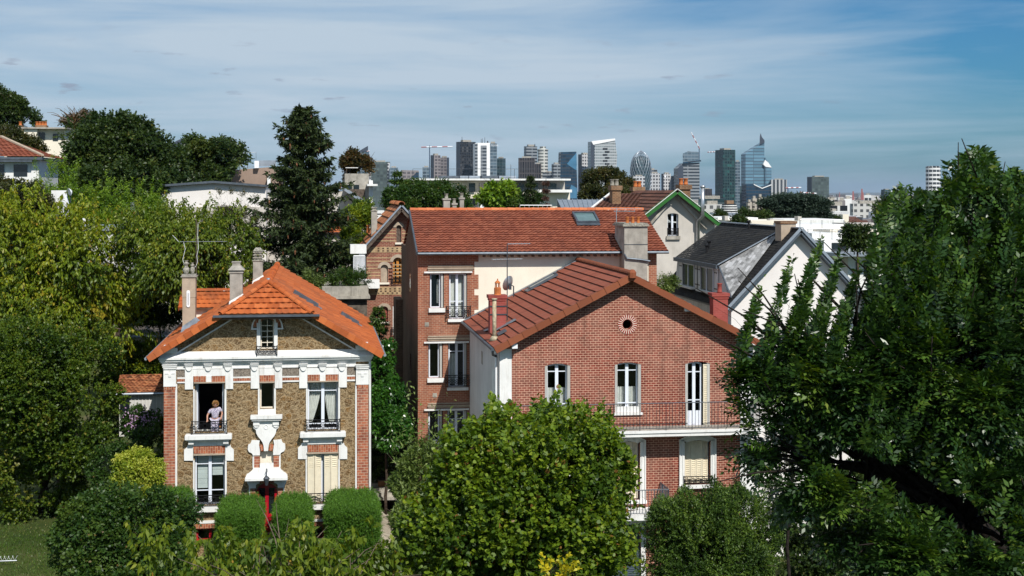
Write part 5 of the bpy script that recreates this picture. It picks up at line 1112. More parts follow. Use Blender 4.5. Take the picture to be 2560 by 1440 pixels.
for i, w in enumerate(W3):
    x0, x1, z0, z1 = w; door = i % 2; wi = window(h3, Y3, x0 + .04, x1 - (.16 if not door else .12), z0, z1, rows=() if not door else ((.62,) if i < 2 else (.2,)), leaves=2 if door else 1, stile=.12, frame=.06)
    m = MB(); [m.box(x1 - .14 + .035 * k, x1 - .115 + .035 * k, Y3 + .02, Y3 + .19, z0 + .02, z1 - .03) for k in range(3)]; m.build('folded_shutter', M['shutter_grey'], wi)
    m = MB(); m.box(x0 - .05, x1 + .05, Y3 - .14, Y3 + .1, z0 - (.20 if not door else .14), z0 - .001); m.build('sill', M['white'], h3)
    if door:
        scrollwork(h3, x0 - .12, x1 + .14, z0 + .03, z0 + .62, Y3 - .2, n=4, ret=.19)
        if i < 2: curtain(wi, x0 + .08, x1 - .18, z0 + .1, z1 - .1, Y3 + .4, folds=9)
        else: curtain(wi, x0 + .08, (x0 + x1) / 2 - .03, z0 + .1, z1 - .55, Y3 + .4, folds=3)
    elif i == 0: curtain(wi, x0 + .38, x0 + .62, z0 + .2, z1 - .3, Y3 + .42, folds=2, amp=.05)
for pa, pb, py in ((1060, 1180, 680), (1060, 1172, 855), (1060, 1172, 1023)):
    m = MB(); m.box(P3.x(pa), P3.x(pb), Y3 - .13, Y3 + .01, P3.z(1120, py + 2.2), P3.z(1120, py - 1.5)); m.build('shutter_box_ledge', M['white'], h3)
    m = MB(); z = P3.z(1120, py - 8); x0, x1 = P3.x(pa + 10), min(P3.x(pb + 6), x3b - .05); m.box(x0, x1, Y3 - .07, Y3 + .01, z - .08, z); m.box(x0 - .03, x1 + .03, Y3 - .12, Y3 + .01, z, z + .06); m.box(x0, x1, Y3 - .05, Y3 + .01, z + .1, z + .16); m.build('string_course', M['cement_warm'], h3)
for px, py in ((1067, 811), (1087, 988)): m = MB(); c = P3.p(px, py); m.box(c.x - .1, c.x + .1, Y3 - .02, Y3 + .01, c.z - .1, c.z + .1); m.box(c.x - .06, c.x + .06, Y3 - .03, Y3 - .019, c.z - .06, c.z + .06); m.build('air_brick', M['concrete'], h3)
# roof
xe0, xe1 = Plane(68.0).x(1044), Plane(68.0).x(1671); nr = (zr3 - ze3) / (Yr3 - 68.0)
A, B, C, D = Vector((xe0, 68.0, ze3)), Vector((xe1, 68.0, ze3)), Vector((xe1, Yr3, zr3)), Vector((xe0, Yr3, zr3)); m = MB(); n3 = tile_slope(m, A, B, C, D, .335, .235, .035, .055, prof=(1, .5, .0, .5), shift=False)
A_, B_ = Vector((xe0, 79.2, ze3)), Vector((xe1, 79.2, ze3)); tile_slope(m, B_, A_, D, C, .335, .47, .03, .045); rs = m.build('roof_slope', M['tile_red'], h3)
m = MB(); n_ = deck(m, A, B, C, D, n3, .1); m.build('roof_boards', M['soffit'], rs); m = MB(); ridge_run(m, D + Vector((0, 0, .02)), C + Vector((0, 0, .02)), .13, .42); m.build('ridge_tiles', M['tile_ridge'], h3)
m = MB(); m.tube([A + Vector((0, -.09, -.05)), B + Vector((0, -.09, -.05))], .07, 8); m.build('gutter', M['zinc_dark'], h3)
m = MB(); m.obox(A + Vector((-.03, 0, -.10)), D + Vector((-.03, 0, -.10)), (1, 0, 0), (0, -nr, 1), .08, .16); m.build('verge_board', M['zinc_dark'], h3)
for k in range(24): m = MB(); x = x3b + .4 + k * 8.2 / 24; m.box(x, x + .1, 68.12, Y3 + .01, ze3 - .24, ze3 - .14); m.build('rafter_end', M['soffit'], h3)
def on3(px, py, l=0): return hit(px, py, A + n3 * .05, n3) + n3 * l
u3 = (D - A).normalized(); p = on3(1470, 560, .03); q = on3(1462, 536, .03); Ls = (q - p).dot(u3); m = MB(); hwid = .55
for s in (-1, 1): m.obox(p + Vector((s * hwid, 0, 0)), p + Vector((s * hwid, 0, 0)) + u3 * Ls, (1, 0, 0), n3, .1, .14)
m.obox(p, p + u3 * .1, (1, 0, 0), n3, 1.0, .12); m.obox(p + u3 * (Ls - .1), p + u3 * Ls, (1, 0, 0), n3, 1.0, .14); m.obox(p - u3 * .28, p - u3 * .002, (1, 0, 0), n3, 1.2, .03); rw = m.build('roof_window', M['zinc_dark'], h3)
m = MB(); m.obox(p + u3 * .1 + n3 * .06, p + u3 * (Ls - .1) + n3 * .06, (1, 0, 0), n3, .99, .02); m.build('pane', m_plain('green_roof_glass', (0.10, 0.17, 0.17), .12, .6, var=.15), rw)
# cement chimney breast standing in front of the eaves
PC = Plane(67.4); x0, x1 = PC.x(1561), PC.x(1619); zt = PC.z(1590, 566); m = MB(); m.box(x0, x1, 67.4, 69.6, -1, zt); c3 = m.build('chimney_breast', M['cement'], h3)
m = MB(); m.box(x0 - .1, x1 + .06, 67.3, 69.7, zt, zt + .1); m.box(x0 - .03, x1 + .0, 67.36, 69.64, zt + .1, zt + .16); m.build('chimney_cap', M['pot_old'], c3); pots(c3, [(PC.x(q), 67.75, zt + .12) for q in (1572.5, 1586, 1599.5)], .095, .34)
m = MB(); zz = PC.z(1590, 648); m.tube([(x0 - .02, 67.33, zz + .25), (x0 + .1, 67.32, zz + .05), (x0 + .8, 67.32, zz - .02), (x1 + .1, 67.32, zz - .1)], .05, 8); m.build('gutter_pipe', M['zinc_dark'], c3)
m = MB(); zz = PC.z(1590, 612); m.box(x0 - .01, x1 + .01, 67.385, 67.4, zz, zz + .03); m.build('strap', M['iron_grey'], c3)
ap = on3(1541, 602); PA = Plane(ap.y); antenna('tv_antenna', 'steel mast aerial standing on the red roof beside the big cement chimney', tuple(ap), PA.z(1541, 520) - ap.z, [(PA.z(1541, 522) - ap.z, 1.5, -20, 10, .22, .5), (PA.z(1541, 524) - ap.z - .08, 1.0, -20, 5, .1, .4)])
pr = [(Plane(76.5).x(q), 76.5) for q in (1117, 1136, 1155)]
for i, (q, tp, w) in enumerate(((1117, 500, 16), (1136.5, 512, 10), (1155, 498, 10))):
    Pq = Plane(77.0); m = MB(); zt = Pq.z(q, tp); r = w * Pq.m(q) / 2; xx = Pq.x(q); m.box(xx - r, xx + r, 77.0, 77.5, zr3 - 1.5, zt); c_ = m.build('chimney', M['cement'], h3); m = MB(); m.box(xx - r - .05, xx + r + .05, 76.95, 77.55, zt, zt + .09); m.build('chimney_cap', M['cement'], c_); pots(c_, [(xx, 77.25, zt + .08)], .11, .26, 'pot_old')
# ------------------------------------------------------------------ ground
def sm(a, b, x): t = np.clip((x - a) / (b - a), 0, 1); return t * t * (3 - 2 * t)
def ground_h(x, y):
    h = -2.2 * sm(2.0, 6.5, x) * (1 - sm(90, 110, y)) - 5 * sm(70, 150, y) - 47 * sm(150, 900, y) * 1.0 + 13 * sm(85, 130, y) * sm(2, -28, x) * (1 - sm(200, 700, y))
    return h + 60 * sm(14000, 30000, y) * (.5 + .5 * np.sin(x / 2600 + 1)) * .9
gx = np.concatenate([-np.geomspace(40, 16000, 40)[::-1], np.linspace(-38, 50, 60), np.geomspace(52, 22000, 44)]); gy = np.concatenate([np.linspace(-60, 130, 90), np.geomspace(133, 42000, 80)])
GX, GY = np.meshgrid(gx, gy); GZ = ground_h(GX, GY) - .02; nx, ny = len(gx), len(gy)
m = MB(); m.v = [tuple(map(float, p)) for p in zip(GX.ravel(), GY.ravel(), GZ.ravel())]; m.f = [(j * nx + i, j * nx + i + 1, (j + 1) * nx + i + 1, (j + 1) * nx + i) for j in range(ny - 1) for i in range(nx - 1)]; m.mi = [0] * len(m.f); m.t = [0.5] * len(m.f)
g = Mat('ground_soil_and_city'); f = g.noise(.35, 8, .7); c = g.ramp(f, [(.35, (.035, .055, .014)), (.55, (.06, .075, .02)), (.7, (.12, .10, .06))]); sp = g.n('ShaderNodeSeparateXYZ'); g.L.new(g.obj(), sp.inputs[0])
far = g.ramp(g.noise(.02, 6, .7), [(.4, (.07, .085, .055)), (.6, (.2, .195, .18))]); c = g.mix(g.math('MULTIPLY', g.math('SUBTRACT', sp.outputs[1], float(-GY.mean()) * 0 + 300 - GY.mean()), .004, True), c, far)
g.col(c, .95, .1); gr = m.build('ground', g.m, None, True); tag(gr, kind='structure')
def sheet_z(name, x0, x1, y0, y1, z, mat, nx=2, ny=2):
    m = MB(); m.v = [(x0 + (x1 - x0) * i / nx, y0 + (y1 - y0) * j / ny, z + float(ground_h(x0 + (x1 - x0) * i / nx, y0 + (y1 - y0) * j / ny))) for j in range(ny + 1) for i in range(nx + 1)]
    m.f = [(j * (nx + 1) + i, j * (nx + 1) + i + 1, (j + 1) * (nx + 1) + i + 1, (j + 1) * (nx + 1) + i) for j in range(ny) for i in range(nx)]; m.mi = [0] * len(m.f); m.t = [.5] * len(m.f)
    o = m.build(name, mat); tag(o, kind='structure'); return o
pv = Mat('crazy_paving'); vo = pv.n('ShaderNodeTexVoronoi', feature='DISTANCE_TO_EDGE'); vo.inputs['Scale'].default_value = 1.5; pv.L.new(pv.obj(), vo.inputs['Vector']); vc = pv.n('ShaderNodeTexVoronoi'); vc.inputs['Scale'].default_value = 1.5; pv.L.new(pv.obj(), vc.inputs['Vector'])
sc_ = pv.n('ShaderNodeSeparateColor'); pv.L.new(vc.outputs['Color'], sc_.inputs[0]); c = pv.ramp(sc_.outputs[0], [(0, (.34, .29, .22)), (1, (.48, .43, .34))]); c = pv.mix(pv.ramp(vo.outputs['Distance'], [(.01, (1, 1, 1)), (.04, (0, 0, 0))]), c, (.13, .11, .085)); c = pv.mix(pv.ramp(pv.noise(1.2, 6, .7), [(.5, (0, 0, 0)), (.8, (.6,) * 3)]), c, (.18, .15, .11)); pv.col(c, .9, .2)
m = MB(); px0, px1 = X(955), X(1034); yy = 50.0; z = 0.0
sheet_z('garden_path', px0, px1, 46, 70.5, .03, pv.m, 1, 1); sheet_z('front_path', X(540), X(1034), 55.5, 58.6, .034, pv.m, 1, 1)
m = MB()
for k in range(6): m.box(px0, px1, 70.6 + k * .45, 75, .04, .14 + k * .16)
s_ = m.build('garden_steps', M['concrete']); tag(s_, 'pale stone garden steps at the far end of the path beside the millstone house', 'steps')
road = sheet_z('road', -60, 60, 28, 36, .04, m_plain('asphalt', (.05, .05, .052), .9, .2, var=.15, scale=2), 60, 1)
sheet_z('pavement', -60, 60, 36.2, 39, .14, m_plain('pavement_concrete', (.3, .29, .27), .9, .2, var=.1), 60, 1)
# lawn: real blades over the patch left of the shrubs
n = 60000; P = np.stack([rng.uniform(-24, -6.5, n), rng.uniform(50, 72, n), np.zeros(n)], 1); P[:, 2] = ground_h(P[:, 0], P[:, 1]) - .02; D = rng.normal(size=(n, 3)) * .45; D[:, 2] = 1
pt_ = np.sin(P[:, 0] * 1.1 + 2) * np.sin(P[:, 1] * .9) + np.sin(P[:, 0] * .37 + P[:, 1] * .5); k = rng.random(n) < np.clip(.75 + .35 * pt_, .12, 1)
M['grass'] = m_leaf('grass_blade', [(0, (.035, .075, .010)), (.6, (.075, .135, .016)), (1, (.22, .20, .07))], trans=.2)
lw = leaf_mesh('lawn', P[k], D[k], rng.normal(size=(k.sum(), 3)), rng.uniform(.06, .15, k.sum()), rng.uniform(.008, .018, k.sum()), M['grass'], None, rng.random(k.sum()) * .7 + .15 - .15 * pt_[k]); tag(lw, 'short patchy summer lawn at lower left', 'grass', kind='stuff')

# ------------------------------------------------------------------ narrow house of banded brick
Y4 = 89.0; P4 = Plane(Y4); h4 = thing('banded_brick_house', 'narrow red and cream banded brick house with a steep gable between spruce and tall house', 'house', (P4.x(1000), Y4 + 4, -3))
V4 = Plane(88.3); xr4 = V4.x(1004); zr4 = V4.z(1004, 514); xl4 = V4.x(904); zl4 = V4.z(904, 626); s4 = (zr4 - zl4) / (xr4 - xl4); x40, x41 = P4.x(916), 2 * xr4 - P4.x(916); zt4 = lambda x: zr4 - s4 * abs(x - xr4) - .25
def R4(pl, pt, pr, pb): c = (pl + pr) / 2; return P4.x(pl), P4.x(pr), P4.z(c, pb), P4.z(c, pt)
A1, A2, A3, A4, A5 = R4(991, 563, 1003, 606), R4(983, 644, 1006, 710), R4(952, 662, 970, 706), R4(951, 766, 970, 804), R4(982, 764, 1006, 838)
m = MB(); wall_plate(m, [(x40, -3), (x41, -3), (x41, zt4(x41)), (xr4, zt4(xr4)), (x40, zt4(x40))], [arch_pts(*a, (a[1] - a[0]) * .45) for a in (A1, A2, A3, A4)] + [rect_pts(*A5)], Y4, .35); m.build('front_wall', M['brick_band'], h4)
shell(h4, x40, x41, Y4 + .351, 99.5, -3, zt4(x40), ('grey_wall', 'brick_band', 'brick_band'), [(x40 + .3, -3), (x41 - .3, -3), (x41 - .3, zt4(x41)), (xr4, zt4(xr4)), (x40 + .3, zt4(x40))], (P4.z(960, 850), P4.z(960, 722)))
for y0, y1 in ((575, 577), (583, 585.5), (592, 594.5), (601, 603.5), (617, 631), (643, 645.5), (652, 654.5), (661, 663.5), (670, 672.5), (679, 681.5), (688, 690.5), (697, 699.5), (717, 737)):
    z0, z1 = P4.z(960, y1), P4.z(960, y0); xa = max(x40 + .02, xr4 - (zr4 - .3 - z1) / s4); spans = [(xa, x41 - .05)]
    for a in (A1, A2, A3):
        if a[2] < z1 and a[3] > z0: spans = [q for s_, e_ in spans for q in ((s_, a[0] - .05), (a[1] + .05, e_)) if q[1] - q[0] > .05]
    m = MB()
    for s_, e_ in spans: m.box(s_, e_, Y4 - .012, Y4 + .01, z0, z1)
    if spans: m.build('cream_band', M['brick_cream'], h4)
for yb_ in (621, 627, 722, 728, 733):
    for k in range(7): m = MB(); x = x40 + .55 + k * .29 + (yb_ % 2) * .14; z = P4.z(960, yb_); m.box(x, x + .12, Y4 - .02, Y4 - .011, z - .045, z + .045); m.build('dark_header_brick', M['brick_dark'], h4)
for a in (A1, A2, A3, A4):
    m = MB(); c = (a[0] + a[1]) / 2; r = (a[1] - a[0]) / 2; zc_ = a[3] - r * .9; i_ = arc_pts(c, zc_, r + .01, 0, 180, 10, r * .9 + .01); o = arc_pts(c, zc_, r + .2, 0, 180, 10, r * .9 + .2)
    for k in range(10): m.prism([i_[k], o[k], o[k + 1], i_[k + 1]], Y4 - .05, Y4 + .01)
    m.build('arch_moulding', M['cement_warm'], h4)
for a, mt in ((A1, 'wood'), (A3, 'cement_warm'), (A4, 'brick_paint')): m = MB(); m.box(a[0], a[1], Y4 + .15, Y4 + .2, a[2], a[3]); m.build('blind_infill', M[mt], h4); m = MB(); m.box(a[0] - .08, a[1] + .08, Y4 - .12, Y4 + .1, a[2] - .12, a[2]); m.build('sill', M['cream_wall'], h4)
window(h4, Y4, *A2, rise=(A2[1] - A2[0]) * .45, rows=(), mat='wood_orange', leaves=2, frame=.1, stile=.16); wi = window(h4, Y4, *A5, rows=(), leaves=1); shutter(wi, A5[0], A5[1], A5[2], A5[3] - .05, Y4 + .05, 0, 'white')
scrollwork(h4, A2[0] - .1, A2[1], A2[2], A2[2] + .45, Y4 - .15, n=3); scrollwork(h4, A5[0] - .1, A5[1], A5[2], A5[2] + .5, Y4 - .15, n=3)
for s in (-1, 1):
    A = Vector((xr4 + s * (xr4 - xl4), 88.3, zl4)); B = A + Vector((0, 11, 0)); D = Vector((xr4, 88.3, zr4)); C = D + Vector((0, 11, 0)); m = MB(); n = tile_slope(m, A, B, C, D, .5, .3, .04, .07); rs = m.build('roof_slope', M['tile_old'], h4); m = MB(); deck(m, A, B, C, D, n, .14); m.build('roof_boards', M['wood'], rs)
    m = MB(); m.obox(A + Vector((0, -.05, -.04)), D + Vector((0, -.05, -.04)), (0, 1, 0), n, .07, .10); m.build('verge_flashing', M['zinc'], h4); m = MB(); m.obox(A + Vector((0, .05, -.36)), D + Vector((0, .05, -.36)), (0, 1, 0), n, .09, .24); m.build('bargeboard', M['wood'], h4)
m = MB(); ridge_run(m, D + Vector((0, 0, .06)), C + Vector((0, 0, .06)), .2, .5); m.build('ridge_tiles', M['tile_old'], h4)
PC = Plane(90.2); x0, x1 = PC.x(928.5), PC.x(943); zt = PC.z(936, 528); m = MB(); m.box(x0, x1, 90.2, 90.8, zl4, zt); c = m.build('chimney', M['cement'], h4); m = MB(); m.box(x0 - .04, x1 + .04, 90.16, 90.84, zt, zt + .06); m.box(x0 + .05, x1 - .05, 90.25, 90.75, zt + .06, zt + .2); m.box(x0, x1, 90.2, 90.8, zt + .2, zt + .26); m.build('chimney_cap', M['pot_old'], c)
pots(h4, [(PC.x(921), 91, PC.z(921, 583))], .12, .5)
m = MB(); m.tube([(x40 - .15, Y4 - .1, zl4), (x40 - .15, Y4 - .1, -3)], .06, 8); m.build('downpipe', M['zinc'], h4)
# terrace beside it
Yt = 84.0; PT = Plane(Yt); t = thing('garden_terrace', 'weathered concrete roof terrace with white railings beside the banded brick house', 'terrace', (PT.x(865), Yt + 3, -3))
m = MB(); m.box(PT.x(805), PT.x(921), Yt, Yt + 5, PT.z(860, 740), PT.z(860, 717)); m.build('parapet', M['concrete'], t); m = MB(); m.box(PT.x(800), PT.x(925), Yt - .2, Yt + 5, PT.z(860, 747), PT.z(860, 740.2)); m.build('cornice', M['concrete'], t); m = MB(); m.box(PT.x(808), PT.x(918), Yt + .2, Yt + 5, -3, PT.z(860, 747.2)); m.build('wall', m_plain('dark_terrace_wall', (.13, .11, .09), .95, .1, var=.3), t)  # wall below the cornice is darker than the parapet
PR = Plane(88); x0, x1 = PR.x(884), PR.x(912)
m = MB()
for k in range(10): x = x0 + (x1 - x0) * k / 9; m.tube([(x, 88, PR.z(898, 700)), (x, 88, PR.z(898, 640))], .025, 4)
m.box(x0, x1, 87.96, 88.04, PR.z(898, 641), PR.z(898, 638)); m.build('white_railing', M['white_clean'], t)
m = MB(); m.box(x1 - .35, x1, 88.1, 88.5, PR.z(898, 722), PR.z(898, 628)); m.box(x0 - .2, x1 + .1, 88.0, 89.2, PR.z(898, 634), PR.z(898, 612)); m.box(x0 - .2, x0 + 1.6, 88.2, 89, PR.z(898, 722), PR.z(898, 700)); m.build('porch', M['white'], t)

# ------------------------------------------------------------------ beige house with green bargeboards
Y5 = 88.0; P5 = Plane(Y5); h5 = thing('green_gabled_house', 'beige rendered house with green bargeboards and dark brown tiles', 'house', (P5.x(1700), Y5 + 4, -5))
V5 = Plane(87.3); xr5 = V5.x(1693); zr5 = V5.z(1693, 476); xl5 = V5.x(1606); zl5 = V5.z(1606, 545); s5 = (zr5 - zl5) / (xr5 - xl5); rr5 = V5.x(1797); zrr = zr5 - s5 * (rr5 - xr5); x50, x51 = P5.x(1617), P5.x(1789); zt5 = lambda x: zr5 - s5 * abs(x - xr5) - .2
w = P5.x(1669), P5.x(1696), P5.z(1682, 590), P5.z(1682, 533)
m = MB(); wall_plate(m, [(x50, -5), (x51, -5), (x51, zt5(x51)), (xr5, zt5(xr5)), (x50, zt5(x50))], [arch_pts(*w, .08)], Y5, .35); m.build('front_wall', M['beige_wall'], h5); shell(h5, x50, x51, Y5 + .351, 100, -5, zt5(x51), ('beige_wall',) * 3, [(x50 + .3, -5), (x51 - .3, -5), (x51 - .3, zt5(x51)), (xr5, zt5(xr5)), (x50 + .3, zt5(x50))], (w[2] - .3,))
window(h5, Y5, *w, rows=(), stile=.12); m = MB(); m.box(w[0] - .1, w[1] + .1, Y5 - .15, Y5 + .1, w[2] - .22, w[2]); m.build('sill', M['concrete'], h5); scrollwork(h5, w[0], w[1], w[2] + .02, w[2] + .5, Y5 - .02, n=3)
for s in (-1, 1):
    e = xl5 if s < 0 else rr5; A = Vector((e, 87.3, zr5 - s5 * abs(e - xr5))); B = A + Vector((0, 12, 0)); D = Vector((xr5, 87.3, zr5)); C = D + Vector((0, 12, 0)); m = MB(); n = tile_slope(m, A, B, C, D, .34, .26, .03, .05); rs = m.build('roof_slope', M['tile_brown'], h5); m = MB(); deck(m, A, B, C, D, n, .12); m.build('roof_boards', M['concrete'], rs)
    m = MB(); m.obox(A + Vector((0, -.06, -.22)), D + Vector((0, -.06, -.22)), (0, 1, 0), n, .07, .30); m.build('bargeboard', M['green'], h5); m = MB(); m.obox(A + Vector((0, -.08, .082)), D + Vector((0, -.08, .082)), (0, 1, 0), n, .14, .035); m.build('verge_trim', M['white'], h5)
    m = MB(); m.obox(A + Vector((-s * .7, .45, -.40)), D + Vector((0, .45, -.40)), (0, 1, 0), n, .12, .16); m.build('inner_rafter', M['concrete'], h5)
PR = Plane(96.0); zq = PR.z(1620, 484); PE = Plane(91.5); A, B, C, D = PE.p(1480, 521), PE.p(1640, 521), PR.p(1690, 484), PR.p(1527, 486); B.z = A.z; C.z = D.z = zq; m = MB(); n = tile_slope(m, A, B, C, D, .36, .28, .03, .05); rs = m.build('main_roof', M['tile_brown'], h5); m = MB(); deck(m, A, B, C, D, n, .12); m.build('roof_boards', M['soffit'], rs)
m = MB(); m.obox(A, D, (1, 0, 0), n, .15, .1); m.build('hip_flashing', M['white'], h5); m = MB(); m.obox(A + Vector((1, -.1, -.35)), B + Vector((.8, -.1, -.35)), (0, 1, 0), (0, 0, 1), .1, .28); m.build('eaves_board', M['white'], h5); m = MB(); m.box(A.x + .5, x50, 92.2, 99.5, -5, A.z - .1); m.build('wing_wall', M['beige_wall'], h5)
for px0, px1, pt_, yc, ps in ((1529, 1554, 467, 92.6, (1534, 1545)), (1583, 1611, 470, 99, (1592, 1602)), (1700, 1728, 465, 91, (1707, 1719))):
    PC = Plane(yc); x0, x1 = PC.x(px0), PC.x(px1); zt = PC.z(px0, pt_); m = MB(); m.box(x0 + .05, x1 - .05, yc, yc + .9, zt - 3.2, zt); c = m.build('chimney', M['brick_brown'], h5); m = MB(); m.box(x0 - .04, x1 + .04, yc - .1, yc + 1, zt - .22, zt + .08); m.build('chimney_cap', M['brick_brown'], c)
    pots(c, [(PC.x(q), yc + .45, zt + .08) for q in ps], .16, .42, 'pot' if px0 > 1560 else 'pot_old')
PC = Plane(88.9); m = MB(); z0 = PC.z(1737, 540); m.tube([(PC.x(1733.5), 87.75, P5.z(1735, 700)), (PC.x(1733.5), 87.75, P5.z(1733, 552)), (PC.x(1738), 87.1, PC.z(1738, 540)), (PC.x(1738), 87.1, PC.z(1738, 470))], .12, 10); m.lathe((PC.x(1738), 87.1, PC.z(1738, 470)), [(.12, 0), (.18, .05), (.18, .12), (.05, .2)], 10); m.build('steel_flue', M['steel'], h5, True)
# zinc roofed building between
Yz = 92.0; PZ = Plane(Yz); t = thing('zinc_roofed_building', 'grey standing seam zinc roof with a dark gable behind the long red roof', 'building', (PZ.x(1450), Yz, -5)); A, B = PZ.p(1405, 524), PZ.p(1530, 524); C, D = Plane(95).p(1530, 499), Plane(95).p(1393, 499); B.z = A.z; C.z = D.z; m = MB(); m.add([A, B, C, D], [(0, 1, 2, 3)])
nrm = (B - A).cross(D - A).normalized()
for k in range(12): q = k / 11; p0, p1 = A.lerp(B, q), D.lerp(C, q); m.obox(p0, p1, (1, 0, 0), nrm, .05, .06)
m.build('roof', M['zinc'], t); m = MB(); m.add([A, D, D + Vector((0, 0, -8)), Plane(91).p(1388, 524) + Vector((0, 0, -6)), Plane(91).p(1388, 524)], [(0, 1, 2, 3, 4)]); m.build('gable', M['zinc_dark'], t); m = MB(); m.box(A.x, B.x, Yz + .1, 95, -5, A.z - .02); m.build('wall', M['beige_wall'], t)
t = thing('roof_railing', 'low galvanised railing behind the ridge of the long red roof', 'railing', Plane(90).p(1340, 526)); bar_railing(t, Plane(90).p(1300, 528), Plane(90).p(1380, 528), .38, .3, mat='steel', post=2, r=.02)

# ------------------------------------------------------------------ slate roofed house with the white gable
Y6 = 66.0; P6 = Plane(Y6); h6 = thing('slate_house', 'white gabled house with black slate roof and wide shuttered dormer', 'house', (P6.x(2003), Y6 + 6, -4))
V6 = Plane(65.5); xr6 = V6.x(2003); zr6 = V6.z(2003, 571); xl6 = V6.x(1818); zl6 = V6.z(1818, 772); s6 = (zr6 - zl6) / (xr6 - xl6); Yb6 = 79.0; hw6 = xr6 - xl6
zt6 = lambda x: zr6 - s6 * abs(x - xr6) - .22
m = MB(); wall_plate(m, [(xl6 + .35, -4), (2 * xr6 - xl6 - .35, -4), (2 * xr6 - xl6 - .35, zt6(xl6 + .35)), (xr6, zt6(xr6)), (xl6 + .35, zt6(xl6 + .35))], [], Y6, .3); m.build('front_wall', M['lime_white'], h6)
shell(h6, xl6 + .35, 2 * xr6 - xl6 - .35, Y6 + .301, Yb6 - .3, -4, zt6(xl6 + .35), ('white',) * 3, [(xl6 + .65, -4), (2 * xr6 - xl6 - .65, -4), (2 * xr6 - xl6 - .65, zt6(xl6 + .4)), (xr6, zt6(xr6)), (xl6 + .65, zt6(xl6 + .4))])
for s in (-1, 1):
    A = Vector((xr6 + s * hw6, 65.5, zl6)); B = Vector((xr6 + s * hw6, Yb6, zl6)); C = Vector((xr6, Yb6, zr6)); D = Vector((xr6, 65.5, zr6)); m = MB(); n = tile_slope(m, A, B, C, D, .17, .3, .0, .012, prof=(0, 0)); rs = m.build('roof_slope', M['slate'], h6); m = MB(); deck(m, A, B, C, D, n, .16); m.build('roof_boards', M['zinc_dark'], rs)
    if s < 0: n6, A6 = n, A
    m = MB(); m.obox(A + Vector((0, -.04, -.08)), D + Vector((0, -.04, -.08)), (0, 1, 0), n, .06, .13); m.build('verge_flashing', M['zinc'], h6)
m = MB(); m.obox(D + Vector((0, 0, .0)), C + Vector((0, 0, .0)), (1, 0, 0), (0, 0, 1), .25, .05); m.build('ridge_flashing', M['zinc'], h6)
Bt = hit(1822, 746, A6, n6); Xd = Bt.x; F = lambda px, py: hit(px, py, (Xd, 0, 0), (1, 0, 0)); TR, TL, BL = F(1799, 664), F(1694, 645), F(1688, 705); TL.z = TR.z; BL.z = Bt.z
def yzpoly(pts, x0, x1):
    m = MB(); n_ = len(pts); vs = [(x0, y, z) for y, z in pts] + [(x1, y, z) for y, z in pts]; m.add(vs, [tuple(range(n_)), tuple(range(2 * n_ - 1, n_ - 1, -1))] + [(i, i + n_, (i + 1) % n_ + n_, (i + 1) % n_) for i in range(n_)]); return m
d6 = yzpoly([(Bt.y, Bt.z), (TR.y, TR.z), (TL.y, TL.z), (BL.y, BL.z)], Xd, Xd + .15).build('dormer', M['grey_wall'], h6)
fy = lambda q: TR.y + (TL.y - TR.y) * q; hz = TR.z - Bt.z
for q0, q1 in ((.12, .42), (.56, .86)):
    m = MB(); m.box(Xd - .03, Xd - .005, fy(q0), fy(q1), Bt.z + .12, TR.z - .2); wd = m.build('dormer_window', M['glass_dark'], d6)
    m = MB(); 
    for q in (q0, (q0 + q1) / 2, q1): m.box(Xd - .06, Xd - .031, fy(q) - .05, fy(q) + .05, Bt.z + .1, TR.z - .2)
    m.box(Xd - .061, Xd - .032, fy(q0), fy(q1), TR.z - .24, TR.z - .18); m.build('window_frame', M['frame'], wd)
    for q in (q0 - .075, q1 + .075 - .06):
        m = MB(); m.box(Xd - .09, Xd - .035, fy(q) - .28, fy(q) + .28, Bt.z + .08, TR.z - .16); sh = m.build('shutter', M['white'], d6); m = MB(); [m.box(Xd - .10, Xd - .0905, fy(q) - .26, fy(q) + .26, z_, z_ + .05) for z_ in (Bt.z + .3, TR.z - .4)]; m.build('hinge', M['iron'], sh)
    m = MB(); m.box(Xd - .25, Xd, fy(q0) - .1, fy(q1) + .1, Bt.z + .02, Bt.z + .11); m.build('sill', M['white'], d6)
m = MB(); rx = xr6 - .35; RZ = zr6 - .12; E0 = Vector((Xd - .15, TR.y - .1, TR.z)); E1 = Vector((Xd - .15, TL.y + .1, TR.z)); cA = hit(1827, 744, A6 + n6 * .05, n6); cB = hit(1951, 579, A6 + n6 * .05, n6); rx = cB.x; RZ = cB.z + .03; k0 = cB.copy(); k0.z = RZ; k1 = Vector((rx + .2, Yb6, zr6 - .02)); n = tile_slope(m, E0, E1, Vector((rx, Yb6 - .1, RZ)), k0, .17, .3, 0, .012, prof=(0, 0)); rs = m.build('dormer_roof', M['slate'], h6)
m = MB(); m.obox(E0 - Vector((.03, 0, .16)), E1 - Vector((.03, 0, .16)), (1, 0, 0), (0, 0, 1), .08, .2); m.build('dormer_fascia', M['zinc_dark'], h6); m = MB(); m.obox(E0 + Vector((0, -.03, .02)), k0 + Vector((0, -.03, .02)), (0, 1, 0), (0, 0, 1), .09, .05); m.build('dormer_edge', M['zinc'], h6)
c0 = E0 + Vector((.1, .02, -.03)); c3_ = cA
m = MB(); tile_slope(m, cA, cB, c0 + Vector((.01, .01, .0)), c0, .16, .2, 0, .012, prof=(0, 0)); m.build('dormer_cheek', M['slate_pale'], h6)
m = MB(); m.obox(c3_ + Vector((-.03, -.05, .02)), c0 + Vector((-.05, -.05, 0)), (0, 1, 0), (1, 0, 0), .08, .07); m.build('cheek_edge', M['zinc_dark'], h6)
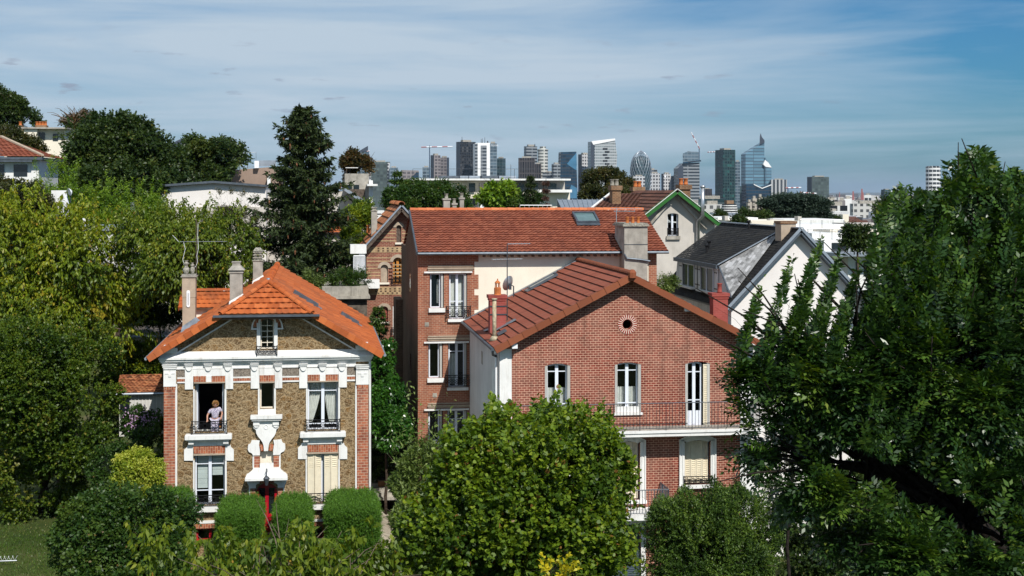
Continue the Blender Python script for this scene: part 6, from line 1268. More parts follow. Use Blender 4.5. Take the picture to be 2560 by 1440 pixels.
PC = Plane(66.6); x0, x1 = PC.x(1953), PC.x(1990); zt = PC.z(1970, 553); m = MB(); m.box(x0, x1, 66.6, 67.5, zr6 - 1.5, zt - .12); c = m.build('chimney', M['cement_warm'], h6); m = MB(); m.box(x0 - .05, x1 + .05, 66.55, 67.55, zt - .12, zt); m.build('chimney_cap', M['brick_brown'], c)
for px, py in ((1872, 572), (1767, 632), (1773, 622)): m = MB(); p = hit(px, py, E0, n); m.tube([p, p + Vector((0, 0, .3))], .06, 6); m.lathe(p + Vector((0, 0, .3)), [(.07, 0), (.11, .06), (.11, .14)], 8); m.build('roof_vent', M['iron'], h6)

# ------------------------------------------------------------------ flat roofed and far buildings
def blk(parent, name, px0, px1, pt_, pb_, Y, dep, mat):
    Pq = Plane(Y); m = MB(); c = (px0 + px1) / 2; m.box(Pq.x(px0), Pq.x(px1), Y, Y + dep, Pq.z(c, pb_), Pq.z(c, pt_)); return m.build(name, M[mat], parent)
def building(name, label, px, Y, zb=-8, cat='building'): return thing(name, label, cat, (Plane(Y).x(px), Y + 5, zb))
def win_rows(parent, lst, Y, mat='glass_dark', name='window', frame=None):
    for a, b, c, d in lst: w = blk(parent, name, a, c, b, d, Y - .06, .05, mat)
t = building('apartment_block', 'long low beige apartment block with flat overhanging roof and roof railing', 1230, 150)
blk(t, 'wall', 1040, 1288, 451, 500, 150, 14, 'cream_wall'); blk(t, 'set_back_wall', 1288.3, 1412, 451, 500, 152, 12, 'beige_wall'); blk(t, 'roof_slab', 1030, 1427, 446.5, 450.8, 148.5, 17, 'white'); blk(t, 'balcony', 1345, 1430, 474, 481, 148, 4, 'white'); blk(t, 'lower_wall', 1130, 1425, 480.3, 560, 149.5, 14, 'cream_wall'); blk(t, 'white_wing', 1200, 1222, 484, 520, 147, 2.4, 'white_clean')
win_rows(t, [(1172, 458, 1188, 480), (1209, 458, 1225, 483), (1249, 458, 1264, 479), (1297, 458, 1310, 478), (1330, 458, 1345, 474), (1368, 458, 1391, 474), (1172, 496, 1188, 514), (1208, 496, 1219, 513)], 150 if 0 else 149.3); win_rows(t, [(1207, 496, 1221, 513)], 146.9)
bar_railing(t, Plane(149).p(1032, 446), Plane(149).p(1425, 446), 1.0, 1.2, mat='iron_grey', post=3, r=.012); bar_railing(t, Plane(148.5).p(1198, 484), Plane(148.5).p(1230, 484), 1.1, .3, mat='iron', post=5, r=.02)
for a, b in ((1105, 1148), (1150, 1170), (1172, 1200), (1205, 1245), (1248, 1290)): blk(t, 'roof_housing', a, b, 439.5, 446.2, 153, 4, 'zinc_dark' if a % 2 else 'zinc')
antenna('tv_antenna', 'thin aerial on the flat roof of the beige apartment block', tuple(Plane(152).p(1277, 446)), 1.5, [(1.35, .9, 10, 5, .2, 0), (.95, .8, 10, 4, .2, 0)], 'iron_grey')
t = building('concrete_house', 'stained concrete house with wooden slat screens behind the spruce', 900, 125)
blk(t, 'wall', 862, 922, 434, 530, 125, 12, 'concrete'); blk(t, 'side_pillar', 922.5, 932, 451, 530, 124.5, 12, 'white'); blk(t, 'ledge', 918, 944, 460, 465, 123.5, 8, 'white'); win_rows(t, [(868, 473, 912, 500)], 125, 'wood', 'slat_screen'); win_rows(t, [(866, 462, 880, 472), (884, 462, 898, 472)], 125)
for k in range(5): blk(t, 'roof_pergola', 866 + k * 8, 867 + k * 8, 420, 434, 126 + k, .2, 'wood')
blk(t, 'pergola_beam', 864, 895, 418.5, 420, 126, 6, 'white')
t = building('white_hall', 'low white wall with a shallow grey gabled roof edge', 535, 108, -2); Pq = Plane(108); m = MB(); m.prism([(Pq.x(405), -2), (Pq.x(665), -2), (Pq.x(665), Pq.z(665, 466)), (Pq.x(533), Pq.z(533, 456)), (Pq.x(405), Pq.z(405, 465.5))], 108, 120); m.build('wall', M['lime_white'], t)
m = MB(); m.obox(Pq.p(403, 467) + Vector((0, 5, 0)), Pq.p(533, 457.5) + Vector((0, 5, 0)), (0, 1, 0), (0, 0, 1), 11, .16); m.obox(Pq.p(533, 457.5) + Vector((0, 5, .001)), Pq.p(667, 467.5) + Vector((0, 5, .001)), (0, 1, 0), (0, 0, 1), 11, .16); m.build('roof_edge', M['zinc_dark'], t); blk(t, 'plinth', 405.5, 664, 517, 600, 107.9, .09, 'beige_wall')
t = building('brown_rendered_building', 'streaky brown rendered wall with white chimney pillars and a roof terrace rail', 620, 122, 0); Pq = Plane(122); m = MB(); m.prism([(Pq.x(555), 0), (Pq.x(700), 0), (Pq.x(700), Pq.z(690, 416)), (Pq.x(555), Pq.z(555, 427))], 122, 134); m.build('wall', M['render_brown'], t)
blk(t, 'white_pillar', 537, 554.5, 405, 470, 121.5, 1.2, 'white_clean'); blk(t, 'pillar_cap', 535.5, 556, 402, 405, 121.3, 1.6, 'white_clean'); blk(t, 'white_pillar', 636, 647, 402, 420, 121.5, 1, 'white_clean'); blk(t, 'white_pillar', 668, 676, 440, 470, 121, 1, 'white'); blk(t, 'orange_roof', 512, 536.5, 433, 452, 124, 3, 'tile_orange'); bar_railing(t, Pq.p(556, 425), Pq.p(640, 419), 1.3, .7, mat='steel', post=3, r=.02); blk(t, 'glass_screen', 648, 690, 401, 415, 123, .1, 'zinc')
t = building('hip_roofed_villa', 'white villa with red hipped tile roof at the left edge', 20, 96, 0); Pq = Plane(96); A, B = Pq.p(-90, 391), Pq.p(106, 391); D = Plane(100).p(-20, 344); C = Plane(100).p(2, 344); B.z = A.z; C.z = D.z; m = MB(); n = tile_slope(m, A, B, C, D, .33, .3, .025, .05); B3 = Vector((B.x, 104, B.z)); tile_slope(m, B, B3, C + Vector((0, .01, 0)), C, .33, .3, .025, .05); m.build('roof', M['tile_red'], t); m = MB(); m.box(A.x, B.x, 95.9, 104, A.z - .2, A.z - .03); m.build('eaves', M['zinc_dark'], t)
blk(t, 'wall', -80, 97, 395, 480, 96.6, 7, 'white'); win_rows(t, [(34, 411, 68, 440), (-20, 411, 10, 440)], 96.6); blk(t, 'awning', -10, 80, 400.5, 404.5, 95.9, .6, 'zinc_dark'); m = MB(); m.obox(B + Vector((0, 0, .05)), C + Vector((0, 0, .05)), (1, 0, 0), (0, 0, 1), .2, .1); m.build('hip_tiles', M['cement_warm'], t)
t = building('hillside_apartments', 'pale flat roofed apartments with orange chimney pots on the hilltop', 95, 135, 5); blk(t, 'wall', 10, 165, 321, 420, 135, 10, 'cream_wall'); blk(t, 'roof_slab', 4, 168, 318, 321.5, 134, 12, 'concrete'); win_rows(t, [(97, 331, 112, 350), (132, 334, 145, 352)], 135, 'glass_dark'); blk(t, 'projecting_bay', 60, 92, 323, 420, 134.3, .8, 'cream_wall')
for a, b in ((46, 54), (88, 116)): c = blk(t, 'chimney', a, b, 313, 318, 137, 1, 'brick_brown'); pots(c, [(Plane(137).x(q), 137.5, Plane(137).z(a, 313)) for q in range(a + 2, b, 7)], .16, .35)
t = building('garden_shed', 'weathered white board shed with mottled orange tile roof', 350, 72, 0, 'shed'); Pq = Plane(72); A, B = Pq.p(290, 983), Pq.p(412, 983); C, D = Plane(74.4).p(404, 937), Plane(74.4).p(300, 937); B.z = A.z; C.z = D.z; m = MB(); n = tile_slope(m, A, B, C, D, .22, .2, .02, .04); rf = m.build('roof', M['tile_old'], t); m = MB(); deck(m, A, B, C, D, n, .08); m.build('roof_boards', M['wood'], rf)
m = MB(); m.tube([A + Vector((0, -.06, -.05)), B + Vector((0, -.06, -.05))], .06, 6); m.build('gutter', M['zinc'], t); blk(t, 'wall', 298, 410, 985, 1090, 72.2, 3, 'shutter_grey'); win_rows(t, [(300, 996, 324, 1034)], 72.2); [blk(t, 'batten', q, q + 1, 987, 1085, 72.16, .039, 'white') for q in range(328, 408, 9)]
t = building('shingled_outbuilding', 'low outbuilding with grey-brown shingle roof behind the left eaves', 385, 80, 0); Pq = Plane(80); A, B = Pq.p(325, 843), Pq.p(450, 843); C, D = Plane(84).p(450, 806), Plane(84).p(340, 806); B.z = A.z; C.z = D.z; m = MB(); n = tile_slope(m, A, B, C, D, .2, .3, .01, .02); m.build('roof', M['grey_roof'], t); m = MB(); m.tube([A, B], .09, 6); m.build('gutter', M['zinc'], t); blk(t, 'wall', 328, 448, 848, 960, 80.3, 3, 'beige_wall')
t = building('glass_pavilion', 'small pointed glass and zinc roof lantern among the left trees', 160, 82, 0); Pq = Plane(82); ap_ = Pq.p(163, 478); b4 = [Pq.p(140, 548), Pq.p(182, 548), Plane(85).p(180, 540), Plane(85).p(142, 540)]; m = MB(); m.add([ap_] + b4, [(0, 1, 2), (0, 2, 3), (0, 3, 4), (0, 4, 1)]); m.build('glass_roof', M['zinc'], t)
m = MB(); [m.tube([ap_, b4[0].lerp(b4[1], q / 5)], .03, 4) for q in range(6)]; m.build('glazing_bars', M['white_clean'], t); blk(t, 'white_wall', 128, 165, 476, 560, 84.0, .3, 'white'); blk(t, 'base', 142, 215, 548, 620, 82.5, 3, 'white')
t = thing('satellite_dish', 'round white satellite dish beside the glass roof lantern at left', 'dish', Plane(81.5).p(173, 500)); m = MB(); c = Plane(81.5).p(173, 480); m.tube([c + Vector((.12, .1, .05)), c + Vector((.03, .02, .01)), c], [.05, .2, .21], 14); m.build('reflector', M['white_clean'], t); m = MB(); m.tube([c + Vector((.05, .1, 0)), c + Vector((.05, .1, -.9))], .03, 5); m.build('pole', M['iron_grey'], t)
t = building('flat_garage', 'long pale flat garage roof between the left trees', 260, 79, 0); blk(t, 'roof', 185, 335, 566, 577, 79, 5, 'zinc'); blk(t, 'wall', 190, 330, 577.3, 680, 79.2, 4, 'grey_wall')
t = building('tiled_cottage', 'orange tiled cottage glimpsed through the spruce', 770, 104, -4); A, B = Plane(104).p(705, 582), Plane(104).p(872, 582); C, D = Plane(107).p(866, 545), Plane(107).p(712, 545); B.z = A.z; C.z = D.z; m = MB(); n = tile_slope(m, A, B, C, D, .34, .26, .03, .05); m.build('roof', M['tile_orange'], t); blk(t, 'wall', 712, 868, 583, 700, 104.5, 5, 'beige_wall')
t = building('blue_roofed_annex', 'grey gabled annex wall with pale blue sloping zinc edge', 690, 112, -4); Pq = Plane(112); m = MB(); m.prism([(Pq.x(652), -4), (Pq.x(910), -4), (Pq.x(910), Pq.z(910, 512)), (Pq.x(862), Pq.z(862, 478)), (Pq.x(668), Pq.z(668, 490)), (Pq.x(652), Pq.z(652, 508))], 112, 116); m.build('wall', M['beige_wall'], t); m = MB(); m.obox(Pq.p(860, 477), Pq.p(912, 512), (0, 1, 0), (0, 0, 1), 4, .3); m.build('roof_edge', M['zinc'], t)
# terraced white apartments to the right
t = building('white_terraced_flats', 'white terraced flats with rounded balconies behind the slate roof', 2090, 112, -12)
for a, b, tp, bt, Y, mt in ((1990, 2112, 561, 600, 116, 'white'), (2076, 2200, 573, 601, 112, 'cream_wall'), (2145, 2240, 560, 573, 114, 'beige_wall'), (2030, 2125, 583, 640, 110, 'white'), (2060, 2200, 601, 640, 108, 'white'), (2120, 2215, 641, 800, 106, 'white'), (2090, 2230, 633, 641, 104.5, 'zinc')): blk(t, 'storey', a, b, tp, bt, Y, 6, mt)
win_rows(t, [(2095, 576, 2120, 596), (2142, 578, 2165, 598)], 112, 'zinc_dark'); win_rows(t, [(2080, 607, 2120, 630)], 108, 'glass_dark'); win_rows(t, [(2140, 655, 2146, 690), (2160, 650, 2180, 690)], 106, 'glass_dark')
m = MB(); Pq = Plane(108); c = Pq.p(2152, 640); m.lathe((c.x, 108, Pq.z(2152, 633)), [(1.3, 0), (1.3, 1.05)], 20); m.build('rounded_balcony', M['white'], t)
for a, b, py, Y in ((2000, 2110, 577, 111), (2100, 2200, 600, 108), (2020, 2110, 600, 109)): bar_railing(t, Plane(Y).p(a, py), Plane(Y).p(b, py), .9, .9, mat='steel', post=2, r=.02)
t = building('low_white_roofs', 'low white flat roofs with zinc parapets beyond the slate house', 1890, 135, -14)
for a, b, tp, bt, Y, mt in ((1795, 1895, 544, 600, 135, 'white'), (1840, 1990, 552, 600, 128, 'cream_wall'), (1960, 2110, 549, 600, 132, 'white')): blk(t, 'block', a, b, tp, bt, Y, 8, mt)
for a, tp in ((1812, 540), (1925, 548), (1995, 541)): blk(t, 'roof_box', a, a + 9, tp, tp + 11, 130, 1, 'beige_wall')
t = building('brown_hipped_house', 'small house with brown hipped roof and tall cream chimney in the middle distance', 2120, 170, -16); A, B = Plane(170).p(2085, 566), Plane(170).p(2172, 566); C, D = Plane(174).p(2138, 541), Plane(174).p(2122, 541); B.z = A.z; C.z = D.z; m = MB(); tile_slope(m, A, B, C, D, .4, .3, .02, .04); m.build('roof', M['tile_brown'], t); blk(t, 'wall', 2090, 2168, 567, 620, 170.5, 6, 'cream_wall'); blk(t, 'chimney', 2107, 2122, 536, 566, 169, 1.5, 'cream_wall'); 
# ------------------------------------------------------------------ the towers of the business district, about 3.5 km away
def cw(name, glass, frame, w=9, h=9, fw=.25, fh=.35, **k): return m_curtainwall(name, tuple(x * .62 for x in glass), tuple(x * .86 for x in frame), w, h, fw, fh, **k)
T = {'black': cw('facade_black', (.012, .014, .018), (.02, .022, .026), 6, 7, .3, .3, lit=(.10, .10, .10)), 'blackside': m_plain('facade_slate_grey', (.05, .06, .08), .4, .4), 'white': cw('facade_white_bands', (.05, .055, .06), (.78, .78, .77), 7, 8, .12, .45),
     'whiteplain': m_plain('facade_white_panels', (.80, .80, .79), .6, .3, var=.03, scale=.02), 'teal': cw('facade_teal_glass', (.035, .075, .085), (.07, .10, .11), 8, 8, .12, .2), 'steel': cw('facade_steel_blue', (.10, .15, .19), (.19, .24, .28), 9, 8, .1, .3),
     'brown': cw('facade_dark_brown', (.02, .017, .018), (.065, .055, .055), 6, 30, .35, .1), 'greyband': cw('facade_grey_bands', (.045, .055, .065), (.26, .28, .30), 40, 8, .05, .5), 'whitegrid': cw('facade_white_grid', (.06, .06, .065), (.56, .56, .57), 7, 8, .45, .45),
     'silver': cw('facade_silver_scales', (.16, .19, .20), (.46, .49, .50), 5, 7, .4, .4), 'green': cw('facade_dark_green', (.006, .028, .030), (.012, .045, .045), 7, 8, .3, .3, lit=(.03, .14, .12)), 'blue': cw('facade_sky_blue_glass', (.16, .30, .40), (.06, .10, .14), 30, 8, .04, .28, var=.25),
     'navy': cw('facade_navy_glass', (.012, .045, .085), (.02, .03, .045), 8, 8, .1, .3), 'blueglass': m_plain('facade_bright_blue', (.07, .20, .33), .2, .6, var=.2, scale=.03), 'stripes': cw('facade_vertical_stripes', (.07, .08, .09), (.50, .50, .50), 9, 400, .45, .01), 'olive': cw('facade_grey_green_grid', (.10, .13, .12), (.05, .07, .07), 8, 8, .25, .3),
     'pinkish': cw('facade_pinkish_concrete', (.13, .115, .12), (.26, .23, .23), 9, 8, .3, .4), 'beige': cw('facade_beige_flats', (.10, .09, .08), (.46, .41, .34), 4, 3.2, .5, .5), 'flat': cw('facade_pale_flats', (.12, .12, .12), (.55, .54, .51), 3.5, 3.1, .5, .5), 'bands': cw('facade_white_dark_bands', (.03, .03, .035), (.66, .65, .62), 60, 5, .02, .5)}
def rbox(parent, name, cx, cy, rot, w, d, z0, z1, mat, dz=0, cut=0):
    c, s = math.cos(rot), math.sin(rot); m = MB(); b = []
    for z in (z0, z1):
        for x, y in ((-w / 2, -d / 2), (w / 2, -d / 2), (w / 2, d / 2), (-w / 2, d / 2)): b.append((x, y, z + (cut * (x / w + .5) if z == z1 else 0)))
    m.v = b; m.f = [(0, 3, 2, 1), (4, 5, 6, 7), (0, 1, 5, 4), (1, 2, 6, 5), (2, 3, 7, 6), (3, 0, 4, 7)]; m.mi = [0] * 6; m.t = [random.random()] * 6
    me_o = parent; o = bpy.data.meshes.new(name); o.from_pydata([(v[0], v[1], v[2]) for v in m.v], [], m.f); o.materials.append(mat); a = o.attributes.new('tint', 'FLOAT', 'FACE'); a.data.foreach_set('value', m.t)
    ob = link_mesh(name, o, parent); wl = world_loc(parent); ob.location = (cx - wl.x, cy - wl.y, -wl.z); ob.rotation_euler = (0, 0, rot); return ob
def tower(label, px0, px1, ptop, mat, side=0, side_mat=None, Y=3500, zb=-54, name='office_tower', cat='tower', top=True, cut=0, group=None):
    Pq = Plane(Y); c = (px0 + px1) / 2; mp = Pq.m(c); dx, dy = Pq.dir(c); al = math.atan2(dx, dy); W_ = (px1 - px0) * mp; ws = abs(side) * mp; wf = W_ - ws
    phi = R(28) * (1 if side > 0 else -1 if side < 0 else 0); w = wf / math.cos(phi); d = ws / abs(math.sin(phi)) if side else max(18, W_ * .6); rot = phi - al; zt = Pq.z(c, ptop)
    t = thing(name, label, cat, (Pq.x(c), Y, zb), group); b = rbox(t, 'facade', Pq.x(c), Y, rot, w, d, zb, zt, T[mat] if mat in T else M[mat], cut=cut)
    if top: rbox(t, 'roof_plant', Pq.x(c), Y, rot, w * .55, d * .55, zt, zt + max(1.2, (zt - zb) * .025), M['concrete'])
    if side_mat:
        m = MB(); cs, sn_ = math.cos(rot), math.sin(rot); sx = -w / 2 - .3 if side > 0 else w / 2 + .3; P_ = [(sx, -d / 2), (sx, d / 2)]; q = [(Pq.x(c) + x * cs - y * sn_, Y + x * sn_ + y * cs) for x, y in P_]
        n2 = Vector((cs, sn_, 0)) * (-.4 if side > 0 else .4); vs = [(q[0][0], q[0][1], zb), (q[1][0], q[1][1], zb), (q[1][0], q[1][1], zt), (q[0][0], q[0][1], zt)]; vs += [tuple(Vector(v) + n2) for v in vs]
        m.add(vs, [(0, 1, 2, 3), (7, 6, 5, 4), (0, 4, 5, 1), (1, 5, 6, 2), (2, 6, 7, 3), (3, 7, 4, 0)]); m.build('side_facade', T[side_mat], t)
    return t, zt
def ptower(label, outline, mat, Y=3500, dep=38, name='office_tower', parts=()):
    Pq = Plane(Y); pts = [(Pq.x(a), Pq.z(a, b)) for a, b in outline]; t = thing(name, label, 'tower', (sum(p[0] for p in pts) / len(pts), Y + dep / 2, -54)); m = MB(); m.prism(pts, Y, Y + dep); m.build('facade', T[mat], t)
    for nm, ol, mt, off in parts: m = MB(); m.prism([(Pq.x(a), Pq.z(a, b)) for a, b in ol], Y - off, Y - .05 if off > 0 else Y + dep * .8); m.build(nm, T[mt] if mt in T else M[mt], t)
    return t
def mast(t, px, p0, p1, Y=3500, r=.9, name='roof_mast', mat='iron_grey'): Pq = Plane(Y); m = MB(); m.tube([Pq.p(px, p0), Pq.p(px, p1)], [r, r * .5], 4); m.build(name, M[mat], t)
t, z = tower('black glass tower with a paler left side, tallest of the left cluster', 1141, 1189, 355, 'black', 10, 'blackside'); mast(t, 1155, 356, 342)
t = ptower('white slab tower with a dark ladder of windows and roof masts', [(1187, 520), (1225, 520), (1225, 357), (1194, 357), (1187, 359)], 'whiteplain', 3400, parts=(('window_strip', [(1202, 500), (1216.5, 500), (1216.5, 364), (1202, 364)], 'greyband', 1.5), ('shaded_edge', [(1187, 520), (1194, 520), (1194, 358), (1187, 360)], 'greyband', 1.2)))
for q, p in ((1203, 347), (1206, 346), (1212, 343)): mast(t, q, 357, p, 3400, .7)
t, z = tower('blue grey glass tower with white lettering near its top', 1222, 1242.5, 359, 'steel'); mast(t, 1219, 358, 352, r=2.2)
tx = bpy.data.curves.new('sign_lettering', 'FONT'); tx.body = 'TOTAL'; tx.size = 4.2; tx.extrude = .1; tx.materials.append(M['white_clean']); tx.size = 6.0; tmp = bpy.data.objects.new('tmp', tx); so = link_mesh('sign_lettering', bpy.data.meshes.new_from_object(tmp), t); bpy.data.objects.remove(tmp); Pq = Plane(3484); p_ = Pq.p(1227.5, 365.5); wl = world_loc(t); so.location = p_ - wl; so.rotation_euler = (R(90), 0, -R(9))
for a in ((1224, 1241, 394, 'navy', 'dark navy block in front of the lettered blue tower', 0), (1241, 1264, 396, 'teal', 'teal glass block right of the lettered blue tower', -8), (1296, 1337, 395, 'brown', 'dark brown tower with fine vertical ribs', 0), (1337, 1353, 410, 'brown', 'lower dark brown annex beside the ribbed brown tower', 0),
          (1379, 1401, 410, 'greyband', 'small grey banded block behind the pale office slabs', 5), (1356, 1392, 431, 'greyband', 'low grey slab below the white round tower', 0), (1391, 1416, 429, 'whitegrid', 'low pale slab with square grid left of the blue faceted tower', 0), (1446, 1476, 386, 'whitegrid', 'white tower with a punched window grid and dark left flank', 9),
          (1469, 1492, 429, 'whitegrid', 'short pale block under the leaning silver tower', 6), (1612, 1643, 424, 'greyband', 'grey tower with pale crown right of the lattice egg', 8), (1624, 1650, 433, 'whitegrid', 'pale gridded block in front of the grey crowned tower', 0), (1654, 1677, 434, 'whitegrid', 'pale office block with a round logo', 5), (1677, 1707, 440, 'pinkish', 'mottled pinkish concrete block with dark left side', 5),
          (1582, 1612, 440, 'whitegrid', 'gridded office block under the lattice egg', 0), (1788, 1838, 375, 'green', 'dark green glass tower with folded front', 20), (1850, 1868, 465, 'teal', 'short teal banded block left of the spired tower', 0), (1927, 1967, 449, 'stripes', 'pale block with vertical stripes right of the spired tower', 0),
          (2019, 2072, 442, 'olive', 'grey green gridded tower standing alone', 11), (2203, 2227, 474, 'teal', 'dark teal block by the right hand tree', 9), (2226, 2247, 478, 'white', 'low white banded block beside the dark teal block', 0), (2240, 2252, 463, 'steel', 'slim far grey tower behind the ash tree', 0), (922, 975, 405, 'olive', 'tall grid tower with dark front and white frame at left', 0), (974, 995, 419, 'steel', 'small blue grey block beside the white framed tower', 0),
          (1056, 1075, 418, 'steel', 'pale green glass block under the left crane', 0), (1077, 1101, 388, 'pinkish', 'unfinished concrete tower beside the left crane', 8), (1099, 1122, 394, 'pinkish', 'pink and green clad tower under construction', -5), (1752, 1780, 472, 'brown', 'dark stepped office block above the round banded building', 6), (2322, 2330, 500, 'navy', 'small dark block behind the leaves at right', 0)):
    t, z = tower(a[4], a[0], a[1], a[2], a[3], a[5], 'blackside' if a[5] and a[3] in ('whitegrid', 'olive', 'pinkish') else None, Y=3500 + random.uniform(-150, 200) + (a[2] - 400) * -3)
    if a[0] == 1654: m = MB(); p_ = Plane(3380).p(1663, 441); m.tube([p_, p_ - Vector((0, 1, 0))], 2.4, 12); m.build('round_logo', M['white_clean'], t)
    if a[0] == 922:
        for px in (922, 969): m = MB(); Pq = Plane(3380); m.box(Pq.x(px), Pq.x(px + 5.5), 3380, 3410, -50, Pq.z(px, 407)); m.build('white_frame', T['whitegrid'], t)
t, z = tower('grey stepped tower behind the brown ribbed tower', 1310, 1343, 366, 'greyband', 6, Y=3650); mast(t, 1337, 366, 360, 3650, 1.5)
t = thing('office_tower', 'white round tower with stacked ring balconies', 'tower', (Plane(3550).x(1357), 3550, -54)); Pq = Plane(3550); m = MB(); r = 13 * Pq.m(1357); h = Pq.z(1357, 378); m.lathe((Pq.x(1357), 3550, 0), [(r, -54), (r, h), (r * 1.06, h), (r * 1.06, h + 5), (r * .6, h + 5), (r * .6, h + 12)], 24); m.build('facade', cw('facade_round_bands', (.16, .17, .16), (.62, .62, .58), 300, 8, .01, .5), t)
ptower('blue glass tower with triangular facets', [(1402, 500), (1444, 500), (1442, 430), (1441, 379), (1403, 380), (1401, 440)], 'navy', 3450, parts=(('bright_facet', [(1417, 410), (1441, 426), (1442, 412), (1441, 382)], 'blueglass', 1), ('bright_facet', [(1417, 415), (1402, 470), (1420, 496), (1440, 448)], 'navy', .8), ('bright_facet', [(1418, 496), (1442, 496), (1442, 470), (1428, 462)], 'blueglass', 1.2)))
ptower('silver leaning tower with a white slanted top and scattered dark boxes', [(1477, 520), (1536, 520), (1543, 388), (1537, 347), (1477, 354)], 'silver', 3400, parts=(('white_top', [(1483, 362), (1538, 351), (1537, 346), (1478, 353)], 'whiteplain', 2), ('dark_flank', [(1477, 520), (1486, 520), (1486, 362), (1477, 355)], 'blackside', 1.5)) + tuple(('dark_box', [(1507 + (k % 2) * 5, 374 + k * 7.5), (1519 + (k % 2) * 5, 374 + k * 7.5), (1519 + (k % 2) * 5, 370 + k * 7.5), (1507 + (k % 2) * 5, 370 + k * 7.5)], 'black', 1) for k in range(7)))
# lattice egg
Y_ = 3300; Pq = Plane(Y_); c = Pq.x(1602); mp = Pq.m(1602); t = thing('egg_shaped_tower', 'egg shaped dark tower wrapped in a white diamond lattice', 'tower', (c, Y_, -54)); pr_ = [(480, 23), (462, 26), (440, 27), (420, 26.5), (405, 24), (393, 19.5), (384, 13), (378, 6), (376, .5)]
prof = [(r * mp, Pq.z(1602, y)) for y, r in pr_]; m = MB(); m.lathe((c, Y_, 0), [(prof[0][0] * .93, -54)] + [(r * .93, z - 1) for r, z in prof if z < Pq.z(1602, 388)] + [(4, Pq.z(1602, 389))], 24); m.build('glass_body', T['teal'], t); m = MB(); zz = [p[1] for p in prof][::1]; rr_ = [p[0] for p in prof]
for k in range(22):
    for s in (-1, 1): m.tube([(c + float(np.interp(z, zz, rr_)) * math.cos(2 * PI * k / 22 + s * (z - zz[0]) * .016), Y_ + float(np.interp(z, zz, rr_)) * math.sin(2 * PI * k / 22 + s * (z - zz[0]) * .016), z) for z in np.linspace(zz[0], zz[-1], 22)], .36, 4)
m.build('diamond_lattice', M['zinc'], t)
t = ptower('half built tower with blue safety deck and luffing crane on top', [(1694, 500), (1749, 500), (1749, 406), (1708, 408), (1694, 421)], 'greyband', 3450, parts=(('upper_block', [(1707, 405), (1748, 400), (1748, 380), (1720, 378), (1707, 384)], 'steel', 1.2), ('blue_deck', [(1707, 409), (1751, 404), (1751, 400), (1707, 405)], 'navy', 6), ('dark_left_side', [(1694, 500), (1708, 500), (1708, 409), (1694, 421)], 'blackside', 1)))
tower('pale glass tower half hidden by the dark green tower', 1837, 1850.5, 404, 'steel', 0, Y=3700)
t = ptower('sky blue glass tower with a slanted roof and thin spire', [(1864, 500), (1911, 500), (1911, 355), (1866, 383), (1864, 386)], 'blue', 3400, parts=(('spire', [(1899, 362), (1911, 356), (1910, 350), (1904, 343), (1901, 334), (1899.5, 342)], 'blackside', 3), ('lower_wing', [(1911.3, 500), (1927, 500), (1927, 419), (1920, 409), (1911.3, 394)], 'blue', 6), ('wing_roof', [(1906, 411), (1912, 417), (1927, 419), (1919, 407), (1911, 400)], 'whiteplain', 7)))
ptower('dark glass block with a white zigzag roof edge in front of the spired tower', [(1866, 510), (1928, 510), (1928, 461), (1905, 470), (1884, 460), (1866, 461)], 'navy', 3250, parts=(('zigzag_edge', [(1884, 462), (1905, 472), (1928, 463), (1928, 461), (1905, 470), (1884, 460)], 'whiteplain', 2),))
t = thing('office_tower', 'white curved tower rising behind the ash tree', 'tower', (Plane(2600).x(2333), 2600, -54)); Pq = Plane(2600); m = MB(); r = 18 * Pq.m(2333); m.lathe((Pq.x(2333), 2600, 0), [(r, -54), (r, Pq.z(2333, 417)), (r * .8, Pq.z(2333, 415))], 28); m.build('facade', T['white'], t)
t = ptower('glass tower with an open pointed top frame behind the spruce', [(868, 500), (921, 500), (921, 378), (890, 380), (868, 400)], 'steel', 3500, parts=(('open_frame', [(895, 379), (920, 379), (920, 365), (917, 366)], 'blackside', 2),))
ptower('flat grey hall with a blue glazed diagonal', [(1003, 460), (1047, 460), (1047, 426), (1005, 425)], 'pinkish', 3000, parts=(('blue_diagonal', [(1016, 455), (1047, 455), (1047, 432), (1040, 432)], 'navy', 2),))
t = thing('domed_building', 'distant dark domed roof between the left trees', 'building', (Plane(1500).x(472), 1500, -40)); Pq = Plane(1500); m = MB(); m.prism([(Pq.x(425), -30), (Pq.x(520), -30)] + [(Pq.x(472 + 46 * math.cos(R(a))), Pq.z(472, 372) + 27 * Pq.m(472) * math.sin(R(a))) for a in range(0, 181, 15)], 1500, 1560); m.build('dome', T['blackside'], t)
def crane(label, px, p0, p1, j0, j1, jp0, jp1, Y=3300, cols=('iron_grey', 'white_clean')):
    Pq = Plane(Y); t = thing('tower_crane', label, 'crane', (Pq.x(px), Y, -50)); m = MB(); m.tube([Pq.p(px, p0), Pq.p(px, p1)], 1.1, 4); m.build('mast', M['navy_paint'], t); a, b = Pq.p(j0, jp0), Pq.p(j1, jp1); n = 6
    for k in range(n): m = MB(); m.tube([a.lerp(b, k / n), a.lerp(b, (k + 1) / n)], 1.25, 4); m.build('jib_section', M['white_clean' if k % 2 else 'crane_red'], t)
M['crane_red'] = m_plain('crane_red', (.42, .16, .15), .5, .3); M['navy_paint'] = m_plain('crane_blue', (.05, .085, .14), .5, .3)
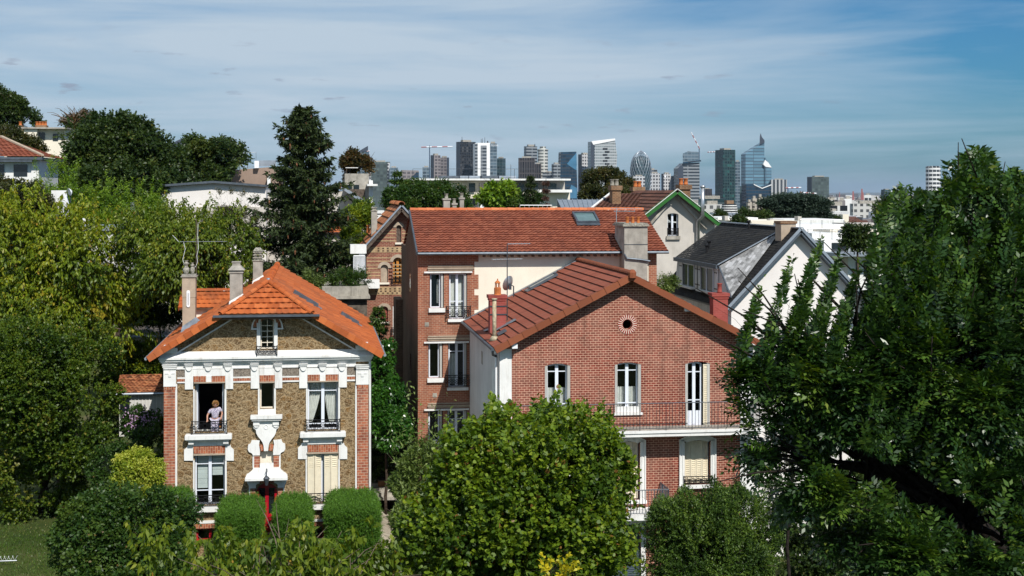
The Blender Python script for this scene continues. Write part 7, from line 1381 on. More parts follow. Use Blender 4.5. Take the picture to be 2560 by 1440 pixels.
crane('red and white level crane at the far left of the skyline', 1074, 450, 364, 1053, 1132, 368, 366.5); crane('red and white luffing crane on the half built tower', 1748, 400, 372, 1749, 1728, 372, 331); crane('small level crane left of the dark green tower', 1789, 395, 379, 1769, 1789, 380.5, 379.5, 3700); crane('low crane in front of the solitary grid tower', 1970, 495, 469, 1964, 2003, 470, 469, 2600); crane('thin crane against the base of the solitary grid tower', 2024, 500, 482, 2000, 2042, 481, 484, 2500); crane('orange crane beside the open topped glass tower', 921, 470, 378, 917, 924, 379, 377, 3300)
for px, pt_, Y in ((2133, 478, 4200), (2155, 472, 4000), (2157, 481, 3900), (2099, 480, 9000)): t = thing('chimney_stack', {2133: 'thin reddish mast in the haze', 2155: 'tallest thin factory chimney on the horizon', 2157: 'short factory chimney beside the tallest one', 2099: 'tiny far spire on the hazy horizon'}[px], 'chimney', Plane(Y).p(px, 500)); mast(t, px, 500, pt_, Y, 4, 'stack', 'crane_red')
# distinctive blocks of the middle distance
def mid(label, px0, px1, ptop, mat, Y, side=0, **k): return tower(label, px0, px1, ptop, mat, side, Y=Y, zb=-56, name='city_block', cat='building', **k)
mid('white office with square window grid below the dark green tower', 1752, 1806, 511, 'flat', 620, 8); mid('grey glass office roof left of the dark green tower base', 1746, 1815, 497, 'teal', 760)
for a, tp, w_ in ((1866, 505, 'leftmost'), (1878, 496, 'second'), (1893, 492, 'tallest'), (1906, 500, 'rightmost')): mid(w_ + ' beige tower block of the stepped group left of the cedar', a, a + 14, tp, 'beige', 900, 4, group='stepped beige tower blocks')
mid('long grey apartment slab right of the cedar', 2126, 2212, 509, 'flat', 720, 8); mid('white banded office behind the cedar', 2060, 2094, 500, 'bands', 900); mid('orange brown block beside the white banded office', 2096, 2113, 501, 'crane_red' if 0 else 'pinkish', 850); mid('white slim block right of the orange brown block', 2112, 2129, 497, 'whiteplain', 860); mid('blue and white office below the orange brown block', 2063, 2118, 514, 'bands', 560, 6); mid('white round cornered block far right', 2162, 2178, 487, 'white', 1700)
Pq = Plane(480); t = thing('round_banded_building', 'round building of white and dark rings with a brown rooftop box', 'building', (Pq.x(1823), 480, -60)); m = MB(); r0 = 20 * Pq.m(1823)
pr_ = []
for k in range(7): z = Pq.z(1823, 550 - k * 5.8); r = r0 * (1.25 - .05 * k); pr_ += [(r, z), (r, z + .35), (r * .93, z + .36), (r * .93, z + .78)]
m.lathe((Pq.x(1823), 480, 0), pr_, 22); m.build('rings', T['bands'] if 0 else M['white'], t); m = MB(); [m.lathe((Pq.x(1823), 480, 0), [(r0 * (1.19 - .05 * k), Pq.z(1823, 550 - k * 5.8) + .34), (r0 * (1.19 - .05 * k), Pq.z(1823, 550 - k * 5.8) + .79)], 22) for k in range(7)]; m.build('window_rings', M['glass_dark'], t); m = MB(); m.box(Pq.x(1815), Pq.x(1833), 479, 482, Pq.z(1823, 511), Pq.z(1823, 501)); m.build('roof_box', M['brick_brown'], t)
# crowd of smaller city buildings
mats_c = [T['flat'], T['flat'], M['white'], M['cream_wall'], T['beige'], T['whitegrid'], M['grey_wall'], T['pinkish']]
for i in range(260):
    Y = 330 * math.exp(random.random() ** .8 * 2.1); px = random.uniform(1900, 2300) if random.random() < .5 else random.uniform(1640, 2330) if random.random() < .8 else random.uniform(940, 1640); Pq = Plane(Y); x = Pq.x(px); g = float(ground_h(x, Y)); w = random.uniform(9, 34); h = random.choice((8, 11, 14, 17, 20, 26)); d = random.uniform(10, 18); rot = random.choice((-.15, -.2, .3, .5, -.6)) + random.uniform(-.1, .1)
    if HOR - (g + h - HC) / Y * FPX > 600 or HOR - (g + h - HC) / Y * FPX < 488: continue
    t = thing('city_building', 'small building', 'building', (x, Y, g - 1), 'small buildings of the middle distance'); rbox(t, 'wall', x, Y, rot, w, d, g - 2, g + h, random.choice(mats_c))
    if random.random() < .35:
        b = rbox(t, 'roof', x, Y, rot, w + .6, d + .6, g + h, g + h + 3.2, random.choice((M['tile_brown'], M['tile_red'], M['zinc']))); v = b.data.vertices
        for k in range(4, 8): v[k].co.y *= .05; v[k].co.x *= .8
    else: rbox(t, 'roof', x + random.uniform(-2, 2), Y, rot, w * .4, d * .4, g + h, g + h + 2.2, random.choice((M['zinc'], M['white'], M['concrete'])))
cb_ = sorted([o for o in bpy.data.objects if o.get('group') == 'small buildings of the middle distance'], key=lambda o: o.location.x / o.location.y); tens = ['', '', 'twenty', 'thirty', 'forty', 'fifty', 'sixty', 'seventy', 'eighty', 'ninety']
ones = 'zero first second third fourth fifth sixth seventh eighth ninth tenth eleventh twelfth thirteenth fourteenth fifteenth sixteenth seventeenth eighteenth nineteenth'.split()
for i, o in enumerate(cb_, 1): j = i % 100; o['label'] = ('one hundred and ' if i > 99 else '') + (ones[j] if j < 20 else tens[j // 10] + (' ' + ones[j % 10] if j % 10 else '')) + ' from the left among the small boxy middle distance buildings'
m = MB()
for i in range(4200):
    Y = 2400 * math.exp(random.random() * 2.0); Pq = Plane(Y); x = Pq.x(random.uniform(600, 2700)); g = float(ground_h(x, Y)); w = random.uniform(12, 60) * (Y / 4000) ** .4; h = random.uniform(8, 26) + (random.random() < .04) * 25; m.box(x - w / 2, x + w / 2, Y, Y + 20, g - 2, g + h, 0, random.random())
c = Mat('far_city_render'); c.col(c.ramp(c.attr(), [(0, (.10, .085, .075)), (.35, (.30, .27, .24)), (.6, (.50, .48, .45)), (.85, (.70, .69, .66)), (1, (.24, .10, .07))], 'CONSTANT'), .9, .1); tag(m.build('distant_city', c.m), kind='stuff')
n = 9000; Yt_ = 300 * np.exp(rng.random(n) * 3.0); pxs = rng.uniform(500, 2750, n); a = (pxs - 1280) / FPX; xx = Yt_ * (math.sin(TH) + a * math.cos(TH)) / (math.cos(TH) - a * math.sin(TH)); zz = ground_h(xx, Yt_) + 3; s_ = 3.0
P = np.repeat(np.stack([xx, Yt_, zz], 1), 14, 0) + rng.normal(size=(n * 14, 3)) * np.array((4, 4, 2.2)); tag(leaf_mesh('distant_treetops', P, rdir(n * 14), rdir(n * 14), np.full(n * 14, 4.0), np.full(n * 14, 1.5), M['leaf_dark'], None), 'dark treetops scattered through the far city', 'trees', kind='stuff')

# ------------------------------------------------------------------ person leaning at the open window
def skin(name, nodes, edges, mat, parent, sub=1):
    keys = list(nodes); me = bpy.data.meshes.new(name); wl = world_loc(parent); me.from_pydata([tuple(Vector(nodes[k][0]) - wl) for k in keys], [(keys.index(a), keys.index(b)) for a, b in edges], []); o = link_mesh(name, me, parent); md = o.modifiers.new('skin', 'SKIN'); md.use_smooth_shade = True
    for i, k in enumerate(keys):
        r = nodes[k][1]; me.skin_vertices[0].data[i].radius = (r, r) if not isinstance(r, tuple) else r; me.skin_vertices[0].data[i].use_root = (i == 0)
    s = o.modifiers.new('sub', 'SUBSURF'); s.levels = s.render_levels = sub; me.materials.append(mat); return o
skinm = m_plain('skin', (.50, .27, .19), .5, .4, var=.05); fz = 4.86; pc = P1.x(537); py_ = Y1 + .10
L_ = lambda x, y, z: (pc + x, py_ + y, fz + z)
t = thing('person', 'person with curly fair hair in a floral top looking down over the window railing', 'person', (pc, py_, fz))
N_ = {'pelvis': (L_(0, .04, .88), .14), 'waist': (L_(0, .03, 1.02), .125), 'chest': (L_(.01, -.02, 1.2), .15), 'neck0': (L_(.01, -.06, 1.34), .075), 'neck': (L_(.02, -.11, 1.40), .052), 'head0': (L_(.02, -.15, 1.45), .075), 'head': (L_(.03, -.18, 1.52), .092), 'head1': (L_(.03, -.16, 1.58), .06)}
E_ = [('pelvis', 'waist'), ('waist', 'chest'), ('chest', 'neck0'), ('neck0', 'neck'), ('neck', 'head0'), ('head0', 'head'), ('head', 'head1')]
arms = {-1: [(-.18, -.06, 1.25), (-.31, -.08, 1.04), (-.30, -.29, .88)], 1: [(.20, -.01, 1.31), (.30, .02, 1.10), (.27, -.26, .97)]}
for s, nm in ((-1, 'l'), (1, 'r')):
    N_['sh' + nm] = (L_(*arms[s][0]), .062); N_['el' + nm] = (L_(*arms[s][1]), .042); N_['wr' + nm] = (L_(*arms[s][2]), .028); w = Vector(arms[s][2]); pm = w + Vector((s * -.005, -.07, -.02)); N_['pm' + nm] = (L_(*pm), (.036, .018)); E_ += [('chest', 'sh' + nm), ('sh' + nm, 'el' + nm), ('el' + nm, 'wr' + nm), ('wr' + nm, 'pm' + nm)]
    for k, (dx, ln) in enumerate(((-.026, .062), (-.009, .072), (.009, .068), (.026, .052))):
        a, b, c_ = pm + Vector((dx, -.03, -.004)), pm + Vector((dx * 1.15, -.03 - ln * .5, -.012)), pm + Vector((dx * 1.15, -.03 - ln * .75, -.05 + k * .004)); ks = [nm + str(k) + q for q in 'abc']
        for kk, p, r in zip(ks, (a, b, c_), (.010, .009, .008)): N_[kk] = (L_(*p), r)
        E_ += [('pm' + nm, ks[0]), (ks[0], ks[1]), (ks[1], ks[2])]
    a, b = w + Vector((-s * .035, -.05, -.015)), w + Vector((-s * .055, -.085, -.035)); N_['t' + nm + 'a'] = (L_(*a), .011); N_['t' + nm + 'b'] = (L_(*b), .009); E_ += [('wr' + nm, 't' + nm + 'a'), ('t' + nm + 'a', 't' + nm + 'b')]
    N_['hp' + nm] = (L_(s * .085, .05, .82), .10); N_['kn' + nm] = (L_(s * .09, -.02, .45), .062); N_['an' + nm] = (L_(s * .09, .05, .08), .042); N_['to' + nm] = (L_(s * .10, -.13, .03), .03); E_ += [('pelvis', 'hp' + nm), ('hp' + nm, 'kn' + nm), ('kn' + nm, 'an' + nm), ('an' + nm, 'to' + nm)]
skin('body', N_, E_, skinm, t, 2)
fl = Mat('floral_cloth'); f = fl.noise(38, 2, .5); fl.col(fl.ramp(f, [(.40, (.66, .65, .70)), (.50, (.52, .44, .54)), (.58, (.16, .15, .26))]), .9, .1)
g = lambda k, e: (N_[k][0], (N_[k][1] if not isinstance(N_[k][1], tuple) else N_[k][1][0]) + e)
mid_ = lambda s: tuple(Vector(N_['sh' + s][0]).lerp(Vector(N_['el' + s][0]), .62))
skin('floral_top', {'chest': g('chest', .018), 'waist': g('waist', .022), 'pelvis': g('pelvis', .028), 'n': g('neck0', .012), 'l': g('shl', .014), 'r': g('shr', .014), 'l2': (mid_('l'), .066), 'r2': (mid_('r'), .066)}, [('chest', 'waist'), ('waist', 'pelvis'), ('chest', 'n'), ('chest', 'l'), ('chest', 'r'), ('l', 'l2'), ('r', 'r2')], fl.m, t, 2)
skin('trousers', {'p': g('pelvis', .012), 'l': g('hpl', .012), 'r': g('hpr', .012), 'l2': g('knl', .022), 'r2': g('knr', .022), 'l3': g('anl', .035), 'r3': g('anr', .035)}, [('p', 'l'), ('p', 'r'), ('l', 'l2'), ('r', 'r2'), ('l2', 'l3'), ('r2', 'r3')], fl.m, t, 2)
hc = np.array(L_(.03, -.15, 1.545)); n = 1500; d_ = rdir(n); d_[:, 1] = np.where((d_[:, 1] < -.35) & (d_[:, 2] < .1), -d_[:, 1], d_[:, 1]); leaf_mesh('hair', hc + d_ * np.array((.095, .105, .10)), unit(d_ + rng.normal(size=(n, 3)) * .9), rdir(n), np.full(n, .055), np.full(n, .016), m_leaf('curly_hair', [(0, (.30, .15, .05)), (1, (.60, .36, .15))], trans=.1), t)
m = MB(); h_ = Vector(L_(.03, -.265, 1.50)); m.tube([h_ + Vector((0, .03, .03)), h_ + Vector((0, -.012, 0)), h_ + Vector((0, .012, -.012))], [.008, .014, .012], 6); m.build('nose', skinm, t)
for s in (-1, 1): m = MB(); m.lathe(h_ + Vector((s * .034, .018, .018)), [(.002, -.009), (.010, 0), (.002, .009)], 8); m.build('eye', M['iron'], t)
m = MB(); m.tube([h_ + Vector((-.025, .02, -.045)), h_ + Vector((0, .008, -.047)), h_ + Vector((.025, .02, -.045))], .006, 5); m.build('mouth', M['brick_paint'], t)
for s in (-1, 1): m = MB(); m.lathe(h_ + Vector((s * .092, .10, -.02)), [(.004, -.03), (.018, 0), (.004, .03)], 6); m.build('ear', skinm, t)
t = thing('chair', 'orange slatted wooden chair behind the person at the open window', 'chair', (P1.x(553), Y1 + .75, fz)); c = Vector((P1.x(553), Y1 + .75, fz))
for x in (-.2, .2):
    for y in (-.2, .2): m = MB(); m.box(c.x + x - .02, c.x + x + .02, c.y + y - .02, c.y + y + .02, fz, fz + (.95 if y > 0 else .45)); m.build('leg', M['wood_orange'], t)
m = MB(); m.box(c.x - .22, c.x + .22, c.y - .22, c.y + .18, fz + .45, fz + .48); m.build('seat', M['wood_orange'], t)
for k in range(4): m = MB(); m.box(c.x - .18, c.x + .18, c.y + .185, c.y + .205, fz + .56 + k * .1, fz + .61 + k * .1); m.build('back_slat', M['wood_orange'], t)

# ------------------------------------------------------------------ small garden things
t = thing('fallen_aerial', 'old white comb aerial lying on the lawn at the left edge', 'antenna', at(10, 1362, 60)); a, b = at(-30, 1366, 60.5), at(42, 1360, 60.5); a.z = b.z = .2; m = MB(); m.tube([a, b], .025, 6); m.build('boom', M['steel'], t); m = MB()
for k in range(7): p = a.lerp(b, (k + .5) / 7); m.tube([p + Vector((-.1, 0, .2)), p, p + Vector((.1, 0, .2))], .007, 4)
m.build('prongs', M['white_clean'], t)
Pq = Plane(72); t = thing('planter', 'brown wooden planter box under the laurel beside the path', 'planter', (Pq.x(962), 72, 0)); m = MB(); m.box(Pq.x(945), Pq.x(985), 71.8, 72.6, .0, .75); m.build('box', M['wood_orange'] if 0 else m_plain('brown_planter', (.20, .09, .045), .8, .2, var=.15), t); m = MB(); m.box(Pq.x(945) - .03, Pq.x(985) + .03, 71.76, 72.64, .75, .8); m.build('rim', M['wood'], t)

# ------------------------------------------------------------------ trees and shrubs
def proj(P):
    s, c = math.sin(TH), math.cos(TH); zc = P[:, 0] * s + P[:, 1] * c; xr = P[:, 0] * c - P[:, 1] * s; return 1280 + FPX * xr / zc, HOR - FPX * (P[:, 2] - HC) / zc
B = lambda px, Y, z=None: (Plane(Y).x(px), Y, float(ground_h(Plane(Y).x(px), Y)) if z is None else z)
G = lambda px, Y: B(px, Y)
# left garden
tree('cherry_tree', 'large yellow green cherry tree with drooping leaves at left', 'tree', G(150, 77), [(60, 640, 76, 120, 110), (200, 690, 75.5, 130, 130), (90, 790, 75, 130, 120), (300, 800, 74.5, 75, 70), (20, 570, 77, 70, 45), (250, 620, 76, 70, 55)], 'cherry', 5600, 'leaf_cherry', 'bark_pale', nsub=110, subr=(.3, .45), top_spikes=160, tr=.22, nlimb=30, size=1.25)
tree('cherry_tree', 'second yellow green cherry behind the left chimney of the stone house', 'tree', G(470, 72), [(470, 640, 73, 110, 80), (390, 600, 74, 90, 52), (560, 620, 74, 70, 70), (460, 600, 75, 80, 40), (420, 700, 72, 60, 50), (590, 690, 72, 40, 50)], 'cherry', 4600, 'leaf_cherry_green', 'bark_pale', nsub=90, subr=(.3, .45), top_spikes=120, nlimb=20, size=1.05)
tree('hornbeam', 'broad dark green hornbeam shading the lawn at lower left', 'tree', G(100, 70.5), [(60, 960, 68, 150, 150), (190, 1000, 68, 110, 150), (40, 1110, 68, 120, 110), (180, 1110, 68, 95, 95), (240, 890, 68.5, 60, 70), (100, 880, 68.5, 110, 60), (90, 1200, 70, 140, 85)], 'dense', 8400, 'leaf_hornbeam', size=1.15, nsub=130, subr=(.25, .42), tr=.25, top_spikes=60)
tree('shrub', 'large dark shrub in front of the stone house at lower left', 'shrub', G(330, 52), [(330, 1330, 52, 130, 110), (220, 1350, 52, 90, 90), (420, 1290, 53, 60, 70), (300, 1420, 51, 150, 60), (430, 1390, 51.5, 70, 70)], 'broad', 5200, 'leaf_shrub', nsub=100, subr=(.25, .42), size=.8, tr=.08)
tree('golden_shrub', 'rounded bright yellow variegated shrub left of the stone house', 'shrub', G(340, 58), [(342, 1180, 58, 50, 40), (325, 1230, 57.5, 42, 30)], 'dense', 2600, 'leaf_gold', nsub=50, size=.75, tr=.05)
tree('hibiscus', 'flowering shrub with mauve blossoms in front of the shed', 'shrub', G(352, 68), [(355, 1058, 68, 42, 30), (318, 1070, 68, 22, 26)], 'dense', 1500, 'leaf_shrub', nsub=30, size=.8, tr=.05)
n = 170; c = np.array(at(358, 1052, 67.2)); P = c + rng.normal(size=(n, 3)) * np.array((.42, .25, .26)); t_ = [o for o in bpy.data.objects if o.name == 'hibiscus'][0]; leaf_mesh('blossoms', np.repeat(P, 4, 0), rdir(n * 4), rdir(n * 4), np.full(n * 4, .07), np.full(n * 4, .03), M['petal'], t_)['kind'] = 'stuff'
tree('hedge_bush', 'dark mixed hedge between shed and stone house', 'hedge', G(360, 66), [(285, 1000, 78, 50, 80), (330, 1110, 66, 45, 30), (385, 1120, 66, 30, 60), (350, 1160, 66, 60, 40), (400, 1060, 67, 14, 70), (280, 1170, 66, 50, 40), (380, 1210, 62, 40, 60)], 'dense', 3200, 'leaf_shrub', nsub=60, tr=.05)
tree('ivy_wall', 'yellow green ivy mass above the shed beside the left eaves', 'climber', G(370, 76), [(350, 900, 76, 55, 35), (390, 930, 75.5, 30, 40), (300, 890, 76, 40, 40), (395, 880, 76, 30, 20)], 'dense', 2800, 'leaf_ivy', nsub=50, size=.85, tr=.05)
tree('yew_bush', 'dark rounded bush behind the left chimney', 'shrub', G(400, 78), [(400, 750, 78, 60, 50), (350, 770, 78, 40, 40), (440, 800, 78, 30, 30)], 'dense', 2400, 'leaf_dark', nsub=50, tr=.06)
tree('broadleaf_tree', 'dark olive broadleaf tree below the villa at the left edge', 'tree', G(50, 82), [(40, 510, 82, 80, 60), (110, 545, 81, 45, 45), (-20, 480, 83, 50, 40), (20, 590, 80, 80, 50)], 'dense', 3600, 'leaf_olive', nsub=80, size=1.0)
for i, (px, tp, w) in enumerate(((262, 492, 26), (335, 492, 30), (300, 505, 26), (225, 500, 24), (380, 500, 22), (170, 450, 20), (120, 430, 22))): tree('bamboo_clump', ['brightest', 'tall right hand', 'short middle', 'leftmost', 'far right', 'upper left', 'topmost left'][i] + ' feathery green bamboo clump below the big dark tree', 'bamboo', G(px, 90), [(px, tp + 45, 90, w, 52), (px, tp + 80, 89.5, w * 1.4, 40)], 'bamboo', 620, 'leaf_bright', nsub=20, size=1.0, tr=.05, top_spikes=14, group='bamboo clumps at left')
for i, (px, tp) in enumerate(((548, 478), (572, 468), (605, 476), (632, 470))): tree('bamboo', ['first', 'second', 'third', 'fourth'][i] + ' thin bamboo from the left in front of the white wall', 'bamboo', G(px, 100), [(px, tp + 30, 100, 8, 32), (px, tp + 90, 100, 16, 60)], 'bamboo', 260, 'leaf_olive', 'bark_pale', nsub=14, size=.8, tr=.03, group='thin bamboos by the white wall')
# the hilltop
tree('chestnut_tree', 'huge round dark green tree on the hill at left', 'tree', G(290, 112), [(300, 380, 112, 110, 90), (390, 420, 112, 70, 85), (205, 450, 111, 72, 72), (300, 470, 110, 150, 60), (150, 455, 112, 35, 45), (175, 345, 125, 30, 30), (420, 480, 110, 40, 40)], 'broad', 7600, 'leaf_dark', nsub=170, subr=(.2, .34), size=1.55, tr=.4)
tree('broadleaf_tree', 'dark tree right of the huge round tree with a broken outline', 'tree', G(530, 118), [(520, 400, 118, 60, 58), (470, 430, 118, 45, 50), (580, 400, 120, 30, 36), (612, 392, 124, 22, 26), (500, 450, 116, 60, 30)], 'broad', 2900, 'leaf_dark', nsub=70, size=1.5, subr=(.22, .36))
tree('pine_tree', 'tall layered tree rising above the villa in the top left corner', 'tree', G(10, 140), [(10, 275, 140, 45, 28), (55, 300, 140, 38, 16), (-10, 250, 140, 30, 25), (80, 295, 140, 14, 8), (20, 320, 140, 30, 14)], 'dense', 2100, 'leaf_dark', nsub=50, size=1.9, subr=(.22, .4), tr=.25)
tree('round_hedge_tree', 'clipped looking olive green tree between villa and apartments', 'tree', G(50, 118), [(15, 352, 118, 50, 26), (65, 378, 118, 40, 26), (100, 400, 116, 18, 20)], 'dense', 1900, 'leaf_olive', nsub=60, size=1.4)
tree('half_bare_tree', 'reddish tree with dead upper branches beside the apartments', 'tree', G(190, 142), [(198, 312, 142, 30, 16), (218, 292, 142, 16, 10), (170, 304, 142, 16, 10)], 'dense', 900, 'leaf_russet', 'bark_pale', nsub=30, size=1.5)
t = [o for o in bpy.data.objects if o.name == 'half_bare_tree'][0]; m = MB(); o_ = at(190, 310, 141)
for q in ((128, 286), (150, 275), (185, 270), (140, 300), (172, 268), (205, 276), (230, 282)): limb(m, o_, at(q[0], q[1], 141), .09, .02, .15, 4, 4); limb(m, o_.lerp(at(q[0], q[1], 141), .6), at(q[0] + random.uniform(-15, 15), q[1] - 5, 141), .04, .012, .15, 3, 4)
m.build('dead_branches', M['bark_pale'], t)
tree('dry_grass_plant', 'straw coloured ornamental plant on the roof terrace', 'plant', B(588, 123, at(588, 420, 123).z), [(586, 408, 123, 12, 8)], 'lance', 160, 'leaf_straw' if 'leaf_straw' in M else 'leaf_gold', nsub=8, size=1.0, tr=.03)
# spruce and its neighbours
conifer('spruce', 'tall dark spruce hung with brown cones, left of centre', B(760, 93), tuple(at(757, 268, 93)), 6.1, M['leaf_spruce'], whorls=60, per=9, tw=13, nl=9, L=.32, W=.055, cone=.6, prof=lambda f: ((1 - f) ** .66 if f > .25 else .62 + f * .85) * random.uniform(.74, 1.15), droop=.22)
tree('laurel_tree', 'dark leafy roof garden tree beside the open topped glass tower', 'tree', B(888, 128), [(890, 402, 128, 26, 20), (905, 420, 128, 22, 16), (870, 420, 128, 12, 14)], 'dense', 800, 'leaf_russet', nsub=24, size=1.5)
tree('climber', 'bright green climber hanging beside the banded brick house', 'climber', G(890, 96), [(895, 560, 96, 34, 50), (880, 600, 95, 26, 26), (915, 520, 97, 14, 30)], 'dense', 2000, 'leaf_ivy', nsub=40, size=1.05, tr=.06)
tree('climber', 'darker ivy mass below the zinc edge right of the spruce', 'climber', G(905, 99), [(905, 535, 99, 28, 30), (870, 640, 94, 25, 40), (925, 590, 97, 10, 40)], 'dense', 1500, 'leaf_shrub', nsub=30, size=1.1, tr=.06)
for px, py, sc in ((780, 705, 1), (848, 700, .8), (895, 702, .9), (870, 690, .7)): tree('terrace_plant', {780: 'tall weedy plant behind the orange ridge', 848: 'small plant on the left part of the concrete terrace', 895: 'dark potted plants in front of the white railing', 870: 'round pot plant in the middle of the concrete terrace'}[px], 'plant', B(px, 85, at(px, py + 20, 85).z), [(px, py, 85, 18 * sc, 22 * sc)], 'lance', int(240 * sc), 'leaf_shrub' if px > 800 else 'leaf_lance', nsub=10, size=.9, tr=.03)
conifer('young_conifer', 'slender conifer between stone house and tall house', B(965, 73), tuple(at(945, 765, 73)), 1.5, M['leaf_yew'], whorls=34, per=6, tw=8, nl=6, L=.2, W=.028)
tree('laurel_tree', 'glossy bright green laurel in the gap beside the stone house', 'tree', G(965, 70), [(960, 1010, 70, 42, 60), (975, 1070, 69.5, 42, 50), (945, 940, 70.5, 30, 50), (985, 980, 70, 20, 40), (955, 880, 71, 24, 40)], 'laurel', 3400, 'leaf_laurel', nsub=60, tr=.08)
# behind the long red roof
tree('broadleaf_tree', 'wide dark green tree behind the ridge of the long red roof', 'tree', G(1060, 112), [(1060, 490, 112, 60, 34), (1120, 500, 112, 42, 34), (1000, 510, 111, 42, 34), (1150, 515, 111, 24, 20)], 'dense', 4200, 'leaf_shrub', nsub=80, size=1.25, subr=(.25, .4))
conifer('young_conifer', 'dark pointed conifer left of the wide tree behind the red roof', B(985, 113), tuple(at(992, 424, 113)), 2.3, M['leaf_yew'], whorls=30, per=7, tw=9, nl=6, L=.35, W=.05)
tree('catalpa', 'light green large leaved tree in front of the apartment block', 'tree', G(1250, 118), [(1252, 495, 118, 34, 28), (1225, 505, 118, 20, 18), (1280, 510, 118, 20, 16)], 'laurel', 1500, 'leaf_bright', nsub=30, size=1.9)
conifer('young_conifer', 'black green conifer in front of the apartment block', B(1328, 116), tuple(at(1327, 437, 116)), 1.35, M['leaf_spruce'], whorls=34, per=7, tw=9, nl=6, L=.32, W=.045)
tree('broadleaf_tree', 'dark green shrubby tree right of the light leaved catalpa', 'tree', G(1310, 117), [(1300, 515, 117, 34, 18), (1342, 508, 118, 14, 22)], 'dense', 1200, 'leaf_shrub', nsub=24, size=1.3)
conifer('dead_cypress', 'thin brown withered cypress beside the dark conifer', B(1364, 115), tuple(at(1365, 448, 115)), .42, m_leaf('withered_foliage', [(0, (.07, .04, .03)), (1, (.17, .10, .07))]), whorls=30, per=5, tw=4, nl=5, L=.3, W=.04)
tree('broadleaf_tree', 'dark tree standing before the leaning silver tower', 'tree', G(1520, 175), [(1505, 460, 175, 38, 32), (1550, 470, 175, 32, 26), (1480, 485, 174, 28, 18), (1540, 490, 172, 45, 20)], 'dense', 3000, 'leaf_olive', nsub=60, size=1.9, subr=(.25, .4))
# cedar: flat layers
t = thing('cedar_tree', 'wide flat layered dark cedar in the middle distance', 'tree', B(1985, 150)); P_, Pl = [], Plane(150)
for (a, b, c_, d_) in ((1985, 497, 60, 6), (1930, 510, 30, 6), (2040, 508, 34, 6), (1960, 522, 48, 7), (2025, 525, 44, 7), (1925, 535, 26, 6), (1990, 540, 50, 7), (2050, 540, 22, 6), (1985, 508, 50, 6)):
    n = 1500; u = rdir(n); P_.append(np.array(Pl.p(a, b)) + u * rng.random((n, 1)) ** .4 * np.array((c_, c_ * .8, d_)) * Pl.m(a))
P = np.vstack(P_); r = shoots(P, unit(rng.normal(size=P.shape) * np.array((1, 1, .25)) + np.array((0, 0, .15))), dict(SPEC['needle'], k=6, L=.35, W=.055, sl=.6), 1.1); leaf_mesh('crown', *r[:5], M['leaf_cedar'], t, r[5], .1)
m = MB(); b_ = Vector(B(1985, 150)); limb(m, b_, Pl.p(1985, 520), .5, .3, .03); [limb(m, Pl.p(1985, 545), Pl.p(q, w_), .22, .05, .1) for q, w_ in ((1930, 512), (2040, 510), (1950, 500), (2020, 498), (2055, 540), (1925, 536))]; m.build('trunk', M['bark_dark'], t)
for i, (px, py, Y, w, h) in enumerate(((1868, 545, 140, 16, 14), (1905, 548, 138, 16, 20), (1800, 540, 200, 14, 8), (2085, 560, 160, 14, 10), (2140, 590, 100, 30, 20), (1845, 560, 120, 10, 8))): tree('broadleaf_tree', ['small dark tree left of the cedar', 'narrow dark tree below the left end of the cedar', 'small garden tree below the round banded building', 'small round tree under the brown hipped house', 'green shrub in front of the white terraced flats', 'tiny bush behind the slate ridge'][i], 'tree', G(px, Y), [(px, py, Y, w, h), (px + w * .5, py + h * .4, Y, w * .7, h * .8)], 'dense', 500, 'leaf_dark', nsub=16, size=1.5, tr=.1)
tree('rose_bush', 'small leafy top behind the right slope of the brick house roof', 'shrub', G(1660, 72), [(1655, 712, 72, 26, 12)], 'lance', 300, 'leaf_lance', nsub=10, size=.8, tr=.03)
# front row
hx = lambda q: P1.x(q)
hedge_block('clipped square hedge left of the red door', Plane(56.4).x(550), Plane(56.4).x(640), 56.4, 60.2, -.1, 2.55, 15000, 'leaf_hedge')
hedge_block('clipped square hedge just right of the red door', Plane(56.4).x(694), Plane(56.4).x(768), 56.4, 60.2, -.1, 2.55, 13000, 'leaf_hedge')
hedge_block('clipped square hedge at the right corner of the stone house', Plane(56.4).x(828), Plane(56.4).x(940), 56.4, 60.2, -.1, 2.65, 18000, 'leaf_hedge')
hedge_block('clipped hedge piece at the left corner of the stone house', Plane(57.5).x(390), Plane(57.5).x(465), 57.5, 59.2, -.1, Plane(57.5).z(430, 1250), 9000, 'leaf_hedge')
def front_clip(P):
    a, b = proj(P); return (b > 1345 - 60 * np.maximum(0, np.sin(a / 29. + 1)) ** 4 - 40 * np.maximum(0, np.sin(a / 17.)) ** 4) | (a < 480) & (b > 1300)
def front_keep(P):
    a, b = proj(P); return ~((a > 950) & (a < 1010) & (b < 1400) & (rng.random(len(P)) < .6)) & ~((b < 1385 + 35 * np.sin(a / 31) + 20 * np.sin(a / 11)) & (rng.random(len(P)) < .82))
tree('cherry_tree', 'loose drooping cherry branches in the bottom foreground', 'tree', G(700, 26), [(560, 1440, 26, 90, 60), (720, 1420, 26.5, 110, 90), (870, 1430, 26, 100, 90), (640, 1480, 25.5, 170, 90), (480, 1420, 26, 55, 60), (860, 1500, 25.5, 150, 90), (400, 1460, 26, 60, 60), (1000, 1450, 26, 60, 50)], 'cherry', 620, 'leaf_cherry_green', 'bark_pale', nsub=130, subr=(.15, .28), size=.86, keep=front_keep, clip=front_clip, top_spikes=60, nlimb=40, tr=.12)
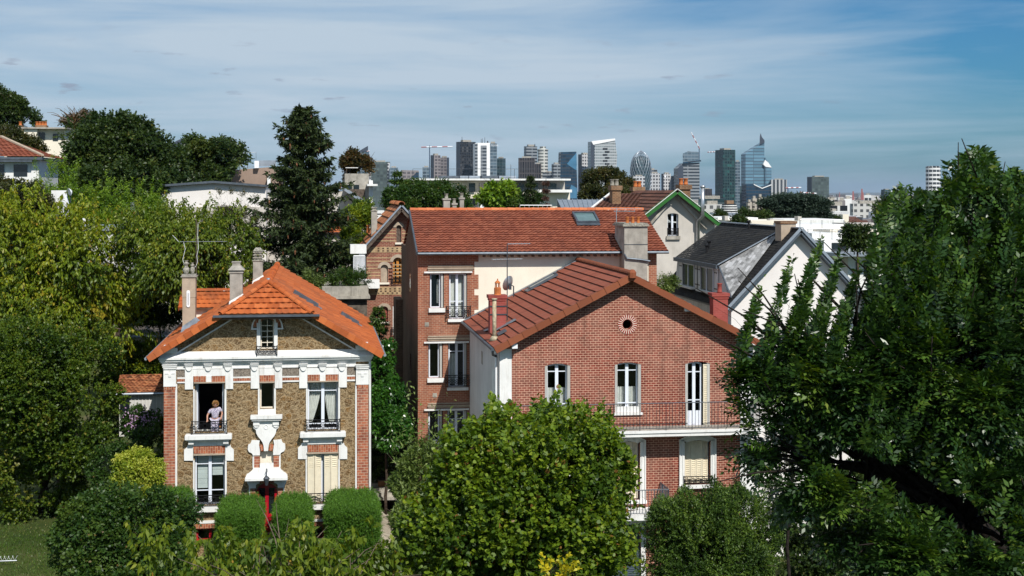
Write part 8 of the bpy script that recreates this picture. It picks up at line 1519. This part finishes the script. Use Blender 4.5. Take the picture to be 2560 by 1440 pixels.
def linden_clip(P):
    a, b = proj(P); top = np.interp(a, [930, 1010, 1100, 1180, 1240, 1300, 1400, 1440, 1500, 1560, 1610, 1640], [1300, 1180, 1090, 1050, 1010, 1015, 1000, 985, 1020, 1090, 1180, 1300]); return (b > top + 20 * np.sin(a / 9.0) + 14 * np.sin(a / 23.0 + 1) + rng.normal(size=len(a)) * 9) & (a > 975 + 22 * np.sin(b / 13.) + 12 * np.sin(b / 31.)) & (a < 1612 + 22 * np.sin(b / 15.) + 14 * np.sin(b / 37.) - np.maximum(0, 1180 - b) * .25)
tree('linden', 'round bright green linden in the bottom centre', 'tree', G(1310, 31), [(1330, 1250, 31, 235, 205), (1440, 1200, 31.5, 130, 140), (1200, 1190, 31.5, 120, 130), (1320, 1120, 32, 170, 90), (1230, 1370, 30.5, 230, 130), (1430, 1370, 30.5, 140, 130), (1540, 1250, 31, 50, 110)], 'round', 11500, 'leaf_linden', nsub=230, subr=(.14, .24), size=.82, tr=.2, top_spikes=220, spk=(.25, .7), clip=linden_clip)
def path_clip(P):
    a, b = proj(P); return (a > 985 + 12 * np.sin(b / 14.) - 40 * (b < 1160) - 50 * (b > 1400)) & ((b > 1135 - 30 * np.sin(a / 27.) - .1 * (a - 1000)) | (rng.random(len(P)) < .13))
tree('olive_leaved_shrub', 'pale green narrow leaved tree left of the linden', 'tree', G(1040, 36), [(1050, 1210, 36, 75, 75), (1030, 1300, 35.5, 60, 80), (1080, 1130, 36, 50, 45), (1060, 1400, 35, 110, 90), (1110, 1060, 36.5, 30, 28)], 'lance', 3000, 'leaf_lance', 'bark_pale', nsub=90, subr=(.25, .4), size=.85, tr=.1, top_spikes=90, nlimb=24, clip=path_clip)
tree('maple_sapling', 'bright yellow leaves at the foot of the linden', 'shrub', G(1385, 28), [(1385, 1428, 27, 36, 14), (1300, 1445, 27, 14, 8)], 'dense', 16, 'leaf_yellow', nsub=8, size=.8, tr=.02)
def yew_clip(P):
    a, b = proj(P); return b > np.interp(a, [1600, 1660, 1740, 1800, 1850, 1920], [1300, 1240, 1225, 1205, 1225, 1230]) + 14 * np.sin(a / 11.) + rng.normal(size=len(a)) * 6
tree('yew_tree', 'shaggy green yew in front of the right corner of the brick house', 'conifer', G(1760, 43), [(1740, 1330, 43, 110, 110), (1660, 1350, 43, 60, 100), (1840, 1300, 43.5, 70, 80), (1700, 1270, 43.5, 55, 55), (1790, 1420, 42.5, 140, 80), (1900, 1330, 43, 60, 80)], 'needle', 5200, 'leaf_yew', 'bark_pale', nsub=120, subr=(.22, .36), size=.95, tr=.12, top_spikes=150, nlimb=26, clip=yew_clip)
def ash_keep(P):
    a, b = proj(P); gap = (a > 2060) & (a < 2440) & (b > 1130 + (a - 2060) * .25) & (b < 1200 + (a - 2060) * .42) & (P[:, 1] < 29.5)
    top = np.interp(a, [1800, 1850, 1900, 1950, 2010, 2050, 2090, 2130, 2180, 2210, 2300, 2360, 2440, 2500, 2560], [1000, 800, 700, 612, 640, 570, 640, 580, 640, 520, 450, 405, 378, 440, 420]); thin = (a < 2160) & (b < 880) & (rng.random(len(P)) < .80 - .3 * (b > 740 + .3 * (2160 - a)))
    return ~gap & ~thin & (a > 1800) & (b > top)
def ash_clip(P):
    a, b = proj(P); ly = np.interp(a, [2080, 2140, 2230, 2330, 2440, 2560], [1150, 1160, 1185, 1240, 1310, 1400]); gap = (np.abs(b - ly) < 34 + 10 * np.sin(a / 21.)) & (a > 2070) & (a < 2520) & (P[:, 1] < 28.3)
    top = np.interp(a, [1780, 1850, 1900, 1950, 2010, 2050, 2090, 2130, 2180, 2210, 2260, 2300, 2350, 2364, 2400, 2440, 2475, 2500, 2530, 2560], [960, 760, 680, 585, 610, 545, 600, 550, 590, 490, 462, 478, 486, 410, 395, 365, 385, 450, 420, 440]); q = (a + .30 * b) / 58.; fr = np.abs(q - np.floor(q) - .5); hh = 60 * np.abs(np.sin(np.floor(q) * 2.4)); spire = fr < .52 * np.clip((b - 585 - hh - .55 * np.maximum(0, 1990 - a)) / 330., 0, 1) ** .9; zone = (a < 2175) & (b < 900)
    return ~(zone & ~spire) & ~gap & (b > top) & (a > 1785 + 25 * np.sin(b / 37.) + 12 * np.sin(b / 13.))
tree('ash_tree', 'huge glossy dark ash tree filling the right side', 'tree', B(2560, 28, -2), [(2400, 640, 28, 130, 190), (2480, 560, 28.5, 110, 170), (2250, 760, 28, 150, 130), (2060, 780, 28, 110, 120), (1960, 900, 28, 120, 110), (2150, 960, 27.5, 200, 170), (2400, 950, 27, 200, 220), (1950, 1050, 28, 120, 120), (1900, 980, 28, 80, 90), (2000, 1180, 28, 120, 90), (2180, 1260, 27, 160, 150), (2450, 1280, 26.5, 170, 200), (2000, 700, 28.5, 60, 70), (2560, 800, 27, 120, 300), (2330, 1400, 26, 180, 120), (1890, 830, 28, 50, 60)], 'ash', 13500, 'leaf_ash', 'bark_dark', nsub=300, subr=(.13, .24), tr=.3, keep=ash_keep, clip=ash_clip, top_spikes=420, nlimb=60, size=1.5)
t = [o for o in bpy.data.objects if o.name == 'ash_tree'][0]; m = MB(); q = lambda a, b, Y: Plane(Y).p(a, b); m.tube([q(2650, 1500, 28.6), q(2440, 1310, 28.4), q(2330, 1235, 28.2), q(2230, 1180, 28), q(2140, 1120, 27.9), q(2090, 1040, 28)], [.24, .19, .165, .135, .10, .05], 10); m.tube([q(2260, 1190, 28), q(2180, 1172, 27.9), (q(2080, 1168, 27.8))], [.10, .08, .03], 8); m.build('main_limb', M['bark_dark'], t, True)
tree('ash_tree', 'lighter green young ash shoots in front of the white gable', 'tree', G(2010, 40), [(2020, 800, 40, 95, 110), (1920, 860, 40, 55, 80), (2090, 760, 40.5, 60, 90), (1900, 960, 40, 50, 60)], 'ash', 1500, 'leaf_ash_light', 'bark_dark', nsub=60, subr=(.2, .32), tr=.06, top_spikes=70, size=1.3, keep=ash_keep, clip=ash_clip)
tree('holm_oak', 'dense dark tree between the white flats and the big ash', 'tree', G(2240, 66), [(2250, 560, 66, 55, 60), (2220, 640, 65.5, 60, 60), (2200, 700, 65, 55, 50), (2290, 600, 66, 60, 90), (2340, 570, 67, 60, 60)], 'dense', 3600, 'leaf_dark', nsub=80, size=1.05)
tree('dark_undergrowth', 'deep green shrubs in the shade below the big ash', 'shrub', G(2150, 46), [(1935, 1040, 60, 50, 130), (1990, 1250, 60, 80, 150), (1930, 1280, 58, 50, 130), (1900, 1180, 49, 50, 90), (2010, 1400, 44, 90, 90), (1930, 1410, 44, 60, 70), (1960, 1120, 47, 60, 120), (1950, 1300, 45, 70, 110), (2050, 1290, 46, 120, 120), (2250, 1300, 46, 160, 140), (2450, 1200, 46, 160, 200), (2150, 1420, 44, 250, 80), (2400, 980, 48, 150, 120), (2150, 1130, 48, 130, 90)], 'dense', 9600, 'leaf_dark', nsub=190, size=1.1, tr=.1)

tree('broadleaf_tree', 'green garden trees just beyond the right edge behind the big ash', 'tree', G(2800, 62), [(2760, 700, 62, 150, 200), (2900, 850, 60, 160, 240), (2700, 1000, 58, 130, 200), (3050, 800, 66, 160, 200)], 'dense', 4000, 'leaf_shrub', nsub=110, size=1.4)

# ------------------------------------------------------------------ summer haze
if True:
    m = MB(); m.box(-18000, 26000, -400, 43500, -60, 260); hz_ = m.build('haze', bpy.data.materials.new('haze_air')); hm = hz_.data.materials[0]; hm.use_nodes = True; hm.node_tree.nodes.remove(hm.node_tree.nodes['Principled BSDF']); v = hm.node_tree.nodes.new('ShaderNodeVolumePrincipled'); v.inputs['Color'].default_value = (.62, .78, 1, 1); v.inputs['Density'].default_value = HAZE; v.inputs['Anisotropy'].default_value = .2
    hm.node_tree.links.new(v.outputs[0], hm.node_tree.nodes['Material Output'].inputs['Volume']); tag(hz_, kind='stuff')
